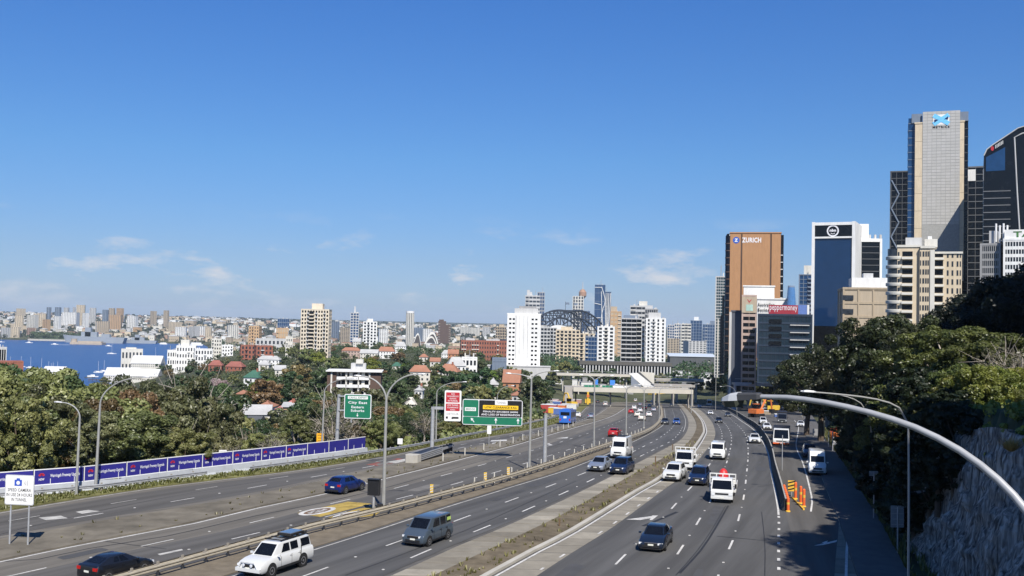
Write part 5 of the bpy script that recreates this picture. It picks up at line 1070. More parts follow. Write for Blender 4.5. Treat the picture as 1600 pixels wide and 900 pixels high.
r, w, h = tower('slim grey-green glass tower just left of the bronze tower', 1119, 1137, 433, 640, LGRY, GT, 34, 5, 3, .12, .22, 16, 0, 590, 'office_tower'); MB().box(-w*.05, w*.25, -1.2, -.3, 0, h*.62).build('stair_shaft', GK, r); MB().box(-w*.32, -w*.22, -.9, -.3, 0, h*.58).build('pale_fin', OFFW, r)
tower('narrow dark glass block at the foot of the bronze tower', 1129.5, 1140.5, 463, 560, DGR, GT, 26, 3, 2, .18, .2, 14, 0, 600, 'office_block')
r, w, h = tower('pink-grey office block with dark window bands in front of the bronze tower', 1160.5, 1181.5, 463, 430, PINK, GK, 15, 2, 2, .06, .42, 20, 0, 612, 'office_block'); fh = h/15
MB().box(-w/2-.3, w/2+.3, -.6, -.3, h-fh*2.6, h-.2).build('top_panel', BEI, r); MB().box(-w*.24, w*.26, -.68, -.61, h-fh*2.3, h-fh*1.3).build('top_window', glassy('glass_pale_green', (0.35, 0.5, 0.42), .3), r); put_text('V', (0, -.61, h-fh*.75), (1, 0, 0), (0, 0, 1), SRED, r, width=2.0, height=1.3, off=.04)
r, w, h = tower('dark blue-grey blank office wall left of the pink-grey block', 1143.5, 1160.5, 487, 436, pm('wall_slate', (0.085, 0.095, 0.12), .8), pm('wall_slate', (0.085, 0.095, 0.12), .8), 1, 1, 0, 0, 0, 20, 0, 620, 'office_block'); MB().box(-w/2-1.0, -w/2-.02, -.2, 3, 0, h-.1).build('lit_edge', LGRY, r)  # pale strip paints the sunlit edge of the dark wall
r, w, h = tower('white sign box building reading Australian Business', 1183, 1230, 468, 470, WHT, WHT, 1, 1, 0, 0, 0, 14, 0, 560, 'sign_building'); put_text('Australian', (-w*.20, -.3, h-2.4), (1, 0, 0), (0, 0, 1), SBLK, r, width=w*.56, height=1.7, off=.05, bold=.02, space=1.3); put_text('Business', (-w*.22, -.3, h-4.8), (1, 0, 0), (0, 0, 1), SBLK, r, width=w*.50, height=1.7, off=.05, bold=.02, space=1.3)
tower('plain white rooftop block before the bronze tower', 1162, 1210, 448, 480, WHT, WHT, 1, 1, 0, 0, 0, 12, 0, 520, 'rooftop_block')
r, w, h = tower('dark blue glass office building with the red peppermoney sign', 1185, 1268, 493, 400, pm('wall_deep_blue', (0.030, 0.045, 0.070), .4), glassy('glass_deep_blue', (0.012, 0.026, 0.042), .12), 9, 12, 3, .05, .22, 22, 0, 600, 'office_building')
for i in range(8): MB().box(w*.10, w*.46, -.9, -.35, h*(.10+.108*i), h*(.10+.108*i)+.35).build('balcony_rail', LGRY, r)
for i in range(4): MB().box(-w*.30, -w*.06, -.5, -.33, h*(.56+.108*i), h*(.56+.108*i)+1.6).build('recess', GK, r)
MB().box(-w*.31, w*.245, 1.0, 4.0, h+.6, h+4.1).build('sign_box', pm('sign_crimson', (0.30, 0.025, 0.04), .6), r); put_text('peppermoney', (-w*.03, 1.0, h+2.5), (1, 0, 0), (0, 0, 1), LETW, r, width=w*.52, height=2.3, off=.06, bold=.0); MB().box(w*.25, w*.41, .8, 5, h+.6, h+4.3).build('plant_room', pm('plant_blue', (0.11, 0.18, 0.42), .6), r); MB().box(w*.415, w*.455, .8, 5, h+.6, h+4.3).build('plant_room', WHT, r)
# the tower with the round emblem
r, w, h = tower('blue glass tower with white frame and a round white emblem near the top', 1272, 1333, 350, 420, WHT, glassy('glass_deep_sky', (0.008, 0.030, 0.085), .10, var=.08), 1, 1, 0, 0, 0, 26, -9, 600, 'office_tower', proud=.1)
for (x0, x1) in ((-w/2-.9, -w/2+.25), (w/2-.25, w/2+1.0)): MB().box(x0, x1, -.7, 26, 0, h+.9).build('white_edge', WHT, r)
MB().box(-w/2, w/2, -.6, -.05, h-5.9, h-5.2).build('white_band', WHT, r); MB().box(-w/2, w/2, -.6, -.05, h-.5, h+.7).build('white_band', WHT, r); MB().box(-w/2+.25, w/2-.25, -.3, -.02, h-5.2, h-.5).build('louvre_panel', GK, r); MB().box(-w/2+.3, w/2-.3, -.25, -.02, 0, h*.36).build('lower_glazing', GK, r)
def ringz(parent, cx, cz, y, r0, r1, mat, nm='emblem'):
    k = 32; A = [(cx+r1*math.cos(2*math.pi*i/k), y, cz+r1*math.sin(2*math.pi*i/k)) for i in range(k)]; B = [(cx+r0*math.cos(2*math.pi*i/k), y, cz+r0*math.sin(2*math.pi*i/k)) for i in range(k)]
    MB().add(A+B, [(i, (i+1) % k, (i+1) % k+k, i+k)[::-1] for i in range(k)]).build(nm, mat, parent)
ringz(r, -.2, h-2.85, -.42, 1.85, 2.4, LETW); put_text('nbn', (-.2, -.4, h-2.6), (1, 0, 0), (0, 0, 1), LETW, r, width=2.6, height=1.2, off=.05, bold=.05); MB().tube([(-.2+.9*math.cos(a), -.45, h-3.4+.75*math.sin(a)) for a in np.linspace(math.pi*1.15, math.pi*1.85, 9)], .14, 5).build('emblem_curve', LETW, r)
r2, w2, h2 = tower('black glass block with white frame right of the round emblem tower', 1337, 1376, 375, 432, WHT, GK, 1, 1, 0, 0, 0, 20, 8, 600, 'office_tower', proud=.1)
for (x0, x1) in ((-w2/2-.6, -w2/2+.3), (w2/2-.3, w2/2+.6)): MB().box(x0, x1, -.6, 20, 0, h2+.6).build('white_edge', WHT, r2)
MB().box(-w2/2, w2/2, -.5, -.05, h2-.8, h2+.5).build('white_band', WHT, r2); mb = MB()
for i in range(16): mb.box(-w2/2+.3, w2/2-.3, -.2, -.05, h2-3-i*2.6, h2-2.7-i*2.6)
mb.build('floor_band', DGR, r2); MB().box(-w2*.42, w2*.05, 2, 12, h2+.6, h2+7).build('plant_room', WHT, r2)
for i in range(4): MB().tube([(-w2*.1+i*2.2, 4, h2+.6), (-w2*.1+i*2.2, 4, h2+2.6)], .5, 8).build('vent', LGRY, r2)
tower('slim blue glass tower peeping out left of the round emblem tower', 1249, 1269, 430, 620, BLUEG, GB, 20, 3, 2, .12, .12, 16, 0, 560, 'office_tower', roof=((.35, .95, 5.5, OFFW),))
# curved far tower
def curved_tower():
    Y = 3600; c = P(1236, 478, Y); top = P(1236, 449, Y).z; zb = 0; r = thing('curved_tower', 'far twisting blue glass tower seen in the gap between office blocks', 'building', (c.x, Y, zb)); mb = MB(); prof = []
    for i in range(13):
        t = i/12; prof.append((22*(1-.45*t*t), top*t))
    mb.lathe(prof, (0, 0, 0), 'z', 14); mb.build('glazing', glassy('glass_far_blue', (0.05, 0.16, 0.36), .15), r, smooth=50); MB().lathe([(12.5, top), (11, top+6)], seg=14).build('crown', BLUEG, r)
curved_tower()
r, w, h = tower('beige brick office block with white roof plant beside the cream apartments', 1318, 1388, 452, 340, wm('sand_brick', (0.37, 0.30, 0.21)), BEI, 5, 3, 2, .10, .16, 20, 6, 560, 'office_block', proud=.2); MB().box(-w*.30, w*.5, 3, 14, h+.6, h+4.0).build('plant_room', WHT, r); MB().box(-w*.02, w*.20, 5, 10, h+4.0, h+5.6).build('plant_room', LGRY, r); mb = MB()
for i in range(5): mb.box(-w/2-.3, w*-.28, -.35, -.22, h*(.04+.2*i), h*(.04+.2*i)+1.6)
mb.build('window_band', GW, r)['kind'] = 'stuff'
# cream apartments, the largest of the right hand blocks: each window and balcony its own piece
def cream_apartments():
    Y = 250; zb = P(1440, 600, Y).z; sc = Y/FPX; X = lambda px: (px-1443)*sc; r = thing('apartment_block', 'cream apartment block with stacked balconies standing before the grey tower', 'building', (P(1443, 480, Y).x, Y, zb), R(-21)); Zp = lambda py: P(1443, py, Y).z-zb
    H1, H2 = Zp(386), Zp(396); nf = 15; fh = 14.0*sc*1.0/1.0
    MB().box(X(1404), X(1437), 0, 14, 0, H1).build('wall', CRM, r); MB().box(X(1437), X(1457), -1.0, 13, 0, H1-.4).build('wall', CRM, r); MB().box(X(1457), X(1498), 1.2, 15, 0, H2).build('wall', CRM, r); MB().box(X(1452), X(1458.5), -1.3, 3, 0, H1-.8).build('pale_pier', OFFW, r)
    MB().box(X(1404)-.1, X(1437)+.1, -.25, 14.2, H1, H1+.55).build('parapet', OFFW, r); MB().box(X(1437)+.12, X(1459), -1.3, 13.2, H1-.39, H1+.2).build('parapet', OFFW, r); MB().box(X(1459)+.02, X(1498)+.2, .9, 15.2, H2, H2+.5).build('parapet', OFFW, r)
    MB().box(X(1416), X(1440), 3, 11, H1+.55, H1+2.6).build('plant_room', LGRY, r); MB().box(X(1444), X(1463), 3, 11, H1+.25, H1+2.2).build('plant_room', OFFW, r); MB().box(X(1449), X(1455), 4, 8, H1+2.2, H1+3.0).build('plant_room', WHT, r)
    # rounded corner of balconies on the left
    MB().lathe([(2.3, 0), (2.3, H1-.3)], (X(1404), 2.5, 0), 'z', 18).build('corner_glazing', GW, r, smooth=40)
    slab = MB().lathe([(2.65, 0), (2.7, .1), (2.7, .75), (2.6, .8)], seg=18).mesh('corner_balcony', OFFW, 40); win = MB().box(0, 1, -.06, .02, 0, 1).mesh('w', GW)
    def win_at(x0, x1, z0, z1, y, nm='window', m=win):
        o = bpy.data.objects.new(nm, m); link(o); o.parent = r; o.location = (x0, y, z0); o.scale = (x1-x0, 1, z1-z0); return o
    bal = MB().box(0, 1, -.95, .0, 0, .75).mesh('balcony', OFFW); rec = MB().box(0, 1, -.05, .0, 0, 1).mesh('recess', GK)
    for i in range(nf):
        z = H1-.8-(i+1)*fh
        if z < .5: break
        o = bpy.data.objects.new('corner_balcony', slab); link(o); o.parent = r; o.location = (X(1404), 2.5, z)
        win_at(X(1411.5), X(1426.5), z+.75, z+fh-.25, -.01, 'recess', rec); win_at(X(1410.5), X(1427), z-.02, z+.75, 0, 'balcony', bal)
        for a, b in ((1437.6, 1439), (1441, 1443.6), (1445, 1447.2), (1448.2, 1450.2)): win_at(X(a), X(b), z+.6, z+1.85, -1.0)
        win_at(X(1459), X(1471), z+.6, z+fh-.3, 1.19, 'recess', rec); win_at(X(1458.7), X(1472), z-.1, z+.6, 1.2, 'balcony', bal)
        for a, b in ((1476.5, 1479), (1483.3, 1485.8), (1490.5, 1493), (1495, 1496.6)): win_at(X(a), X(b), z+.45, z+1.75, 1.2)
        win_at(X(1404.8), X(1407.2), z+.6, z+1.8, 0)
cream_apartments()
# tall grey tower with emblem
r, w, h = tower('tallest tower, grey panelled face with cream edges and blue cross emblem', 1430, 1506, 192, 430, CRM, GD, 1, 1, 0, 0, 0, 26, 2, 600, 'office_tower', proud=.02); GP = pm('panel_grey', (0.40, 0.40, 0.38), .7, var=.06, scale=.3)
Xm = lambda px: (px-1468)/76*w; ht = h+(P(1468, 174, 430).z-P(1468, 192, 430).z); rows = 62; colsn = 8
MB().box(Xm(1441.5), Xm(1500), -.45, -.02, 0, ht).build('panel_core', pm('panel_joint', (0.31, 0.31, 0.295), .8), r)
pan = [MB().box(0, 1, -.06, 0, 0, 1).mesh('panel', pm('panel_grey_%d' % q, c_, .7, var=.05, scale=.2)) for q, c_ in enumerate(((0.41, 0.405, 0.385), (0.395, 0.39, 0.37), (0.425, 0.418, 0.40)))]
pw, ph = (Xm(1500)-Xm(1441.5))/colsn, ht*.70/rows
for i in range(37):
    for j in range(colsn):
        o = bpy.data.objects.new('panel', random.choice(pan)); link(o); o.parent = r; o.location = (Xm(1441.5)+j*pw+.05, -.45, ht-(i+1)*ph+.06); o.scale = (pw-.10, 1, ph-.14)
for (a, b) in ((1430, 1441.2), (1500.3, 1506)):
    for i in range(9): z1 = h-.3-i*7.4; MB().box(Xm(a)-.1, Xm(b)+.1, -.32, -.03, z1-7.3, z1).build('cream_panel', CRM, r)
MB().box(Xm(1419), Xm(1430)-.12, 1.5, 24, 0, h+2.8).build('side_glazing', GB, r); mb = MB()
for i in range(36): mb.box(Xm(1419)-.1, Xm(1430)-.1, 1.35, 24.1, 2+i*3.1, 2.25+i*3.1)
mb.build('side_band', BLUEG, r); MB().box(Xm(1506)+.12, Xm(1513), 2, 24, 0, h+3.5).build('side_glazing', GK, r)
mb = MB()
for i in range(34): mb.box(Xm(1506)+.1, Xm(1513)+.1, 1.85, 24.1, 2+i*3.4, 2.2+i*3.4)
mb.build('side_band', DGR, r); MB().box(Xm(1424), Xm(1441.2), 1, 20, h+.6, ht-.4).build('crown', BLUEG, r); MB().box(Xm(1500.4), Xm(1513), 1, 20, h+.6, ht-.4).build('crown', BLUEG, r)
zc = ht-3.6; LB2 = pm('emblem_sky_blue', (0.16, 0.50, 0.80), .5); LB1 = pm('emblem_navy', (0.02, 0.07, 0.22), .5)
MB().box(Xm(1458), Xm(1483), -.56, -.52, zc-2.2, zc+2.2).build('emblem_ground', SWHT, r)
for s in (1, -1): MB().obox(((Xm(1458)+Xm(1483))/2, -.60, zc), (s*3.0, 0, 1.9), (0, .02, 0), (-s*.5, 0, .75)).build('emblem_bar', LB2, r) if s == 1 else MB().obox(((Xm(1458)+Xm(1483))/2, -.63, zc), (-3.0, 0, 1.9), (0, .02, 0), (.5, 0, .75)).build('emblem_bar', LB2, r)
for s in (1, -1): MB().add([((Xm(1458)+Xm(1483))/2+s*1.0, -.66, zc), ((Xm(1458)+Xm(1483))/2+s*2.7, -.66, zc+1.3*s), ((Xm(1458)+Xm(1483))/2+s*2.7, -.66, zc-.1*s)], [(0, 1, 2), (2, 1, 0)]).build('emblem_corner', LB1, r)
put_text('METRICS', ((Xm(1458)+Xm(1483))/2, -.55, zc-3.2), (1, 0, 0), (0, 0, 1), SBLK, r, width=6.6, height=.95, off=.05, bold=.03, space=1.2)
r, w, h = tower('dark tower with cross bracing left of the tallest tower', 1392, 1419, 269, 500, DGR, GK, 30, 3, 3, .08, .10, 20, 0, 560, 'office_tower')
for i in range(6):
    z = h-4-i*14
    for s in (1, -1): MB().tube([(-w*.46, -.6, z), (-w*.02, -.6, z-7*1), ] if s == 1 else [(-w*.02, -.6, z-7), (-w*.46, -.6, z-14)], .35, 6).build('brace', BLUEG, r)
r, w, h = tower('dark framed tower squeezed right of the tallest tower', 1512, 1537, 262, 460, pm('wall_mid_grey', (0.13, 0.135, 0.14), .7), GK, 28, 2, 2, .05, .10, 20, 0, 560, 'office_tower'); MB().box(-w*.48, -w*.0, -.5, -.3, h-6, h-.8).build('white_panel', WHT, r)
# dark tower with slanting curved crown at the right edge
def slant_tower():
    Y = 390; zb = P(1580, 560, Y).z; c = P(1537, 300, Y); r = thing('slanted_tower', 'black glass tower with slanting rounded crown at the right edge', 'building', (c.x, Y, zb), R(-24)); Zp = lambda px, py: P(px, py, Y).z-zb; X = lambda px: (px-1537)*Y/FPX
    prof = [(0, 0), (0, Zp(1537, 243)), (X(1541), Zp(1541, 234)), (X(1550), Zp(1550, 227)), (X(1585), Zp(1585, 204)), (X(1596), Zp(1596, 201)), (X(1640), Zp(1640, 203)), (X(1660), Zp(1660, 215)), (X(1660), 0)]
    n = len(prof); MB().add([(x, 0, z) for x, z in prof]+[(x, 26, z) for x, z in prof], [tuple(range(n)), tuple(range(2*n-1, n-1, -1))]+[(i, i+n, (i+1) % n+n, (i+1) % n) for i in range(n)]).build('glazing', GK, r)
    mb = MB(); H = Zp(1537, 243)
    for i in range(22): mb.box(-.15, X(1575), -.18, -.02, H-14-i*2.7, H-13.65-i*2.7)
    mb.build('floor_band', pm('wall_mid_grey', (0.13, 0.135, 0.14), .7), r); MB().tube([(X(1537), -.2, Zp(1537, 243)), (X(1541), -.2, Zp(1541, 234)), (X(1550), -.2, Zp(1550, 227)), (X(1585), -.2, Zp(1585, 204)), (X(1597), -.2, Zp(1597, 201)), (X(1640), -.2, Zp(1640, 203))], .22, 6).build('roof_edge', LGRY, r)
    MB().tube([(X(1600), -.2, Zp(1600, 211)), (X(1590), -.2, Zp(1590, 213)), (X(1580), -.2, Zp(1580, 218)), (X(1584), -.2, Zp(1584, 300)), (X(1590), -.2, Zp(1590, 400))], .28, 6).build('pale_rib', LGRY, r)
    MB().add([(X(1540), -.12, Zp(1540, 246)), (X(1567), -.12, Zp(1567, 232)), (X(1567), -.12, Zp(1567, 268)), (X(1540), -.12, Zp(1540, 268))], [(3, 2, 1, 0)]).build('blue_glazing', GB, r)
    MB().add([(X(1549)+.55*math.cos(a), -.2, Zp(1549, 233)+.9*math.sin(a)) for a in np.linspace(0, 2*math.pi, 17)[:-1]], [tuple(range(16))[::-1]]).build('emblem', SRED, r); mb = MB()
    for i in range(6): x = X(1553+i*2.0); z = Zp(1553+i*2.0, 230-i*1.2); mb.box(x, x+.3, -.2, -.1, z-.8, z+.6)
    mb.build('lettering_strokes', LGRY, r)
slant_tower()
r, w, h = tower('grey gridded office block under the slanted tower', 1533, 1562, 383, 330, GRY, GD, 12, 9, 4, .3, .3, 20, -6, 520, 'office_block'); MB().box(-w*.15, w*.3, 4, 12, h+.6, h+5).build('plant_room', LGRY, r)
r, w, h = tower('white ribbed office block with the TAL sign at the right edge', 1569, 1650, 375, 322, WHT, GD, 12, 18, 4, .25, .42, 20, 0, 520, 'office_block'); MB().box(-w/2, w/2, .2, 12, h+.6, h+3.4).build('sign_box', WHT, r); put_text('TAL', (-w*.5+6.1, .2, h+1.9), (1, 0, 0), (0, 0, 1), pm('sign_dark_green', (0.03, 0.12, 0.03), .6), r, width=7.2, height=1.9, off=.05, bold=.03)
for i in range(4): MB().tube([(-w*.5-2.6+i*1.1, 6, h), (-w*.5-2.6+i*1.1, 6, h+6-.6*(i % 2))], .3, 6).build('chimney', WHT, r)
# unseen blocks added beyond the right edge to shade the ramp and trees
def side_block(name, label, x0, x1, y0, y1, z0, z1, m, rz=0.):
    r = thing(name, label, 'building', ((x0+x1)/2, (y0+y1)/2, z0), R(rz)); w, d, h = (x1-x0)/2, (y1-y0)/2, z1-z0; MB().box(-w, w, -d, d, 0, h).build('wall', m, r); mb = MB(); MB().box(-w-.3, w+.3, -d-.3, d+.3, h, h+.6).build('parapet', LGRY, r)
    for i in range(int(h/3.2)):
        for j in range(max(2, int(d/2))): y = -d+(j+.3)*2*d/max(2, int(d/2)); mb.box(-w-.06, -w, y, y+1.6, 1.2+i*3.2, 2.6+i*3.2)
        for j in range(max(1, int(w/2))): x = -w+(j+.3)*2*w/max(1, int(w/2)); mb.box(x, x+1.4, d, d+.06, 1.2+i*3.2, 2.6+i*3.2)
    mb.build('windows', GW, r)['kind'] = 'stuff'
side_block('bank_shade_block', 'unseen long narrow brick block added on the bank to shade the ramp', 31.2, 41.2, 20, 46, 70, CZ+24, BRK, -18.7)
side_block('hill_shade_block', 'unseen brick tower block added on the hill to shade the trees', 58, 84, 62, 90, 78, CZ+38, BRK)
# ---------------------------------------------------------------- middle of the city
r, w, h = tower('white windowed hotel slab standing left of the bridge arch', 793, 845, 491, 700, WHT, GW, 1, 1, 0, 0, 0, 20, 0, 590, 'hotel', proud=.02); MB().box(-w/2-.05, w/2+.05, -.4, 20.4, 0, h).build('wall', WHT, r); X = lambda px: (px-819)/52*w; fh = h/16.0; wmesh = MB().box(-.75, .75, -.06, 0, 0, 1.15).mesh('window', GK)
for i in range(12):
    for px in (795.5, 801, 830.5, 836.2):
        o = bpy.data.objects.new('window', wmesh); link(o); o.parent = r; o.location = (X(px)+.9, -.41, h-4.0-i*fh*1.13)
for a, b in ((806, 807.2), (812, 812.6), (818.5, 819.1), (824.5, 825.5)): MB().box(X(a), X(b), -.5, -.41, 4, h-1).build('groove', LGRY, r)
MB().box(X(804), X(841), 2, 16, h+.6, h+4).build('plant_room', LGRY, r); MB().box(X(811), X(838), 3, 14, h+4, h+5.6).build('plant_room', GRY, r); MB().box(X(784), X(856), -6, -.6, 0, h*.18).build('podium', WHT, r); MB().box(X(808), X(823), -6.1, -6.01, h*.06, h*.15).build('poster', pm('poster_violet', (0.20, 0.17, 0.34), .7, var=.6, scale=.5), r); MB().box(X(826), X(832), -6.1, -6.01, h*.03, h*.155).build('poster', pm('poster_purple', (0.09, 0.05, 0.28), .7), r)
CT = [
 ('far grey stepped tower with twin spires behind the white hotel', 821, 844, 462, 2600, LGRY, GW, 16, 4, 2, .15, .5, ((.1, .3, 14, LGRY), (.3, .45, 9, LGRY))), ('far slim tower with antenna frame behind the white hotel', 840, 851, 457, 2700, GRY, GB, 18, 3, 2, .3, .3, ()),
 ('dark windowed block right of the white hotel under the bridge arch', 845, 870, 512, 1500, LGRY, GD, 9, 5, 2, .2, .35, ()), ('cream block with rows of balconies under the bridge arch', 869, 906, 516, 1350, CRM, GD, 9, 6, 2, .35, .4, ((.2, .7, 4, CRM),)), ('cream narrow block left of the blue glass block', 905, 929, 522, 1250, CRM, GD, 8, 3, 2, .5, .2, ()),
 ('small blue glass block before the white slab tower', 915, 933, 527, 1000, BLUEG, GB, 9, 4, 2, .12, .25, ()), ('white and grey slab tower with dark side windows below the tall blue tower', 934, 960, 511, 1000, WHT, GD, 13, 3, 2, .45, .4, ()), ('orange-beige tower behind the white and grey slab', 954, 971, 487, 1700, TAN, BEI, 12, 3, 2, .3, .5, ((.0, .6, 8, BEI),)),
 ('dark office block with white floor bands in the middle of the skyline', 971, 1003, 498, 1050, LGRY, GK, 13, 4, 2, .03, .28, ((.1, .8, 3, BLUEG),)), ('broad grey tower with pale crown behind the dark banded office', 985, 1012, 478, 1600, LGRY, GD, 12, 3, 2, .06, .5, ((.5, .98, 7, OFFW),)), ('stepped grey tower right of the broad grey tower', 1008, 1028, 483, 1550, GRY, GD, 10, 6, 2, .3, .3, ((.0, .6, 5, LGRY),)),
 ('white apartment slab with stacked balconies right of the dark banded office', 1010, 1040, 498, 930, WHT, GD, 17, 4, 2, .62, .35, ((.1, .75, 5, LGRY),)), ('pale grey far tower between the white slab and the open sky', 1043, 1054, 508, 2500, LGRY, GB, 14, 3, 2, .3, .3, ()), ('pale far tower second right of the white slab', 1054, 1064, 506, 2600, OFFW, GB, 12, 3, 2, .3, .4, ()),
 ('cream far tower with flat white top in the gap at right', 1065, 1080, 506, 2500, OFFW, GW, 12, 3, 2, .1, .5, ()), ('blue far tower with slim mast right of the cream far tower', 1079, 1097, 501, 2600, BLUEG, GB, 14, 4, 2, .2, .15, ((.3, .7, 9, WHT),)), ('dark blue far block beside the bronze tower', 1098, 1117, 507, 2400, BLUEG, GB, 12, 5, 2, .25, .3, ((.6, 1.0, 8, BLUEG),)),
 ('pale slab tower below the tower with the golden turret', 895, 912, 463, 3800, OFFW, GW, 20, 4, 2, .4, .25, ()), ('blue far block right of the turret tower', 909, 922, 486, 3500, BLUEG, GB, 12, 3, 2, .15, .15, ())]
for (lab, a, b, pt, Y, wl, gl, nf, nx, ny, pi_, bd, rf) in CT: tower(lab, a, b, pt, Y, wl, gl, nf, nx, ny, pi_, bd, Y*.014, 0, None, 'city_tower', roof=rf, group='towers of the city centre', zfoot=min(ground(P((a+b)/2, pt, Y).x, Y)-2, CZ-54/1600*Y))
def blue_twin():
    Y = 3500; r, w, h = tower('tall deep blue glass tower with white curving ribs', 929.5, 946, 445, Y, BLUEG, GB, 8, 3, 2, .03, .04, 40, 0, None, 'city_tower', zfoot=0.); wl = WHT
    for pts in ([(w*.15, 0), (w*.2, h*.55), (w*.5, h*.75), (w*.15, h*.97)], [(w*.5, h*.2), (w*.25, h*.5), (w*.12, h*.9)], [(-w*.5, h*.5), (w*.1, h*.5)], [(-w*.5, h*.72), (w*.1, h*.70)], [(-w*.5, h*.96), (w*.2, h*.96)]): MB().tube(smooth_line([Vector((x, -1.5, z)) for x, z in pts], 12), 1.1, 5).build('white_rib', wl, r)
    r, w, h = tower('deep blue glass tower partner with pale vertical fan ribs', 944.5, 955, 456, Y+60, BLUEG, GB, 8, 3, 2, .03, .04, 40, 0, None, 'city_tower', zfoot=0.)
    for k in range(4): MB().tube([(-w*.1+k*w*.05, -2, 0), (-w*.4+k*w*.28, -2, h*.98)], 1.3, 5).build('white_rib', wl, r)
blue_twin()
def turret():
    Y = 4300; b = P(910, 480, Y); r = thing('observation_tower', 'slender tower with round golden turret above the pale slab tower', 'tower', (b.x, Y, 0)); zt = P(910, 452, Y).z; GOLD = pm('turret_gold', (0.35, 0.20, 0.12), .5, var=.1)
    MB().tube([(0, 0, 0), (0, 0, zt-20)], 5, 10).build('shaft', OFFW, r); MB().lathe([(5, zt-42), (16, zt-28), (16, zt-12), (10, zt-4), (6, zt)], seg=20).build('turret', GOLD, r, smooth=30); MB().tube([(0, 0, zt), (0, 0, zt+32)], [2.5, .8], 6).build('spire', LGRY, r)
turret()
# steel arch bridge
def arch_bridge():
    S = pm('bridge_steel', (0.025, 0.03, 0.04), .7, var=.1, scale=.02); c0, c1 = P(829, 520, 2180), P(939, 528, 2640); a = Vector((c0.x, c0.y, 0)); b = Vector((c1.x, c1.y, 0)); d = b-a; t = d.normalized(); n = Vector((t.y, -t.x, 0)); Ls = d.length; r = thing('arch_bridge', 'great dark steel arch bridge behind the white hotel', 'bridge', a)
    zt = P(885, 485, 2420).z; N = 20; top = lambda q: 58+(zt-58)*(1-(2*q-1)**2)**.85; bot = lambda q: 12+(zt-18-12)*(1-(2*q-1)**2)
    for s in (-1, 1):
        off = n*(s*22); T = [d*(i/N)+off+Vector((0, 0, top(i/N))) for i in range(N+1)]; B = [d*(i/N)+off+Vector((0, 0, bot(i/N))) for i in range(N+1)]
        MB().tube(T, 2.2, 4).build('top_chord', S, r); MB().tube(B, 2.2, 4).build('bottom_chord', S, r); mb = MB()
        for i in range(N+1):
            mb.tube([T[i], B[i]], 1.1, 4)
            if i < N: mb.tube([T[i], B[i+1]] if i < N/2 else [B[i], T[i+1]], 1.0, 4)
            if bot(i/N) > 56 and i % 1 == 0: mb.tube([B[i], d*(i/N)+off+Vector((0, 0, 54))], .7, 4)
        mb.build('truss_web', S, r)
    mb = MB()
    for i in range(N+1): mb.tube([d*(i/N)+n*22+Vector((0, 0, top(i/N))), d*(i/N)-n*22+Vector((0, 0, top(i/N)))], .9, 4)
    mb.build('cross_brace', S, r); MB().obox(d*.5+Vector((0, 0, 52)), t*(Ls*.75), n*24, (0, 0, 2.5)).build('deck', S, r)
    for e in (0, 1):
        for s in (-1, 1): MB().obox(d*e+n*(s*26)+Vector((0, 0, 40)), t*10, n*8, (0, 0, 45)).build('pylon', OFFW, r)
    for q in (.44, .56): MB().tube([d*q+Vector((0, 0, zt)), d*q+Vector((0, 0, zt+20))], .5, 5).build('flagpole', S, r); MB().box(0, 9, -.2, .2, zt+13, zt+18).build('flag', BLUEG, r).location = d*q
arch_bridge()
def dome_roof():
    Y = 1500; c = P(876, 515, Y); r = thing('vaulted_roof', 'white vaulted roof under the bridge arch', 'building', (c.x, Y, c.z-12)); w = 19*Y/FPX; mb = MB()
    n = 14; pts = [(-w+2*w*i/n, 12+6.5*math.sin(math.pi*(i/n)**.8)**.8) for i in range(n+1)]
    mb.add([(x, 0, z) for x, z in pts]+[(x, 30, z) for x, z in pts], [(i, i+n+1, i+n+2, i+1)[::-1] for i in range(n)]+[tuple(range(n+1))[::-1]]).build('roof', WHT, r); MB().box(-w, w, .5, 29, -6, 12).build('wall', LGRY, r)
dome_roof()
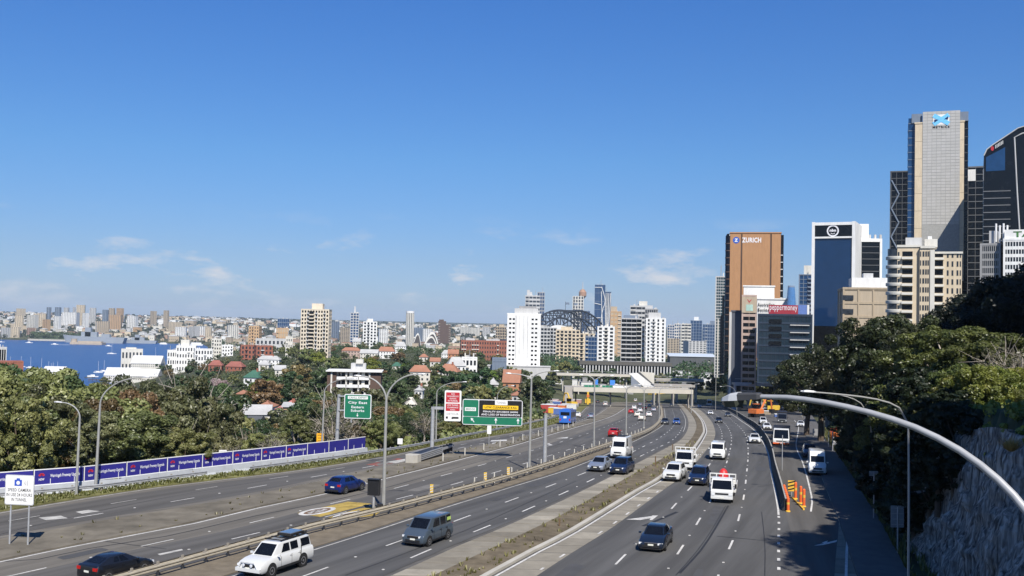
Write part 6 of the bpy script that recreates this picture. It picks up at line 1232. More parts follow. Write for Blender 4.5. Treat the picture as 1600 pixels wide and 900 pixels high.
# opera house shells
def shells():
    Y = 3100; c = P(670, 546, Y); k = Y/FPX; r = thing('shell_roofed_hall', 'white shell-roofed concert hall seen over the trees', 'building', (c.x, Y, 2)); SH = wm('shell_white', (0.68, 0.66, 0.60)); SHD = wm('shell_opening', (0.07, 0.06, 0.055))
    def shell(px0, px1, ptop, pbase, y0, lean, dark=True):
        x0, x1 = (px0-670)*k, (px1-670)*k; zt, zb = P(670, ptop, Y).z-2, P(670, pbase, Y).z-2; cx = (x0+x1)/2+lean; n = 10; mb = MB(); L = [Vector((x0+(cx-x0)*(i/n), y0, zb+(zt-zb)*math.sin(math.pi/2*(i/n))**.9)) for i in range(n+1)]; Rr = [Vector((x1+(cx-x1)*(i/n), y0, zb+(zt-zb)*math.sin(math.pi/2*(i/n))**.9)) for i in range(n+1)]
        back = [Vector((cx, y0+45*(1-i/n)+6, zb+(zt-zb)*math.sin(math.pi/2*i/n))) for i in range(n+1)]; m = n+1
        mb.add(L+back+Rr, [(i, i+1, m+i+1, m+i) for i in range(n)]+[(m+i, m+i+1, 2*m+i+1, 2*m+i) for i in range(n)]); mb.build('shell', SH, r, smooth=60)
        th = [(p+(Vector((cx, y0, zb))-p)*.14) for p in L]; th2 = [(p+(Vector((cx, y0, zb))-p)*.14) for p in Rr]; o = Vector((0, -1, 0))
        MB().add([p+o for p in L]+[p+o for p in th], [(i, m+i, m+i+1, i+1) for i in range(n)]).build('shell_rim', SH, r); MB().add([p+o for p in Rr]+[p+o for p in th2], [(i, i+1, m+i+1, m+i) for i in range(n)]).build('shell_rim', SH, r)
        if dark: MB().add([p for p in th]+[p for p in th2[::-1]], [tuple(range(2*m))]).build('opening', SHD, r)
    shell(638, 652, 527, 541, 20, 3); shell(645, 658, 521, 541, 0, 2); shell(660, 686, 518.5, 545, 10, 4); shell(661, 685, 525, 545, -20, 3); shell(686, 698, 536, 545, 0, -6, False)
    MB().box((634-670)*k, (702-670)*k, -25, 60, -6, 8).build('podium', wm('podium_tan', (0.33, 0.26, 0.20)), r)
shells()
# ---------------------------------------------------------------- left of the freeway, middle distance
LT = [
 ('tall cream apartment tower with square windows left of the middle', 471, 514, 484, 820, wm('pale_cream', (0.60, 0.53, 0.42)), GK, 17, 10, 3, .42, .42, 24, ((.35, .75, 4.5, wm('pale_cream', (0.60, 0.53, 0.42))),), -6), ('slim grey tower with spire far behind the cream tower', 548, 561, 489, 2600, LGRY, GB, 14, 3, 2, .25, .3, 30, ((.4, .6, 16, LGRY),), 0), ('white tower with balcony stripes right of the cream tower', 568, 589, 503, 1500, WHT, GD, 12, 4, 2, .45, .35, 25, ((.3, .7, 4, WHT),), 0),
 ('brown twin-stepped tower on the skyline right of the shell roofs', 685, 697, 502, 3300, BRWN, BRWN, 10, 4, 2, .3, .3, 40, ((.1, .7, 5, BRWN),), 0), ('brown lower half of the stepped tower on the skyline', 696, 704, 508, 3320, BRWN, BRWN, 10, 3, 2, .3, .3, 40, (), 0), ('beige gridded tower on the skyline left of the white hotel', 775, 791, 511, 2600, BEI, GD, 10, 6, 2, .3, .3, 30, ((.3, .8, 6, BEI),), 0),
 ('long red brick apartment block left of the white hotel', 721, 792, 533, 1150, BRK, GW, 6, 18, 3, .55, .5, 20, ((.1, .3, 2, LGRY), (.55, .85, 1.5, LGRY)), 4), ('orange tower block left of the cream tower', 389, 405, 510, 1700, TAN, GW, 10, 4, 3, .6, .5, 25, (), -10), ('low orange block between two towers on the left', 432, 451, 513, 1800, TAN, BEI, 6, 5, 2, .4, .3, 25, (), 0), ('blue-grey glass block on the skyline above the low orange block', 434, 452, 498, 2800, BLUEG, GB, 8, 6, 2, .15, .2, 30, (), 0),
 ('red brick flats with white balconies left of the cream tower', 401, 426, 541, 1000, BRK, GW, 5, 4, 2, .5, .4, 16, (), 8), ('smaller red brick flats at the left of the brick pair', 377, 399, 540, 1050, BRK, GW, 5, 4, 2, .5, .4, 14, (), 5), ('white stepped apartment block with dark windows above the wharf', 276, 306, 541, 1250, WHT, GD, 5, 7, 2, .55, .5, 20, ((.2, .65, 7, OFFW),), -4), ('white apartment block with arched gables right of the stepped block', 305, 332, 546, 1230, WHT, GD, 4, 6, 2, .5, .45, 18, (), 4), ('low white flats left of the stepped block', 262, 277, 548, 1260, WHT, GD, 4, 4, 2, .5, .5, 18, (), 0),
 ('white tower-like flats beside the treed slope', 331, 346, 530, 1400, OFFW, GD, 7, 4, 2, .5, .5, 18, (), 0), ('white narrow flats right of the tower-like flats', 347, 364, 540, 1380, WHT, GD, 5, 4, 2, .55, .5, 18, (), 0), ('beige clubhouse on the point above the moored boats', 190, 223, 546, 1420, OFFW, GW, 3, 6, 2, .5, .5, 16, ((.2, .7, 2, OFFW),), 0), ('dark lattice block at the left edge above the brick house', -12, 10, 544, 760, LGRY, GK, 6, 6, 2, .25, .2, 14, (), 0), ('red brick building at the left edge by the water', -14, 20, 566, 640, BRK, GW, 3, 8, 2, .6, .55, 14, (), 0), ('red brick building with small windows beside the round tree at left', 20, 36, 566, 655, BRK, GW, 3, 4, 2, .6, .55, 14, (), 4),
 ('grey low block left of the red brick flats', 400, 450, 530, 1350, LGRY, GW, 3, 8, 2, .5, .5, 18, (), 0), ('yellowish plain flats left of the cream tower', 447, 457, 527, 1000, OFFW, GW, 5, 3, 2, .6, .6, 14, (), 0), ('white terrace block right of the long slope of roofs', 722, 745, 560, 640, WHT, GD, 4, 4, 2, .4, .45, 12, (), 0), ('blue-grey shed beside the white hotel', 770, 791, 561, 680, BLUEG, BLUEG, 2, 4, 2, .3, .3, 14, (), 0), ('pale retaining block below the white hotel', 762, 860, 573, 690, LGRY, LGRY, 1, 1, 0, 0, 0, 10, (), 0)]
for (lab, a, b, pt, Y, wl, gl, nf, nx, ny, pi_, bd, dp, rf, yw) in LT: rr_, w_, h_ = tower(lab, a, b, pt, Y, wl, gl, nf, nx, ny, pi_, bd, dp, yw, None, 'apartment_block', roof=rf, group='blocks on the left shore', zfoot=ground(P((a+b)/2, pt, Y).x, Y)-8)
def round_tower():
    Y = 2900; c = P(641, 490, Y); r = thing('round_tower', 'pale cylindrical tower with white crown on the skyline left of the shell roofs', 'building', (c.x, Y, 10)); h = P(641, 486, Y).z-10; MB().lathe([(10.5, 0), (10.5, h-6)], seg=20).build('glazing', GW, r); mb = MB()
    for i in range(14): a = 2*math.pi*i/14; mb.obox((11*math.cos(a), 11*math.sin(a), h/2-3), (.5*math.cos(a), .5*math.sin(a), 0), (-1.5*math.sin(a), 1.5*math.cos(a), 0), (0, 0, h/2-3))
    mb.build('fin', OFFW, r); MB().lathe([(11.8, h-6), (11.8, h)], seg=20).build('crown', WHT, r)
round_tower()
_ct = [o for o in bpy.data.objects if o.get('label', '').startswith('tall cream apartment tower')][0]; _h = P(492, 484, 820).z-(ground(P(492, 484, 820).x, 820)-8); mb = MB()
MB().box(-4.6, -1.0, -.75, -.3, 2, _h-1.2).build('recess_shade_strip', GK, _ct)  # flat dark strip paints the shade of the balcony recess
for i in range(17):
    z = 2+(_h-3.5)*i/17; MB().box(-4.7, -.9, -1.5, -.76, z, z+.9).build('balcony', _M['wall_pale_cream'], _ct)
# the flat-roofed apartment house close behind the trees: storeys with balconies built one by one
def terrace_flats():
    Y = 360; c = P(553, 580, Y); k = Y/FPX; r = thing('apartment_house', 'white flat-roofed apartment house with brown side walls amid the trees', 'building', (c.x, Y, P(553, 640, Y).z), R(5)); zb = P(553, 640, Y).z; H = P(553, 581, Y).z-zb; X = lambda px: (px-553)*k
    MB().box(X(516), X(592), 1.2, 12, 0, H).build('core', wm('warm_grey', (0.42, 0.40, 0.36)), r); MB().box(X(512), X(526), 0, 12, 0, H-.1).build('end_wall', BRWN, r); MB().box(X(578), X(595), 0, 12, 0, H-.1).build('end_wall', BRWN, r); MB().box(X(517.5), X(520), -.3, 0, 0, H-.1).build('pale_pier', OFFW, r); MB().box(X(510), X(597), -1.2, 13, H, H+.35).build('roof', WHT, r); MB().box(X(547), X(570), 4, 9, H+.36, H+2.8).build('plant_room', LGRY, r); MB().box(X(555), X(566), 3, 8, H+2.8, H+4.2).build('plant_room', OFFW, r)
    for i in range(4):
        z = H-2.75*(i+1)
        for (a, b) in ((527, 541), (542, 560), (561, 577)): MB().box(X(a), X(b), -.9, 1.2, z, z+1.0).build('balcony', WHT, r)
        for (a, b) in ((529, 532), (534, 539), (544, 548), (552, 558), (563, 566), (570, 575)): MB().box(X(a), X(b), 1.12, 1.19, z+1.02, z+2.4).build('window', GD, r)
        for a in (541, 560, 577): MB().box(X(a)-.15, X(a)+.35, -.2, 1.2, z+1.0, z+2.75).build('pier', OFFW, r)
        MB().box(X(546), X(551), .2, 1.25, z+1.0, z+2.75).build('wall', OFFW, r); MB().box(X(565), X(570), .2, 1.25, z+1.0, z+2.75).build('wall', OFFW, r)
terrace_flats()
# houses with pitched roofs
def house(label, pl, pr_, pe, pt, Y, wall, roofm, yaw=0, depth=9., hip=True, below=5.5, name='house', group='houses on the slope', chim=False):
    """pe: eaves pixel row, pt: ridge row"""
    c = P((pl+pr_)/2, pe, Y); k = Y/FPX; w = (pr_-pl)*k; rz = (pe-pt)*k; r = thing(name, label, 'house', (c.x, Y, c.z-below), R(yaw), group); e = .5
    dn = min(-2., max(ground(c.x, Y+depth/2), -1.)-(c.z-below)-1.5); MB().box(-w/2, w/2, 0, depth, dn, below).build('wall', wall, r); g = depth*.35 if hip else 0
    vs = [(-w/2-e, -e, below), (w/2+e, -e, below), (w/2+e, depth+e, below), (-w/2-e, depth+e, below), (-w/2-e+g, depth/2, below+rz), (w/2+e-g, depth/2, below+rz)]
    MB().add(vs, [(0, 1, 5, 4), (1, 2, 5), (2, 3, 4, 5), (3, 0, 4), (3, 2, 1, 0)]).build('roof', roofm, r)
    n = max(2, int(w/2.6)); wme = MB().box(-.5, .5, -.05, .02, 0, 1.2).mesh('window', GW)
    for i in range(n):
        for zz in (below-2.0, below-4.6):
            o = bpy.data.objects.new('window', wme); link(o); o.parent = r; o.location = (-w/2+w*(i+.5)/n, -.02, zz)
    if chim: MB().box(w*.15, w*.15+.8, depth*.4, depth*.4+.8, below+rz*.4, below+rz+1.0).build('chimney', BRK, r)
    return r
HS = [('white house with green roof and verandah on the left slope', 380, 404, 590, 579, 520, WHT, GREENR, -12), ('pale roofed house left of the tan gable on the lower slope', 381, 421, 648, 634, 300, OFFW, ROOFG, 10), ('red roofed house behind the pale roofs on the lower slope', 402, 424, 636, 627, 330, OFFW, TERR, 0), ('pink roofed house left of the tan gable wall', 430, 464, 640, 627, 300, OFFW, wm('pink_roof', (0.42, 0.16, 0.14)), -14), ('tan gabled house beside the dark tree on the lower slope', 442, 459, 636, 630, 290, TAN, ROOFG, 4), ('orange brick cottage low among the trees at left', 369, 388, 616, 610, 430, BRKO, TERR, 8),
 ('orange roofed house above the white terrace, left of the street', 640, 672, 581, 571, 560, OFFW, TERR, 5), ('red roofed cottage at the head of the steep street', 672, 687, 565, 559, 720, OFFW, TERR, 0), ('large terracotta hipped roof house right of the street', 684, 714, 581, 569, 520, OFFW, TERR, -8), ('white gabled house with grey roof behind the terracotta roofs', 700, 728, 572, 558, 600, WHT, ROOFG, 12), ('three storey orange brick house below the white hotel', 786, 811, 598, 578, 470, BRKO, TERR, -6), ('cream house with small roof beside the brick house', 762, 778, 601, 591, 480, OFFW, ROOFG, 0),
 ('pink roofed long house below the cream tower', 534, 562, 548, 543, 1000, PINK, TERR, 0), ('pale terrace house right of the pink roofed house', 563, 590, 552, 546, 980, OFFW, ROOFG, 0), ('white terrace with red roof right of the pale terrace', 590, 616, 549, 542, 1020, WHT, TERR, 0), ('white cottage with steep roof left of the shell roofs', 617, 634, 541, 534, 1250, WHT, ROOFG, 0), ('grey roofed cottage under the round tower', 552, 563, 534, 528, 1400, OFFW, ROOFG, 0), ('red roofed house left of the blossoming tree', 326, 346, 571, 563, 800, BRK, wm('red_roof', (0.26, 0.10, 0.078)), 6), ('second red roofed house beside the first on the left slope', 352, 378, 573, 565, 790, BRK, wm('red_roof', (0.26, 0.10, 0.078)), -6),
 ('pale house half hidden by the dark tree at the slope foot', 384, 402, 660, 652, 280, LGRY, DGR, 0), ('small white house by the steep street', 648, 660, 610, 603, 450, WHT, ROOFG, 0), ('pale villa roof by the steep street bend', 636, 650, 632, 622, 400, OFFW, OFFW, 10), ('white flat with grey roof below the white hotel', 740, 752, 590, 584, 560, WHT, ROOFG, 0), ('cream cottage left of the steep street', 612, 626, 572, 566, 760, OFFW, GREENR, 0), ('pale roofed house between trees left of the cream tower', 402, 436, 562, 556, 780, WHT, ROOFG, 0), ('cream villa below the pale roofed house', 430, 446, 578, 571, 640, OFFW, ROOFG, 14),
 ('white house at the right of the white blossom tree', 404, 420, 570, 563, 760, OFFW, ROOFG, 0), ('cottage with rusty roof above the steep street', 655, 668, 558, 553, 860, OFFW, TERR, 0), ('brick villa under the long brick apartment block', 700, 716, 553, 546, 950, BRKO, TERR, 0), ('white cottage under the shell roofs', 690, 712, 553, 547, 1150, WHT, ROOFG, 0), ('house with pale gable beside the palm right of the gantry sign', 800, 820, 618, 611, 420, LGRY, TERR, 0)]
for i, (lab, a, b, pe, pt, Y, wl, rf, yw) in enumerate(HS): house(lab, a, b, pe, pt, Y, wl, rf, yw, hip=i % 3 != 1, chim=i % 4 == 0)
# wharf sheds
for i, (lab, a, b, pe, pt, Y) in enumerate([('long white roofed wharf shed by the bay', 163, 213, 587, 575, 1320), ('second white roofed wharf shed right of the first', 198, 245, 588, 577, 1290), ('pale roofed boat shed above the wharf sheds', 205, 250, 568, 556, 1400), ('low white boat shed at the water edge behind the trees', 66, 98, 581, 573, 1480)]): house(lab, a, b, pe, pt, Y, OFFW, wm('shed_roof', (0.58, 0.58, 0.57)), 4, 26., False, 7., 'boat_shed', 'sheds at the wharf')
# ================================================================ bridges and works beyond the bend
CONCW = pm('bridge_concrete', (0.50, 0.47, 0.40), .8, var=.08, scale=.2); CONCS = pm('bridge_concrete_grey', (0.33, 0.31, 0.28), .85, var=.12, scale=.3)
def overbridge():
    Y = 450; a, b = P(897, 605, Y), P(1082, 609, Y); r = thing('overbridge', 'pale concrete road bridge crossing the whole freeway', 'bridge', (a.x, Y, a.z)); w = b.x-a.x; dz = b.z-a.z
    th = (P(990, 606, Y)-P(990, 612.6, Y)).z; MB().box(0, w, 0, 12, -th*.35, -.2).build('deck', CONCS, r)
    MB().box(-.3, w+.3, -.35, 0.0, -th, .05).build('fascia', CONCW, r); MB().box(-.3, w+.3, 12.0, 12.35, -th, .05).build('fascia', CONCW, r)
    for i in range(5): MB().box(.5, w-.5, 1.0+2.4*i, 1.7+2.4*i, -th*.95, -th*.36).build('girder', CONCS, r)
    for px in (901, 956, 1030, 1079): x = P(px, 620, Y).x-a.x; MB().box(x-.22, x+.22, 5, 7, zr(Y)-a.z-3, -th*.96).build('pier', CONCS if px != 901 else DARK(), r)
    MB().box(-4, -.35, 1, 12, zr(Y)-a.z-2, 0).build('abutment', CONCS, r); mb = MB()
    for i in range(34): mb.box(w*i/34, w*i/34+.12, -.3, -.2, .25, 1.3)
    mb.box(0, w, -.28, -.2, 1.3, 1.4); mb.build('parapet_rail', STEEL(), r)
    def brd(x0, x1, y0, y1, m, lab, yy=6.5, nm='sign_board'):
        p, q = P(x0, y1, Y+yy), P(x1, y0, Y+yy); t = thing(nm, lab, 'sign', (p.x, Y+yy, p.z)); MB().box(0, q.x-p.x, 0, .15, 0, q.z-p.z).build('panel', m, t); MB().box(.2, .35, .16, .3, a.z-.3-p.z, q.z-p.z).build('post', STEEL(), t); MB().box(q.x-p.x-.35, q.x-p.x-.2, .16, .3, a.z-.3-p.z, q.z-p.z).build('post', STEEL(), t)
    brd(912, 937, 602.0, 605.5, GRN, 'long dark green sign board above the left part of the pale bridge'); brd(941, 957, 602.5, 606, GRN, 'shorter dark green sign board above the pale bridge'); brd(958, 979, 603, 608, SWHT, 'white board above the middle of the pale bridge')
    BL = pm('tarp_blue', (0.05, 0.22, 0.62), .6)
    for (x0, x1, y0, y1, lab) in ((928, 934.5, 593, 601, 'blue wrapped sign above the bridge behind the lamp post'), (953, 961, 594, 602, 'second blue wrapped sign above the bridge')): brd(x0, x1, y0, y1, BL, lab, 9.0, 'wrapped_sign')
overbridge()
def bridge2(label, x0, x1, yt, yb, Y, depth, mat, piers, name='overbridge', rail=True):
    a, b = P(x0, yt, Y), P(x1, yt, Y); r = thing(name, label, 'bridge', (a.x, Y, a.z)); w = b.x-a.x; th = (P(x0, yt, Y)-P(x0, yb, Y)).z
    MB().box(0, w, 0, depth, -th*.8, -.05).build('deck', CONCS, r); MB().box(0, w, -.3, -.01, -th, .25).build('parapet', mat, r)
    for px in piers: x = P(px, yb, Y).x-a.x; MB().box(x-.3, x+.3, 3, depth-3, min(zr(Y), ground(a.x+x, Y+2))-a.z-4, -th*.81).build('pier', mat, r)
    if rail: MB().box(0, w, -.25, -.15, 1.6, 1.75).build('rail', STEEL(), r)
    return r, w, th
bridge2('pale deck of the second bridge behind the first, right half', 1022, 1086, 601, 604, 520, 12, CONCS, (1024, 1054, 1084))
bridge2('long low pale bridge deck far behind the first bridge', 870, 985, 583.5, 586.5, 640, 14, CONCW, (880, 905, 930, 955, 980))
bridge2('grey deck right of the sloping white portal', 1025, 1100, 592, 595, 600, 12, CONCS, (1030, 1060, 1090))
bridge2('pale railed bridge over the ramp at right below the bare trees', 1148, 1262, 598, 602.5, 430, 12, pm('bridge_blue_grey', (0.36, 0.37, 0.42), .8), (1152, 1176, 1218, 1260))
def portal():
    Y = 540; O = P(985, 605, Y); r = thing('ramp_portal', 'white sloping concrete ramp walls behind the pale bridge', 'structure', O); q = lambda px, py, y=0: P(px, py, Y+y)-O
    def wall(pts, y0, y1, m, nm):
        n = len(pts); A = [q(x, y)+Vector((0, y0, 0)) for x, y in pts]; B = [p+Vector((0, y1-y0, 0)) for p in A]; MB().add(A+B, [tuple(range(n)), tuple(range(2*n-1, n-1, -1))]+[(i, i+n, (i+1) % n+n, (i+1) % n) for i in range(n)]).build(nm, m, r)
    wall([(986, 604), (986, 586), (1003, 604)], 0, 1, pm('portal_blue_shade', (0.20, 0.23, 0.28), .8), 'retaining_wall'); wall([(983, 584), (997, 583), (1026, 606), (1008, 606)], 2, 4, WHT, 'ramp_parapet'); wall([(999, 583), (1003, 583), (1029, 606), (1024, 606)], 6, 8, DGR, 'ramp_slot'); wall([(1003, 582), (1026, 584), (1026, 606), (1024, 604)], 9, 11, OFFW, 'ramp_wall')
portal()
# railway viaduct with columns
def viaduct():
    Y = 800; a, b = P(905, 567, Y), P(1050, 571, Y); r = thing('rail_viaduct', 'long dark viaduct carried on pale columns below the towers', 'bridge', (a.x, Y, a.z)); w = b.x-a.x; hb = (P(970, 569, Y)-P(970, 579, Y)).z; MB().box(0, w, 0, 14, -1.2, 1.5).build('deck', pm('viaduct_dark', (0.10, 0.095, 0.085), .85), r)
    MB().box(0, w, 6, 14, -hb-14, -1.2).build('back_wall', DGR, r); cm = MB().box(-.45, .45, 0, 1.0, -hb-12, -1.21).mesh('column', LGRY)
    for i in range(30): o = bpy.data.objects.new('column', cm); link(o); o.parent = r; o.location = (w*(i+.5)/30, .5, 0)
viaduct()
# sandy work site left of the outbound lanes
def platform(name, pix, mat, dz=-.06, sk=14.0):
    pts = [G(x, y) for x, y in pix]; n = len(pts); A = [(p.x, p.y, zr(p.y)+dz) for p in pts]; B = [(p.x, p.y, zr(p.y)-sk) for p in pts]
    o = MB().add(A+B, [tuple(range(n-1, -1, -1)), tuple(range(n, 2*n))]+[(i, (i+1) % n, (i+1) % n+n, i+n) for i in range(n)]).build(name, mat); o['kind'] = 'structure'; return o
platform('ground_work_site', [(818,668),(866,654),(898,641),(915,628),(925,619.5),(900,619.5),(868,620),(842,632),(826,650)], pm('site_sand', (0.30, 0.25, 0.18), .95, var=.3, scale=.15, spec=.1, var2=.3, scale2=.03), -.5)
SITE = [('white', (0.62, 0.62, 0.60)), ('orange', (0.60, 0.16, 0.04)), ('blue', (0.08, 0.14, 0.35)), ('red', (0.40, 0.06, 0.05)), ('sand', (0.45, 0.36, 0.22)), ('grey', (0.28, 0.28, 0.28)), ('yellow', (0.62, 0.40, 0.04)), ('pink', (0.45, 0.25, 0.22))]
for cn, c in SITE: pm('site_'+cn, c, .7)
def container(px, py, w, d, h, cn, lab, grp, yaw=0.):
    p = G(px, py); r = thing('site_container', lab, 'container', (p.x, p.y, zr(p.y)-.5), R(yaw), grp); MB().box(-w/2, w/2, -d/2, d/2, .15, h).build('body', _M['site_'+cn], r); mb = MB()
    for i in range(int(w/.6)): mb.box(-w/2+.2+i*.6, -w/2+.45+i*.6, -d/2-.06, -d/2, .3, h-.2)
    mb.build('ribs', _M['site_'+cn], r)['kind'] = 'stuff'; MB().box(-w/2, w/2, -d/2-.08, d/2+.08, h, h+.12).build('roof', _M['site_white'], r); MB().box(-w/2+.1, -w/2+.3, -d/2, d/2, -.2, .15).build('skid', DARK(), r); MB().box(w/2-.3, w/2-.1, -d/2, d/2, -.2, .15).build('skid', DARK(), r)
pls = ['beside the parked cars', 'behind the drill rig', 'at the road edge', 'near the bridge abutment', 'among the site sheds', 'at the bend of the access road', 'by the sand heap', 'in front of the hotel slope']
rs = random.Random(5)
for i in range(26):
    x = rs.uniform(858, 908); y = rs.uniform(622, 646); 
    if x > 866+(654-y)*1.9: continue
    cn = rs.choice(SITE)[0]; container(x, y, rs.uniform(2.5, 6), 2.4, rs.uniform(1.2, 2.8), cn, f'small {cn} site shed {pls[i % 8]} left of the outbound lanes', 'sheds on the work site', rs.uniform(-25, 25))
for i in range(14):
    x = rs.uniform(1172, 1216); y = rs.uniform(632, 652); cn = rs.choice(SITE)[0]; container(x, y, rs.uniform(2, 5), 2.4, rs.uniform(1.2, 2.8), cn, f'{cn} site box in the ramp work zone behind the near lamp head', 'boxes in the ramp work zone', rs.uniform(-25, 25))
def digger(lab, px, py, m, sc=1.0, yaw=0.):
    p = G(px, py); r = thing('excavator', lab, 'excavator', (p.x, p.y, zr(p.y)), R(yaw))
    for s in (-1, 1): MB().prism([(-1.8*sc, s*.9*sc-.28), (1.8*sc, s*.9*sc-.28), (1.8*sc, s*.9*sc+.28), (-1.8*sc, s*.9*sc+.28)], .05, .85*sc).build('track', DARK(), r)
    MB().box(-1.7*sc, 1.3*sc, -1.2*sc, 1.2*sc, 1.0*sc, 2.0*sc).build('house', m, r); MB().box(.0, 1.3*sc, .1*sc, 1.15*sc, 2.0*sc, 3.1*sc).build('cab', CARGLASS, r); MB().box(-.05, 1.35*sc, .05*sc, 1.2*sc, 3.1*sc, 3.2*sc).build('cab_roof', m, r)
    MB().tube([(1.0*sc, -.4*sc, 1.6*sc), (3.2*sc, -.4*sc, 4.6*sc), (5.0*sc, -.4*sc, 4.4*sc)], .26*sc, 6).build('boom', m, r); MB().tube([(5.0*sc, -.4*sc, 4.4*sc), (5.6*sc, -.4*sc, 1.8*sc)], .2*sc, 6).build('stick', m, r); MB().prism([(5.1*sc, -.9*sc), (6.1*sc, -.9*sc), (6.1*sc, .1*sc), (5.1*sc, .1*sc)], .9*sc, 1.8*sc).build('bucket', DARK(), r)
digger('yellow excavator in the work zone behind the lamp head', 1207, 646, _M['site_yellow'], 1.5, 170); digger('orange excavator in the work zone left of the white box', 1182, 652, _M['site_orange'], 1.3, 40); digger('yellow excavator on the sandy site left of the outbound lanes', 893, 637, _M['site_yellow'], 1.2, 120)
p = G(918, 632); r = thing('drill_rig', 'tall yellow drilling rig by the left end of the pale bridge', 'drilling rig', (p.x, p.y, zr(p.y)-.5)); MB().box(-1.6, 1.6, -1.5, 1.5, .2, 1.2).build('track_base', DARK(), r); MB().box(-1.3, 1.3, -1.2, 1.6, 1.2, 3.2).build('house', _M['site_yellow'], r); MB().box(-.45, .45, -1.9, -1.2, .5, 7.5).build('mast', _M['site_yellow'], r); MB().box(-.6, .6, -2.1, -1.9, 4.2, 5.4).build('drill_head', _M['site_orange'], r)
for i in range(46):
    x = rs.uniform(868, 1112); Y = rs.uniform(690, 960); cn = rs.choice(SITE)[0]; X_ = P(x, 595, Y).x; r = thing('site_shed', f'small {cn} shed among the works behind the pale bridge'+(' at left' if x < 940 else ' near the sloping portal' if x < 1030 else ' towards the bronze tower'), 'shed', (X_, Y, ground(X_, Y)), R(rs.uniform(-30, 30)), 'sheds behind the pale bridge'); w_, h_ = rs.uniform(3, 11), rs.uniform(2.2, 5); MB().box(-w_/2, w_/2, 0, 5, -1, h_).build('body', _M['site_'+(cn if rs.random() < .5 else 'white')], r); MB().box(-w_/2-.2, w_/2+.2, -.2, 5.2, h_, h_+.25).build('roof', _M['site_grey'], r)
# cars queuing on the access road at the far left
q0, q1 = G(844, 640), G(872, 612); dq = (q1-q0).normalized()
cols = [DGREY, WHITEP, BLACKP, SILV, NAVY, WHITEP, REDP, SILV]; nmc = ['dark grey', 'white', 'black', 'silver', 'navy', 'second white', 'red', 'second silver']
for i, (x, y) in enumerate([(851,640),(849,633),(851,627),(854,622),(858,617.5),(863,613.5),(868,610),(873,607.5)]):
    pp = G(x, y); pp.z = zr(pp.y)-.5; car(f'{nmc[i]} car queuing on the access road beside the sandy work site', 'hatch', pp, dq, cols[i], detail=0, group='cars queuing beside the work site')
platform('road_access', [(836,652),(858,650),(868,628),(886,606),(872,604),(850,620),(838,636)], A_MID, -.48)
# orange and white boards along the footpath of the ramp
for i, (x, y, c, lab) in enumerate([(1304, 690, 'orange', 'orange mesh board beside the ramp footpath'), (1308, 700, 'white', 'white work board beside the orange mesh board'), (1276, 684, 'grey', 'dark tarpaulin heap on the footpath beyond the ramp'), (1302, 678, 'red', 'red work board highest on the footpath')]):
    p = G(x, y); r = thing('work_board', lab, 'board', (p.x, p.y, zr(p.y)+.1), R(-15)); MB().box(-.7, .7, -.04, .04, .3, 1.5).build('panel', _M['site_'+c], r); MB().box(-.6, -.52, 0.05, .12, 0, 1.4).build('post', STEEL(), r); MB().box(.52, .6, 0.05, .12, 0, 1.4).build('post', STEEL(), r)
# lamp row by the far right trees
for i, (x, yb, yt) in enumerate([(1118, 640, 585), (1136, 640, 584), (1150, 640, 582), (1190, 640, 580), (1237, 640, 585)]):
    Y = 430+10*i; b = Vector((P(x, yb, Y).x, Y, zr(Y))); t = P(x, yt, Y)-b; r = thing('far_street_lamp', f'thin far street lamp, {ordn[i]} from the left, below the bronze tower', 'street lamp', b); MB().tube([(0, 0, 0), (0, 0, t.z-1), (.4, 0, t.z), (2.6, 0, t.z+.2)], .11, 6).build('pole', LAMPM, r); lamp_head(r, (2.6, 0, t.z+.2), (1, 0, 0))
# ================================================================ harbour: ships, fort, boats, far shore
NAVYG = pm('warship_grey', (0.26, 0.29, 0.32), .7, var=.06, scale=.05)
def ship(lab, x0, x1, yw, Y, hull, sup, name='warship'):
    a, b = P(x0, yw, Y), P(x1, yw, Y); L = b.x-a.x; r = thing(name, lab, 'ship', ((a.x+b.x)/2, Y, 0)); h = L*.10; n = [(-L/2, h*1.25), (-L*.40, 0), (L*.48, 0), (L/2, h*.95)]
    def hullpts(y, s): return [(-L/2, 0, h*1.2), (-L*.44, y*.5, 0), (-L*.30, y, 0), (L*.47, y, 0), (L/2, y, h*.9), (-L*.28, y, h), (-L*.42, y*.6, h*1.1)]
    W2 = L*.07; A = hullpts(-W2, 1); B = hullpts(W2, -1); MB().add(A+B, [(0, 1, 2, 5, 6), (2, 3, 4, 5), (13, 12, 9, 8, 7), (12, 11, 10, 9), (3, 10, 11, 4), (0, 6, 13), (6, 5, 12, 13), (5, 4, 11, 12)]).build('hull', hull, r)
    for (u0, u1, hh, m) in sup: MB().box(-L/2+L*u0, -L/2+L*u1, -W2*.5, W2*.5, h*.9, h*.9+h*hh).build('superstructure', m, r)
    MB().tube([(L*.02, 0, h), (L*.02, 0, h*3.2)], L*.004, 5).build('mast', hull, r); return r
ship('long grey flat-topped warship moored before the far shore', 98, 197, 531.5, 3150, NAVYG, ((.30, .55, .8, NAVYG), (.36, .45, 1.5, NAVYG), (.62, .75, .5, NAVYG)))
ship('second grey warship moored behind the first', 196, 246, 530, 3200, NAVYG, ((.2, .6, .9, NAVYG), (.3, .45, 1.8, NAVYG))); ship('small white ferry at the naval quay', 249, 262, 530, 3150, WHT, ((.15, .85, 1.2, WHT),), 'ferry'); ship('white harbour ferry crossing below the far quay', 296, 318, 531, 3100, WHT, ((.15, .85, 1.2, WHT),), 'ferry')
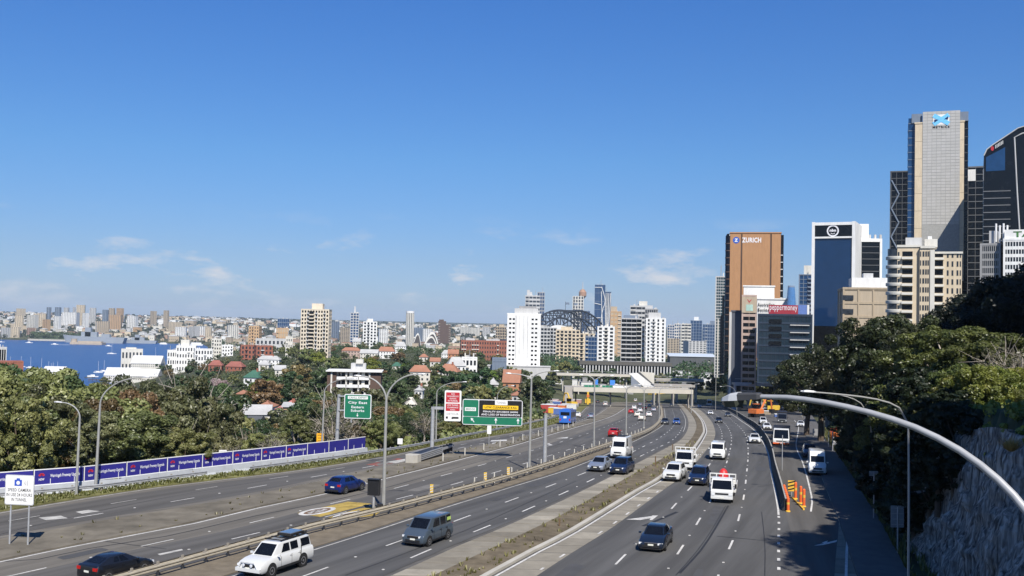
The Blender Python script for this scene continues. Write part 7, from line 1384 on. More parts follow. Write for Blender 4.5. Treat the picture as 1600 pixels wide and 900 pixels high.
p = P(135, 537, 2950); r = thing('island_fort', 'small stone fort with round tower on a low island in the harbour', 'fort', (p.x, 2950, 0)); k = 2950/FPX; ST = wm('fort_stone', (0.42, 0.35, 0.27)); MB().box(-26*k, 24*k, 0, 30, -2, 6).build('rampart', ST, r); MB().box(-14*k, 22*k, 3, 20, 6, 9.5).build('barracks', ST, r); MB().lathe([(9, -1), (8, 14), (8.6, 16)], (-22*k, 12, 0), 'z', 16).build('round_tower', ST, r)
r = thing('headland', 'wooded headland with pale sea wall jutting left of the warship', 'headland', (P(78, 530, 3250).x, 3250, 0)); k = 3250/FPX; mb = MB(); mb.prism([(-42*k, 30), (-34*k, 0), (30*k, -8), (40*k, 10), (40*k, 160), (-30*k, 160)], -1, 5); mb.build('sea_wall', wm('sea_wall', (0.45, 0.42, 0.36)), r); MB().add([(-33*k, 20, 5), (38*k, 10, 5), (38*k, 150, 5), (-28*k, 150, 5), (-12*k, 60, 22), (25*k, 60, 26)], [(0, 1, 5, 4), (1, 2, 5), (2, 3, 4, 5), (3, 0, 4)]).build('knoll', pm('knoll_green', (0.04, 0.06, 0.03), .95, var=.4, scale=.05), r)
def yacht(lab, px, py, Y, L=11., sail=True, hm=None, yaw=0.):
    p = P(px, py, Y); s = Y; b = Vector((p.x, Y, 0)); r = thing('yacht' if sail else 'motor_boat', lab, 'boat', b, R(yaw), 'boats in the harbour'); pts = [(-L/2, -L*.12), (L*.2, -L*.14), (L/2, 0), (L*.2, L*.14), (-L/2, L*.12)]; MB().prism(pts, -.3, 1.1).build('hull', hm or WHT, r); MB().box(-L*.25, L*.15, -L*.08, L*.08, 1.1, 2.0 if sail else 3.2).build('cabin', WHT, r)
    if sail: MB().tube([(0, 0, 1), (0, 0, L*1.35)], .16, 5).build('mast', WHT, r); MB().tube([(0, 0, 2.2), (-L*.4, 0, 2.4)], .22, 5).build('boom', LGRY, r)
    else: MB().box(-L*.2, L*.1, -L*.09, L*.09, 3.2, 3.4).build('roof', WHT, r)
BO = [(16,566,1650,1,'far left'),(33,565,1660,1,'second from the left edge'),(48,566,1640,1,'third from the left edge'),(65,569,1600,1,'left of the moored cluster'),(76,571,1500,1,'at the left of the moored cluster'),(80,573,1450,1,'in the middle of the moored cluster'),(83,572,1480,1,'second in the moored cluster'),(90,571,1500,1,'at the right of the moored cluster'),(86,575,1430,0,'nearest of the moored cluster'),(73,577,1400,0,'by the boat shed roof'),(141,578,1420,0,'with the dark hull alone near the point'),(146,577,1440,0,'behind the dark hulled boat'),(154,568,1550,1,'off the wooded point'),(163,566,1580,1,'beside the wooded point'),(243,552,2000,1,'with the tall mast behind the clubhouse'),(175,544,2300,1,'out in the bay near the fort'),(46,532,3000,0,'crossing towards the headland'),(86,534,2900,0,'leaving a wake beside the fort'),(170,536,2850,0,'right of the fort'),(2,530,3000,1,'at the left edge of the harbour')]
for i, (x, y, Y, sl, lab) in enumerate(BO): yacht(('white yacht ' if sl else 'white motor boat ')+lab, x, y, Y, (13 if sl else 14) if Y < 1700 else 20, bool(sl), yaw=(i*47) % 60-20, hm=DGR if 'dark hull' in lab and 'behind' not in lab else None)
for (x0, x1, y, Y, lab) in ((78, 108, 535, 2880, 'white wake trailing the motor boat beside the fort'),): a, b = P(x0, y, Y), P(x1, y, Y); o = MB().add([(a.x, Y-3, .15), (b.x, Y-9, .15), (b.x, Y+9, .15), (a.x, Y+3, .15)], [(0, 1, 2, 3)]).build('wake', WHT); tag(o, lab, 'wake')
o = thing('jetty', 'dark timber jetty on piles beside the wooded point', 'jetty', (P(150, 583, 1350).x, 1350, 0)); MB().box(-9, 14, -3, 3, 1.6, 2.1).build('deck', BRWN, o)
for i in range(5): MB().tube([(-8+i*5, -2.5, -2), (-8+i*5, -2.5, 3.4)], .25, 6).build('pile', BRWN, o)
# far shore: hundreds of blocks stepping up the hills; the nearer and taller ones stand out
FARC = [('white', WHT), ('off-white', OFFW), ('cream', CRM), ('beige', BEI), ('grey', LGRY), ('pale brick', wm('far_brick', (0.34, 0.23, 0.17))), ('blue-grey', BLUEG), ('tan', TAN)]
rf = random.Random(21)
def far_block(label, px, wpx, ytop, Y, nm, m, g, zf=None, nf=None):
    c = P(px, ytop, Y); w = wpx*Y/FPX; zb = zf if zf is not None else ground(c.x, Y)-4; h = max(c.z-zb, 3.0); d = max(10., w*.7); nf = nf or max(2, int(h/3.6)); r = thing('far_building', label, 'building', (c.x, Y, zb), R(rf.uniform(-25, 25)), g)
    MB().box(-w/2, w/2, 0, d, 0, h).build('wall', m, r); mb = MB(); nx = max(2, int(w/6)); ww = w/nx
    for i in range(nf):
        for j in range(nx): z = h*(i+.35)/nf; mb.box(-w/2+ww*(j+.2), -w/2+ww*(j+.8), -.15, -.01, z, z+h/nf*.5)
    mb.build('windows', GW, r)['kind'] = 'stuff'
SP = [(30,11,482,5200,'cream'),(76,6,480,4600,'blue-grey'),(90,8,480,4600,'blue-grey'),(103,7,480.5,4700,'grey'),(115,3,480,4800,'grey'),(126,12,476.5,4300,'cream'),(145,9,481,4700,'grey'),(164,8,484,4600,'blue-grey'),(174,8,481.5,4700,'beige'),(186,9,481.5,4800,'tan'),(238,8,486,4500,'beige'),(259,7,485,4300,'beige'),(108,22,488,4200,'white'),(132,8,489,3900,'white'),(62,18,490,4000,'cream'),(48,14,492,3900,'off-white'),(88,9,494,3800,'white'),(70,10,499,3700,'tan'),(30,12,493,3700,'cream'),(180,18,492,4000,'tan'),(160,20,502,3700,'beige'),(282,16,511,3600,'white'),(300,14,510,3550,'grey'),(315,10,510,3600,'white'),(325,9,511,3500,'cream'),(270,16,503,3800,'cream'),(365,16,508,3300,'off-white'),(205,14,494,4100,'white'),(8,16,512,3420,'grey'),(24,12,511,3420,'cream'),(46,10,512,3430,'pale brick'),(655,18,512,3500,'blue-grey'),(668,14,514,3500,'white'),(742,16,512,4200,'off-white'),(726,14,511,4300,'off-white'),(760,12,511,4200,'grey'),(523,10,502,3500,'blue-grey'),(540,20,512,3000,'beige'),(600,14,514,3000,'white'),(1052,18,529,2300,'beige'),(1090,30,533,1900,'grey')]
dd = dict(FARC)
for i, (px, wpx, yt, Y, cn) in enumerate(SP): far_block(f'{cn} tower or block standing out on the far skyline, number {i+1} of its row' if False else f'{cn} block on the far side standing above the roofs near {["the harbour headland","the warship","the fort","the left skyline","the hill crest","the naval quay"][i % 6]}', px, wpx, yt, Y, cn, dd[cn], 'standout blocks on the far shore')
n = 0
for i in range(210):
    x = rf.uniform(-10, 800) if i % 3 else rf.uniform(-10, 430); Y = rf.choice([3350, 3500, 3700, 4000, 4400, 4900, 5600, 6400]) * rf.uniform(.97, 1.03)
    if 380 < x: Y = max(Y, 3500)
    X_ = P(x, 500, Y).x; z = ground(X_, Y)
    if z < 1.5: continue
    hh = rf.choice([7, 8, 9, 10, 12, 14, 18]) * (1.0 if Y < 4500 else 1.25); w = rf.uniform(12, 34)*(1 if Y < 4500 else 1.4); cn, m = rf.choice(FARC[:5] if rf.random() < .88 else FARC); c = Vector((X_, Y, z)); zone = 'left of the fort' if x < 130 else 'behind the warship' if x < 250 else 'right of the naval quay' if x < 430 else 'behind the cream apartment tower' if x < 640 else 'behind the long brick block'
    r = thing('far_building', f'small {cn} building on the hazy far slope {zone}', 'building', (X_, Y, z-3), R(rf.uniform(-30, 30)), 'small buildings of the far shore'); MB().box(-w/2, w/2, 0, w*.7, 0, hh+3).build('wall', m, r)
    e = .8; MB().add([(-w/2-e, -e, hh+3), (w/2+e, -e, hh+3), (w/2+e, w*.7+e, hh+3), (-w/2-e, w*.7+e, hh+3), (0, w*.35, hh+3+w*.16)], [(0, 1, 4), (1, 2, 4), (2, 3, 4), (3, 0, 4)]).build('roof', TERR if rf.random() < .22 else ROOFG, r); mb = MB()
    for q in range(max(2, int(w/6))): mb.box(-w/2+2+q*6, -w/2+4.5+q*6, -.2, -.01, 4+hh*.3, 5.8+hh*.3)
    mb.build('windows', GW, r)['kind'] = 'stuff'; n += 1
for i in range(46):
    x = rf.uniform(350, 800); Y = rf.uniform(1850, 3250); X_ = P(x, 520, Y).x; z = ground(X_, Y); w = rf.uniform(12, 26); hh = rf.choice([7, 8, 10, 12, 16, 22]); cn, m = rf.choice(FARC[:6])
    r = thing('far_building', f'small {cn} building across the peninsula '+('left of the cream tower' if x < 470 else 'between the cream tower and the shell roofs' if x < 630 else 'behind the shell roofs'), 'building', (X_, Y, z-3), R(rf.uniform(-30, 30)), 'buildings across the peninsula'); MB().box(-w/2, w/2, 0, w*.7, 0, hh+3).build('wall', m, r); MB().box(-w/2-.5, w/2+.5, -.5, w*.7+.5, hh+3, hh+3.8).build('roof', TERR if i % 5 == 0 else ROOFG, r); mb = MB()
    for q in range(max(2, int(w/5))):
        for f_ in range(max(1, int(hh/3.5))): mb.box(-w/2+1.5+q*5, -w/2+4+q*5, -.15, -.01, 4+f_*3.4, 5.6+f_*3.4)
    mb.build('windows', GW, r)['kind'] = 'stuff'
for cn, m in FARC[:6]:      # beyond those, the suburb goes on as one mass of roofs and walls
    mb = MB()
    for i in range(170):
        x = rf.uniform(-20, 830); Y = rf.uniform(3350, 7200) if i % 4 or x < 350 else rf.uniform(1900, 3400)
        X_ = P(x, 500, Y).x; z = ground(X_, Y)
        if z < 2: continue
        w = rf.uniform(10, 30)*(1 if Y < 5000 else 1.5); hh = rf.choice([6, 7, 8, 10, 13])*(1 if Y < 5000 else 1.3); mb.box(X_-w/2, X_+w/2, Y, Y+w*.7, z-3, z+hh); mb.box(X_-w/2-.5, X_+w/2+.5, Y-.5, Y+w*.7+.5, z+hh, z+hh+1.2)
    o = mb.build('far_suburb', m); tag(o, f'mass of {cn} roofs and walls of the far suburb', 'buildings', kind='stuff')
# roofs of the inner city beyond the viaduct
for i in range(22):
    x = rf.uniform(1040, 1115); Y = rf.uniform(1200, 2200); X_ = P(x, 540, Y).x; z = ground(X_, Y); w = rf.uniform(10, 22); hh = rf.uniform(6, 11); cn, m = rf.choice(FARC[:6]); r = thing('far_building', f'low {cn} building in the gap left of the bronze tower', 'building', (X_, Y, z-2), R(rf.uniform(-20, 20)), 'low buildings in the gap by the bronze tower'); MB().box(-w/2, w/2, 0, w*.7, 0, hh).build('wall', m, r); MB().box(-w/2-.3, w/2+.3, -.3, w*.7+.3, hh, hh+.5).build('roof', ROOFG, r)
Y = 1150; a = P(1047, 553, Y); r = thing('long_shed', 'long shed with shiny pale roof in the gap left of the bronze tower', 'building', (a.x, Y, a.z-8)); w = (1118-1047)*Y/FPX; MB().box(0, w, 0, 20, -6, 6).build('wall', DGR, r); MB().add([(-1, -1, 6), (w+1, -1, 6), (w+1, 21, 8.5), (-1, 21, 8.5), (-1, -1, 5.4), (w+1, -1, 5.4)], [(0, 1, 2, 3), (4, 5, 1, 0)]).build('roof', pm('shed_roof_shiny', (0.55, 0.60, 0.64), .35), r)
# ================================================================ trees
def proj(p):
    d = Vector(p)-Vector((0, 0, CZ)); z = d.dot(_Fw); return 800+FPX*d.dot(_right)/z, 450-FPX*d.dot(_up)/z
def leaf_quads(cent, rad, n, leaf, seed, up=0.35, flat=1.0, elong=1.7, ctint=None, droop=0.0):
    g = np.random.default_rng(seed); k = len(cent); idx = g.integers(0, k, n); d = g.normal(size=(n, 3)); d[:, 2] += up; d /= np.linalg.norm(d, axis=1)[:, None]
    pos = cent[idx] + d*(rad[idx]*(0.55+0.5*np.sqrt(g.random(n))))[:, None]*np.array([1, 1, flat])
    nr = d + g.normal(size=(n, 3))*0.55; nr /= np.linalg.norm(nr, axis=1)[:, None]; a = g.normal(size=(n, 3)); a[:, 2] -= droop; a -= nr*(a*nr).sum(1)[:, None]; a /= np.linalg.norm(a, axis=1)[:, None]; b = np.cross(nr, a)
    s = leaf*(0.55+0.9*g.random(n)); A = a*(s*elong*.5)[:, None]; B = b*(s*.5)[:, None]
    V = np.stack([pos-A, pos+B, pos+A, pos-B], 1).reshape(-1, 3); ct = ctint[idx] if ctint is not None else g.random(k)[idx]
    tint = np.clip(0.55*ct+0.45*g.random(n), 0, 1); return V, tint
def quads_mesh(name, V, tint, mat):
    n = len(V)//4; me = bpy.data.meshes.new(name); me.vertices.add(4*n); me.vertices.foreach_set('co', V.astype(np.float32).ravel()); me.loops.add(4*n); me.loops.foreach_set('vertex_index', np.arange(4*n, dtype=np.int32)); me.polygons.add(n); me.polygons.foreach_set('loop_start', np.arange(0, 4*n, 4, dtype=np.int32))
    me.update(calc_edges=True); at = me.attributes.new('tint', 'FLOAT', 'FACE'); at.data.foreach_set('value', tint.astype(np.float32)); me.materials.append(mat); return me
BARK = pm('bark_brown', (0.10, 0.075, 0.055), .9, var=.3, scale=2); BARKP = pm('bark_pale', (0.36, 0.32, 0.27), .85, var=.25, scale=1.5)
LG = leafmat('leaf_gum', (0.060, 0.072, 0.030), (0.185, 0.190, 0.085), (0.29, 0.27, 0.15)); LF = leafmat('leaf_fig', (0.024, 0.048, 0.020), (0.075, 0.115, 0.042)); LB_ = leafmat('leaf_brown', (0.095, 0.070, 0.028), (0.225, 0.162, 0.068)); LO = leafmat('leaf_olive', (0.078, 0.096, 0.030), (0.235, 0.250, 0.088), (0.32, 0.31, 0.16))
LY = leafmat('leaf_bright', (0.075, 0.10, 0.018), (0.24, 0.26, 0.05), (0.36, 0.32, 0.10)); LD = leafmat('leaf_painted_shade', (0.005, 0.009, 0.005), (0.014, 0.022, 0.010)); LP = leafmat('leaf_grey_olive', (0.07, 0.065, 0.04), (0.15, 0.135, 0.075)); LM = leafmat('leaf_mid', (0.036, 0.060, 0.022), (0.115, 0.150, 0.055))  # LD: shade on the black trees is put into the leaf colour
PROT = {}
def make_proto(key, H, cr, cz0, nclump, nleaf, leaf, mat, bark, seed, open_=.75, flat=.8, limbs=7, crad=(.22, .36), droop=0., bare=False, up=.35, shape='round'):
    g = np.random.default_rng(seed); pts = []
    while len(pts) < nclump:
        p = g.uniform(-1, 1, 3); q = np.linalg.norm(p)
        if q > 1 or q < .25*open_: continue
        if g.random() > .35+.65*q: continue
        if shape == 'cone': p[:2] *= (1-.5*(p[2]+1))*.95+.08
        if shape == 'umb': p[2] = abs(p[2])*.55
        pts.append(p)
    C = np.array(pts); hz = (H-cz0)/2; cent = C*np.array([cr, cr, hz]) + np.array([0, 0, cz0+hz]); rad = cr*g.uniform(*crad, nclump); cent[:, :2] += g.normal(size=(nclump, 2))*cr*.08
    V, t = leaf_quads(cent, rad, nleaf, leaf, seed+1, up, flat, droop=droop); crown = quads_mesh('crown', V, t, mat)
    mb = MB(); tr = H*.022+.06; fork = Vector((0, 0, cz0+hz*.35)); mb.tube([(0, 0, -1.5), (0, 0, cz0*.5), (g.normal()*.2, g.normal()*.2, fork.z)], [tr*1.35, tr, tr*.75], 7)
    for i in g.permutation(nclump)[:limbs]:
        c = Vector(cent[i]); m = fork.lerp(c, .5)+Vector((0, 0, -.05*H if not bare else .02*H)); mb.tube([fork-Vector((0, 0, hz*.3*g.random())), m, c], [tr*.55, tr*.36, tr*.14], 5)
        if bare:
            for q in range(6): e = c+Vector(g.normal(size=3))*cr*.33+Vector((0, 0, cr*.12)); mb.tube([m.lerp(c, g.random()), e], [tr*.16, tr*.05], 4)
    trunk = mb.mesh('trunk', bark, 50); PROT[key] = (trunk, crown, float(np.percentile(V[:, 2], 99.3)))
P_ = make_proto
P_('gum', 15, 4.8, 4.5, 70, 24000, .20, LG, BARKP, 1, limbs=12, crad=(.14, .26), droop=.8); P_('gum2', 16, 4.2, 5.0, 56, 20000, .20, LO, BARKP, 2, limbs=12, crad=(.14, .27), droop=.8); P_('fig', 13, 6.0, 2.5, 90, 30000, .21, LF, BARK, 3, crad=(.13, .24)); P_('brown', 14, 5.0, 3.0, 76, 27000, .20, LB_, BARK, 4, crad=(.13, .24)); P_('olive', 12, 5.4, 2.0, 86, 28000, .20, LO, BARK, 5, crad=(.13, .24)); P_('mid', 12, 5.0, 2.0, 82, 27000, .20, LM, BARK, 6, crad=(.13, .24))
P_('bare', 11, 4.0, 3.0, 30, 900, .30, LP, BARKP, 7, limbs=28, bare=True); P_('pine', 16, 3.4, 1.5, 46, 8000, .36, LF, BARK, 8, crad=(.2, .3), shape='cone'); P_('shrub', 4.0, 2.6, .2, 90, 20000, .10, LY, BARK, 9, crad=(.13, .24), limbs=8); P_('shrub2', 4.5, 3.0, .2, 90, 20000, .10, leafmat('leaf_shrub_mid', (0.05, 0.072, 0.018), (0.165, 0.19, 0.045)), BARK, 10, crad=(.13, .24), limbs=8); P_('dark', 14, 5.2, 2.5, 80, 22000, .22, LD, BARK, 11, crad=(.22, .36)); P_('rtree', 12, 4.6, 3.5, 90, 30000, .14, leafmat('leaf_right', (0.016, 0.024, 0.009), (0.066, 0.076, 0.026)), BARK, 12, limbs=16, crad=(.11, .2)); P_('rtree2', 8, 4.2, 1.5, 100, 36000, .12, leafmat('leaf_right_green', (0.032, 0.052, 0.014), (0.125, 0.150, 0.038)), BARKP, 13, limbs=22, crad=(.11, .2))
for a, b, m in (('fgum', 'gum', LG), ('ffig', 'fig', LF), ('fmid', 'mid', LM), ('folive', 'olive', LO), ('fbrown', 'brown', LB_)): P_(a, 12, 5.0, 1.5, 40, 5200, .52, m, BARK, 30+len(PROT), limbs=4, crad=(.16, .28))
P_('flime', 10, 4.6, 1.5, 40, 4800, .48, leafmat('leaf_lime', (0.07, 0.11, 0.015), (0.20, 0.24, 0.04)), BARK, 45, limbs=4); P_('fpine', 16, 3.4, 1.5, 40, 4200, .5, LF, BARK, 46, limbs=3, shape='cone'); P_('fblossom', 7, 3.4, 1.5, 24, 2000, .5, leafmat('leaf_blossom', (0.30, 0.22, 0.20), (0.55, 0.46, 0.43)), BARK, 47, limbs=6)
KNAME = {'gum': 'gum_tree', 'gum2': 'gum_tree', 'fig': 'fig_tree', 'brown': 'casuarina_tree', 'olive': 'broadleaf_tree', 'mid': 'broadleaf_tree', 'bare': 'bare_tree', 'pine': 'pine_tree', 'shrub': 'shrub', 'shrub2': 'shrub', 'dark': 'shaded_tree', 'rtree': 'bank_tree', 'rtree2': 'bank_tree'}
def plant(key, x, y, h, label, group=None, wide=1.0, z=None, rng=random):
    tr, cr, H = PROT[key]; s = h/H; z = ground(x, y) if z is None else z; r = thing(KNAME.get(key, 'slope_tree'), label, 'shrub' if 'shrub' in key or key == 'creeper' else 'tree', (x, y, z), rng.uniform(0, 6.28), group); sw = s*wide; sw = max(sw, s*.6); r.scale = (sw, sw, s)
    for nm, me in (('trunk', tr), ('crown', cr)): o = bpy.data.objects.new(nm, me); link(o); o.parent = r
    return r
rt = random.Random(33)
T1 = ([-300, 0, 60, 110, 150, 200, 250, 300, 350, 400, 440, 470, 500, 530, 570, 620, 680, 730, 790, 850, 900], [598, 600, 605, 612, 625, 640, 650, 668, 682, 684, 680, 640, 618, 640, 655, 650, 652, 668, 660, 648, 640])
T2 = ([-300, 0, 40, 90, 130, 170, 230, 280, 330, 370, 400, 440, 470, 500, 560, 620, 680, 740, 790, 850, 900], [578, 580, 578, 588, 598, 598, 606, 600, 596, 612, 668, 668, 620, 610, 640, 640, 628, 640, 640, 632, 630])
DESC = {'gum': ['open pale-barked gum tree', 'tall gum tree with hanging leaves'], 'gum2': ['loose olive gum tree', 'slender gum with thin crown'], 'fig': ['dense dark green fig tree', 'broad dark fig crown'], 'brown': ['rusty brown casuarina tree', 'brown-tinged bushy tree'], 'olive': ['olive green bushy tree', 'wide olive crowned tree'], 'mid': ['mid green leafy tree', 'rounded green tree'], 'bare': ['bare grey branched tree'], 'pine': ['dark pointed pine tree']}
def zone_txt(px): return 'behind the leftmost banners' if px < 90 else 'behind the pair of lamps at left' if px < 210 else 'behind the middle banners' if px < 380 else 'behind the last banners' if px < 500 else 'behind the City East sign' if px < 620 else 'behind the gantry signs' if px < 780 else 'left of the bus'
placed = []
def free(x, y, d):
    for (a, b) in placed:
        if (a-x)**2+(b-y)**2 < d*d: return False
    return True
OBST = [(G(*q).x, G(*q).y) for q in ((502, 718), (527, 711), (560, 713), (545, 712), (500, 716), (681, 694), (348, 737), (119, 774), (149, 769), (776, 674), (735, 690), (800, 672))]
cnt = 0; tries = 0
while cnt < 250 and tries < 9000:
    tries += 1; Y = 88+172*rt.random()**1.3; px = rt.uniform(-120, 880); x = (px-800)/FPX*Y; xl = XL(Y)
    if x > xl-(2.2 if Y < 150 else 3.5): continue
    dist = xl-x; 
    if not free(x, Y, 3.2+Y*.014): continue
    T = np.interp(px, *T1) if dist < 24 else np.interp(px, *T2); zt = P(px, T+rt.uniform(-7, 22), Y).z; g0 = ground(x, Y); h = zt-g0
    if h < 2.2: continue
    h = min(h, 21)
    if px < 125: key = rt.choice(['olive', 'mid', 'olive', 'fig', 'olive', 'mid', 'gum'])
    elif px < 235: key = rt.choice(['brown', 'brown', 'brown', 'olive', 'gum'])
    elif px < 300 or (dist < 24 and px < 440): key = rt.choice(['olive', 'gum', 'gum2', 'olive', 'brown', 'gum', 'olive', 'bare'])
    elif px < 400: key = rt.choice(['fig', 'fig', 'fig', 'mid'])
    else: key = rt.choice(['gum', 'gum', 'gum2', 'brown', 'fig', 'gum', 'gum2', 'gum2', 'bare'])
    if h < 5 and key in ('gum', 'gum2', 'brown'): key = 'olive'
    wd_ = rt.uniform(.85, 1.2)*(1.25 if h < 8 else 1); rr = h*.37*wd_
    if dist < rr*.75+.6: continue
    if any((ox-x)**2+(oy-Y)**2 < (rr+2.0)**2 for ox, oy in OBST): continue
    if Y < 112 and 480 < px < 600: continue
    if dist >= 24 and px+rr/Y*FPX > 378 and px-rr/Y*FPX < 466 and proj((x, Y, g0+h))[1] < 664: continue
    placed.append((x, Y)); plant(key, x, Y, h, rt.choice(DESC[key])+' '+zone_txt(px), 'trees below the freeway', wd_, rng=rt); cnt += 1
# slope trees between the houses
KEEP = [(470,516,545,820),(566,590,532,1500),(511,597,606,360),(720,793,548,1150),(786,846,571,700),(262,333,560,1230),(330,365,553,1380),(190,224,556,1420),(400,427,556,1000),(376,400,556,1050),(386,406,533,1700),(430,453,526,1800),(-14,37,574,640),(160,252,594,1280),(64,100,584,1480),(634,704,543,3100),(546,563,525,2600),(446,458,540,1000),(721,746,578,640),(769,792,574,680),(685,705,522,3300),(774,792,528,2600),(0,165,590,1300),(700,728,575,600),(760,800,575,690),(640,672,590,560)]
KEEP += [(a, b, pe+3, Y) for (_, a, b, pe, pt, Y, _w, _r, _y) in HS]
cnt = 0; tries = 0; placed = []
def slope_zone(px, Y): return ('left of the cream tower' if px < 470 else 'around the cream tower' if px < 560 else 'below the shell-roofed hall' if px < 700 else 'below the long brick block' if px < 800 else 'beside the work site')+(' on the near slope' if Y < 480 else ' on the middle slope' if Y < 800 else ' far up the slope')
SD = {'fgum': 'grey-green tree', 'ffig': 'dark green tree', 'fmid': 'mid green tree', 'folive': 'olive tree', 'fbrown': 'brownish tree', 'flime': 'bright lime green tree', 'fpine': 'dark pointed tree', 'fblossom': 'pale blossoming tree'}
while cnt < 160 and tries < 14000:
    tries += 1; Y = 250+1150*rt.random()**1.5; px = rt.uniform(250, 850) if rt.random() > .12 else rt.uniform(0, 250); x = (px-800)/FPX*Y
    if Y < 650 and x > XL(Y)-9: continue
    if not free(x, Y, 5+Y*.007): continue
    g0 = ground(x, Y)
    if g0 < 1.5: continue
    key = rt.choice(['fgum', 'ffig', 'ffig', 'fmid', 'fmid', 'folive', 'fbrown', 'fgum', 'fpine' if rt.random() < .3 else 'ffig', 'flime' if rt.random() < .25 else 'fmid']); h = rt.uniform(7, 13.5)*(1.25 if key == 'fpine' else 1); ok = True
    cx, ty = proj((x, Y, g0+h)); hw = 4.6*h/12/Y*FPX
    for (a, b, yb, yb_Y) in KEEP:
        if Y < yb_Y+12 and cx+hw*.8 > a and cx-hw*.8 < b and ty < yb: ok = False; break
    if not ok or (376 < cx < 468 and ty < 655 and Y < 300): continue
    placed.append((x, Y)); plant(key, x, Y, h, SD[key]+' '+slope_zone(px, Y), 'trees among the houses', rt.uniform(.9, 1.25), rng=rt); cnt += 1
for (px, py, Y, key, h, lab) in [(340, 590, 560, 'fblossom', 8, 'pale pink blossoming tree beside the green-roofed house'), (497, 566, 760, 'flime', 12, 'bright lime tree at the foot of the cream tower'), (770, 572, 640, 'flime', 8, 'lime tree left of the white hotel'), (50, 574, 690, 'folive', 11, 'round dark tree right of the red brick building at left'), (310, 585, 640, 'ffig', 20, 'large dark round tree below the white apartments'), (700, 600, 500, 'ffig', 13, 'broad dark tree between the terracotta roofs'), (745, 600, 430, 'ffig', 16, 'tall dense green tree left of the brick house'), (831, 605, 420, 'fgum', 12, 'open brown-grey tree beside the brick house'), (848, 600, 520, 'ffig', 12, 'round dark tree right of the brick house'), (858, 575, 700, 'folive', 13, 'olive tree right of the white hotel'), (880, 560, 800, 'folive', 14, 'olive tree in front of the cream balconies block'), (905, 572, 760, 'fmid', 13, 'green tree left of the viaduct columns'), (955, 572, 740, 'ffig', 14, 'dark tree hiding part of the viaduct'), (980, 575, 745, 'fmid', 11, 'smaller tree before the viaduct'), (930, 575, 735, 'fmid', 12, 'green tree before the left viaduct columns'), (1000, 575, 750, 'ffig', 13, 'dark tree before the right viaduct columns'), (1030, 578, 740, 'fgum', 12, 'open tree at the right end of the viaduct'), (1052, 576, 760, 'ffig', 12, 'dark tree right of the viaduct'), (866, 585, 690, 'fgum', 11, 'thin tree at the left end of the long low deck'), (165, 596, 1250, 'folive', 12, 'olive tree left of the wharf sheds'), (196, 560, 1400, 'fmid', 13, 'green trees on the point by the clubhouse'), (178, 566, 1380, 'ffig', 12, 'dark tree on the point above the jetty'), (250, 560, 1390, 'ffig', 14, 'dark tree right of the clubhouse')]:
    x = P(px, py, Y).x; plant(key, x, Y, h, lab, 'trees among the houses', 1.1, rng=rt)
hid = 0
for (a, b, yb, kY) in KEEP:
    if kY > 1500 or hid > 120 or b < 40: continue
    for q in range(2 if b-a < 24 else 3 if b-a < 40 else 5):
        Y = kY-rt.uniform(5, 10+kY*.02); px = rt.uniform(a-3, b+3); x = P(px, yb, Y).x; g0 = ground(x, Y); h = P(px, yb+rt.uniform(-1, 5), Y).z-g0
        if Y < 650 and x > XL(Y)-8: continue
        if g0 < 1.5 or h < 2.5: continue
        hid += 1; key = rt.choice(['ffig', 'fmid', 'fgum', 'folive', 'fmid']); plant(key, x, Y, min(h, 15), SD[key]+' at a building foot '+slope_zone(px, Y), 'trees among the houses', 1.25 if h < 9 else 1.0, rng=rt)
# right hand bank
RB = [('rtree', 1366, 124, 500, 'dark tree standing over the ramp, left of the cream apartments', .95), ('rtree', 1400, 120, 494, 'tallest dark open tree before the cream apartments', 1.0), ('rtree', 1432, 112, 512, 'dark tree right of the tallest tree on the bank', .9), ('rtree', 1346, 140, 530, 'lower dark tree at the left of the bank', 1.0), ('rtree', 1284, 172, 550, 'round dark tree above the ramp bend', 1.1), ('rtree', 1262, 195, 554, 'dark tree furthest left on the right hand bank', 1.1), ('rtree', 1322, 155, 558, 'dark shrubby tree above the ramp', 1.1), ('rtree', 1428, 104, 566, 'low dark tree hanging over the footpath', 1.2), ('rtree', 1408, 112, 585, 'shadowy shrub tree over the footpath', 1.1), ('rtree', 1446, 98, 578, 'dark leafy tree in the middle of the bank', 1.2),
 ('rtree2', 1450, 104, 520, 'green tree with pale limbs above the shrubs', 1.1), ('rtree2', 1492, 100, 512, 'broad green tree above the shrubs', 1.2), ('rtree2', 1545, 96, 532, 'green tree with bare pale limbs near the right edge', 1.2), ('rtree2', 1590, 92, 524, 'green tree cut by the right edge', 1.2), ('rtree2', 1440, 108, 548, 'lower green tree left of the broad green tree', 1.3), ('bare', 1568, 88, 540, 'bare limbed tree with pale branches at the right', 1.0), ('bare', 1598, 84, 552, 'second bare limbed tree at the right edge', 1.0),
 ('dark', 1490, 130, 480, 'black silhouetted tree at the left of the shaded clump', 1.0), ('dark', 1530, 126, 458, 'black silhouetted tree in the middle of the shaded clump', 1.1), ('dark', 1578, 120, 436, 'tall black silhouetted tree at the right edge', 1.1), ('dark', 1630, 114, 415, 'black tree beyond the right edge', 1.1), ('dark', 1512, 118, 500, 'low black tree under the shaded clump', 1.2), ('dark', 1556, 114, 478, 'black tree in front of the shaded clump', 1.2), ('dark', 1610, 108, 450, 'black tree overhanging the right edge', 1.1), ('dark', 1468, 132, 508, 'small black tree left below the shaded clump', 1.0), ('dark', 1590, 112, 500, 'low black tree behind the green tree at the right edge', 1.3)]
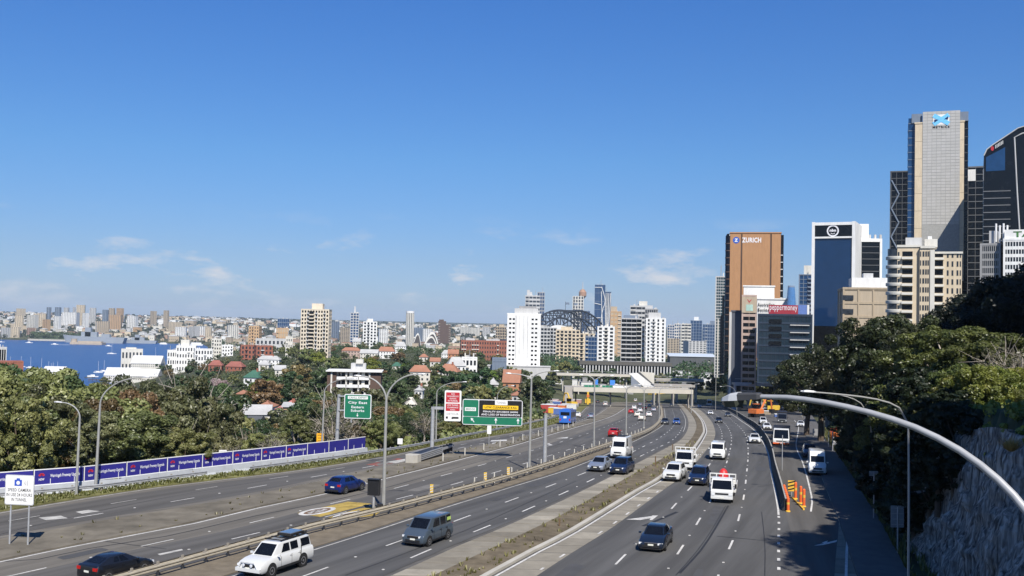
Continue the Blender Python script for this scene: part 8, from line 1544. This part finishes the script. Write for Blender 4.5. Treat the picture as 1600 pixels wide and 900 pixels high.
for (key, px, Y, pt, lab, wd) in RB:
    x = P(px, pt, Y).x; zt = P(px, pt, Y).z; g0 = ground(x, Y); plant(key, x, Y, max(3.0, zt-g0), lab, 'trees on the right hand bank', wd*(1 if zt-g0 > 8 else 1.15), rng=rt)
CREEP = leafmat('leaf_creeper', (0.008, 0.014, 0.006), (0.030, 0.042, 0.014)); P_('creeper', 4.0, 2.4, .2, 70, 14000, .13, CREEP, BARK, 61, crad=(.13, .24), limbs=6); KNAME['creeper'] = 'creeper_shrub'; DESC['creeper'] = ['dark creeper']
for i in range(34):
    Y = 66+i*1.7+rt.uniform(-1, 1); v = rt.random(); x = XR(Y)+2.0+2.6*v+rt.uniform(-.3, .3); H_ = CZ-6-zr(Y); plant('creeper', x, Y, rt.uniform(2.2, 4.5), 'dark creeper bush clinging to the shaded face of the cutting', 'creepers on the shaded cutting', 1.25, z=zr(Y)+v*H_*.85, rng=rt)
cnt = 0; tries = 0; placed = []
while cnt < 95 and tries < 3000:
    tries += 1; Y = rt.uniform(75, 106); x = XR(Y)+rt.uniform(4.8, 20)
    px = 800+x/Y*FPX
    if px > 1660 or not free(x, Y, 1.9): continue
    placed.append((x, Y)); T = np.interp(px, [1300, 1380, 1450, 1520, 1600, 1700], [645, 605, 580, 568, 572, 572])+rt.uniform(0, 60); g0 = ground(x, Y); h = min(max(P(px, T, Y).z-g0, 1.6), 5.5)
    key = rt.choice(['shrub', 'shrub', 'shrub2']); plant(key, x, Y, h, ('bright yellow-green shrub' if key == 'shrub' else 'mid green shrub')+(' on the bank above the rock cutting near the right edge' if px > 1500 else ' on the bank above the rock cutting, middle part' if px > 1420 else ' on the bank near the footpath'), 'shrubs on the right hand bank', rt.uniform(.9, 1.3), rng=rt); cnt += 1
l = offset(L_WALL, 6.2); 
for i in range(26):     # shrubs on the lip of the cutting and along the ramp further on
    Y = 76+i*8.2; p = at_Y(l, Y); x = p.x+rt.uniform(-.6, 2.2); key = 'shrub2' if Y < 120 else 'rtree'; h = rt.uniform(2.0, 3.6) if Y < 120 else rt.uniform(4, 7); plant(key, x, Y, h, ('low shrub on the lip of the rock cutting' if Y < 120 else 'bushy dark tree beside the ramp beyond the cutting'), 'edge planting beside the ramp', 1.25, rng=rt)
for i, (px, Y, pt, key) in enumerate([(1172, 470, 560, 'folive'), (1188, 480, 556, 'bare'), (1200, 476, 553, 'bare'), (1214, 470, 556, 'bare'), (1228, 460, 560, 'folive'), (1180, 475, 562, 'bare'), (1160, 480, 570, 'folive'), (1205, 468, 562, 'folive'), (1220, 465, 566, 'bare')]):
    x = P(px, pt, Y).x; g0 = ground(x, Y); plant(key, x, Y, max(6, P(px, pt, Y).z-g0), 'thin yellowish tree in the row behind the railed bridge' if key != 'bare' else 'bare twiggy tree in the row behind the railed bridge', 'thin trees behind the railed bridge', 1.0, rng=rt)
for i in range(46):
    Y = rt.uniform(250, 720); px = rt.uniform(1085, 1160) if i % 3 else rt.uniform(1060, 1250); x = P(px, 600, Y).x
    if Y < 640 and x < XR(Y)+5 and not (Y > 470): continue
    if Y < 640 and x < XR(Y)+4: continue
    h = rt.uniform(7, 12); g0 = ground(x, Y)
    if proj((x, Y, g0+h))[1] < 560: continue
    plant('ffig' if i % 4 else 'fgum', x, Y, h, 'dark tree beside the inbound lanes below the bronze tower', 'dark trees below the bronze tower', 1.2, rng=rt)
for i in range(8): plant('pine' if i % 2 else 'dark', 27.2+1.15*i+rt.uniform(-.5, .5), 17+3.9*i, rt.uniform(25, 31), f'tall dark tree outside the view at right, {ordn[i]} of its row', 'tall trees beyond the right edge', .75, rng=rt)
# ---------------------------------------------------------------- ground cover and far wooded slopes: masses nobody could count
def mass(name, label, cat, cent, rad, n, leaf, mat, seed, up=.6, flat=.8, elong=1.3):
    V, t = leaf_quads(np.array(cent), np.array(rad), n, leaf, seed, up, flat, elong); o = bpy.data.objects.new(name, quads_mesh(name, V, t, mat)); link(o); tag(o, label, cat, kind='stuff'); return o
gs = np.random.default_rng(77)
def scatter_far(n, px0, px1, y0, y1, rmin, rmax, zmin=1.0, zmax=1e9):
    C, Rr = [], []
    while len(C) < n:
        Y = gs.uniform(y0, y1); px = gs.uniform(px0, px1); x = (px-800)/FPX*Y; z = ground(x, Y)
        if z < zmin: n -= .2; 
        elif z > zmax: pass
        else: r = gs.uniform(rmin, rmax); C.append((x, Y, z+r*.5)); Rr.append(r)
        if n < 5: break
    return C, Rr
C, Q = scatter_far(900, -20, 830, 3300, 4300, 5, 10); mass('far_shore_foliage', 'dark green trees filling the far harbour slopes between the buildings', 'trees', C, Q, 26000, 3.6, leafmat('leaf_far', (0.022, 0.034, 0.018), (0.050, 0.066, 0.032)), 1)
C, Q = scatter_far(1200, -20, 900, 4300, 8000, 8, 15); mass('far_hill_foliage', 'blue-green trees covering the furthest hills along the skyline', 'trees', C, Q, 26000, 6.0, leafmat('leaf_far2', (0.028, 0.040, 0.026), (0.055, 0.070, 0.040)), 2)
C, Q = scatter_far(1100, 335, 830, 1400, 3250, 4, 9); KQ = [(c, q) for c, q in zip(C, Q)]; mass('peninsula_foliage', 'mixed green trees on the peninsula below the shell-roofed hall', 'trees', C, Q, 40000, 2.0, LM, 3)
C, Q = scatter_far(500, 845, 1130, 760, 2000, 4, 8); mass('city_foliage', 'dark trees at the feet of the city towers', 'trees', C, Q, 16000, 1.6, LF, 4)
C = [(P(40+70*gs.random(), 525, 3270).x, 3270+gs.uniform(0, 110), 8+14*gs.random()) for i in range(140)]; mass('headland_foliage', 'dark trees covering the headland left of the warship', 'trees', C, [8.0]*140, 7000, 3.2, LF, 5)
# undergrowth under the near forest so the bank reads as scrub
C, Q = [], []
while len(C) < 900:
    Y = 86+200*gs.random(); px = gs.uniform(-60, 890); x = (px-800)/FPX*Y
    if x > XL(Y)-1.6: continue
    r = gs.uniform(.8, 1.8); C.append((x, Y, ground(x, Y)+r*.3)); Q.append(r)
mass('undergrowth', 'scrubby undergrowth below the freeway trees', 'undergrowth', C, Q, 26000, .5, LO, 6)
C, Q = [], []
while len(C) < 1500:
    Y = 240+700*gs.random(); px = gs.uniform(230, 860); x = (px-800)/FPX*Y
    if Y < 650 and x > XL(Y)-5: continue
    g0 = ground(x, Y)
    if g0 < 1: continue
    r = gs.uniform(1.5, 3.2); C.append((x, Y, g0+r*.2)); Q.append(r)
mass('slope_undergrowth', 'garden shrubs and hedges between the houses on the slope', 'undergrowth', C, Q, 30000, .9, LM, 7)
C, Q = [], []; tr_ = 0
while len(C) < 1500 and tr_ < 30000:
    tr_ += 1; Y = 270+1150*gs.random()**1.2; px = gs.uniform(60, 860); x = (px-800)/FPX*Y
    if Y < 650 and x > XL(Y)-8: continue
    g0 = ground(x, Y)
    if g0 < 1.5: continue
    r = gs.uniform(2.2, 4.6); cx, ty = proj((x, Y, g0+r*1.9)); hw_ = r/Y*FPX
    if any(Y < kY+12 and cx+hw_ > a and cx-hw_ < b and ty < yb for (a, b, yb, kY) in KEEP): continue
    C.append((x, Y, g0+r*.8)); Q.append(r)
mass('slope_canopy', 'continuous tree canopy filling the slope between the houses', 'trees', C, Q, 75000, .62, leafmat('leaf_slope', (0.034, 0.050, 0.020), (0.135, 0.145, 0.062), (0.21, 0.19, 0.10)), 17)
C, Q = [], []
while len(C) < 1100:
    Y = 38+110*gs.random(); x = XR(Y)+gs.uniform(4.9, 28); C.append((x, Y, ground(x, Y)+.1)); Q.append(gs.uniform(.5, 1.2)*(.5 if Y < 74 else 1))
mass('bank_undergrowth', 'low leafy undergrowth covering the right hand bank', 'undergrowth', C, Q, 44000, .22, LY, 8)
# weeds and dry grass on the medians and verge
def strip_tufts(name, label, A, B, y0, y1, n, mat, seed, h=.22, dz=.1, clump=True):
    g = np.random.default_rng(seed); V = []; T = []
    for i in range(n):
        Y = y0+(y1-y0)*g.random()**1.4; a, b = at_Y(A, Y), at_Y(B, Y); e = g.random(); e = e if not clump else (g.choice([g.normal(.12, .07), g.normal(.88, .07), g.random()])); p = a.lerp(b, min(max(e, .03), .97)); hh = h*(.5+g.random()*1.1); c = g.random()
        for q in range(5):
            an = g.random()*6.28; d = np.array([math.cos(an), math.sin(an), 0]); s = np.array([-d[1], d[0], 0])*.05; base = np.array([p.x, p.y, zr(p.y)+dz])+d*.06; tip = base+d*hh*.5+np.array([0, 0, hh]); V += [base-s, base+s, tip+s*.3, tip-s*.3]; T.append(.5*c+.5*g.random())
    o = bpy.data.objects.new(name, quads_mesh(name, np.array(V), np.array(T), mat)); link(o); tag(o, label, 'grass', kind='stuff')
LGR = leafmat('grass_dry', (0.085, 0.078, 0.026), (0.24, 0.20, 0.075)); LGV = leafmat('grass_verge', (0.075, 0.085, 0.022), (0.22, 0.21, 0.06))
strip_tufts('median_weeds', 'dry weeds growing along the planted median strip', L_CONC, offset(L_R4L, -.6), 44, 160, 300, LGR, 1, .20, .15); strip_tufts('verge_grass', 'yellow-green grass on the verge below the banners', offset(L_FENCE, .2), offset(L_EDGE1, -.5), 60, 300, 6500, LGV, 2, .20, .09, False); strip_tufts('gravel_weeds', 'sparse dry weeds on the gravel median', L_MED1, L_MED2, 56, 220, 150, LGR, 3, .16, .09); strip_tufts('footpath_weeds', 'weeds along the foot of the rock cutting', offset(L_WALL, .9), offset(L_WALL, 2.4), 40, 240, 900, LGV, 4, .4, .05)
LSTRAW = leafmat('straw_tuft', (0.25, 0.20, 0.06), (0.50, 0.40, 0.14))
for i, (px, py, Y) in enumerate([(1580, 690, 47)]):
    p = P(px, py, Y); g = np.random.default_rng(90+i); V, T = [], []
    for q in range(700):
        an = g.random()*6.28; d = np.array([math.cos(an), math.sin(an), 0]); s = np.array([-d[1], d[0], 0])*.012; L_ = .3+.45*g.random(); base = np.array([p.x, p.y, p.z-.45])+d*.08; m = base+d*L_*1.1*g.random()+np.array([0, 0, L_*(.5+.5*g.random())]); V += [base-s, base+s, m+s*.3, m-s*.3]; T.append(g.random())
    o = bpy.data.objects.new('grass_tussock', quads_mesh('grass_tussock', np.array(V), np.array(T), LSTRAW)); link(o); tag(o, ['large straw coloured tussock on the lip of the rock cutting', 'small straw tussock hanging on the rock cutting', 'straw tussock at the right edge below the large one'][i], 'grass tussock')
# ================================================================ the air: a thin even haze round the whole place
def haze():
    m = bpy.data.materials.new('haze_air'); m.use_nodes = True; nt = m.node_tree; nt.nodes.clear(); out = _n(nt, 'ShaderNodeOutputMaterial'); v = _n(nt, 'ShaderNodeVolumePrincipled')
    v.inputs['Color'].default_value = (0.72, 0.86, 1.0, 1); v.inputs['Density'].default_value = 0.00004; v.inputs['Anisotropy'].default_value = 0.0; nt.links.new(v.outputs[0], out.inputs['Volume'])
    o = MB().box(-42000, 42000, -200, 31000, -20, 330).build('haze', m); o['kind'] = 'stuff'; o['label'] = 'thin pale haze filling the air over the city and harbour'; o['category'] = 'haze'
haze()
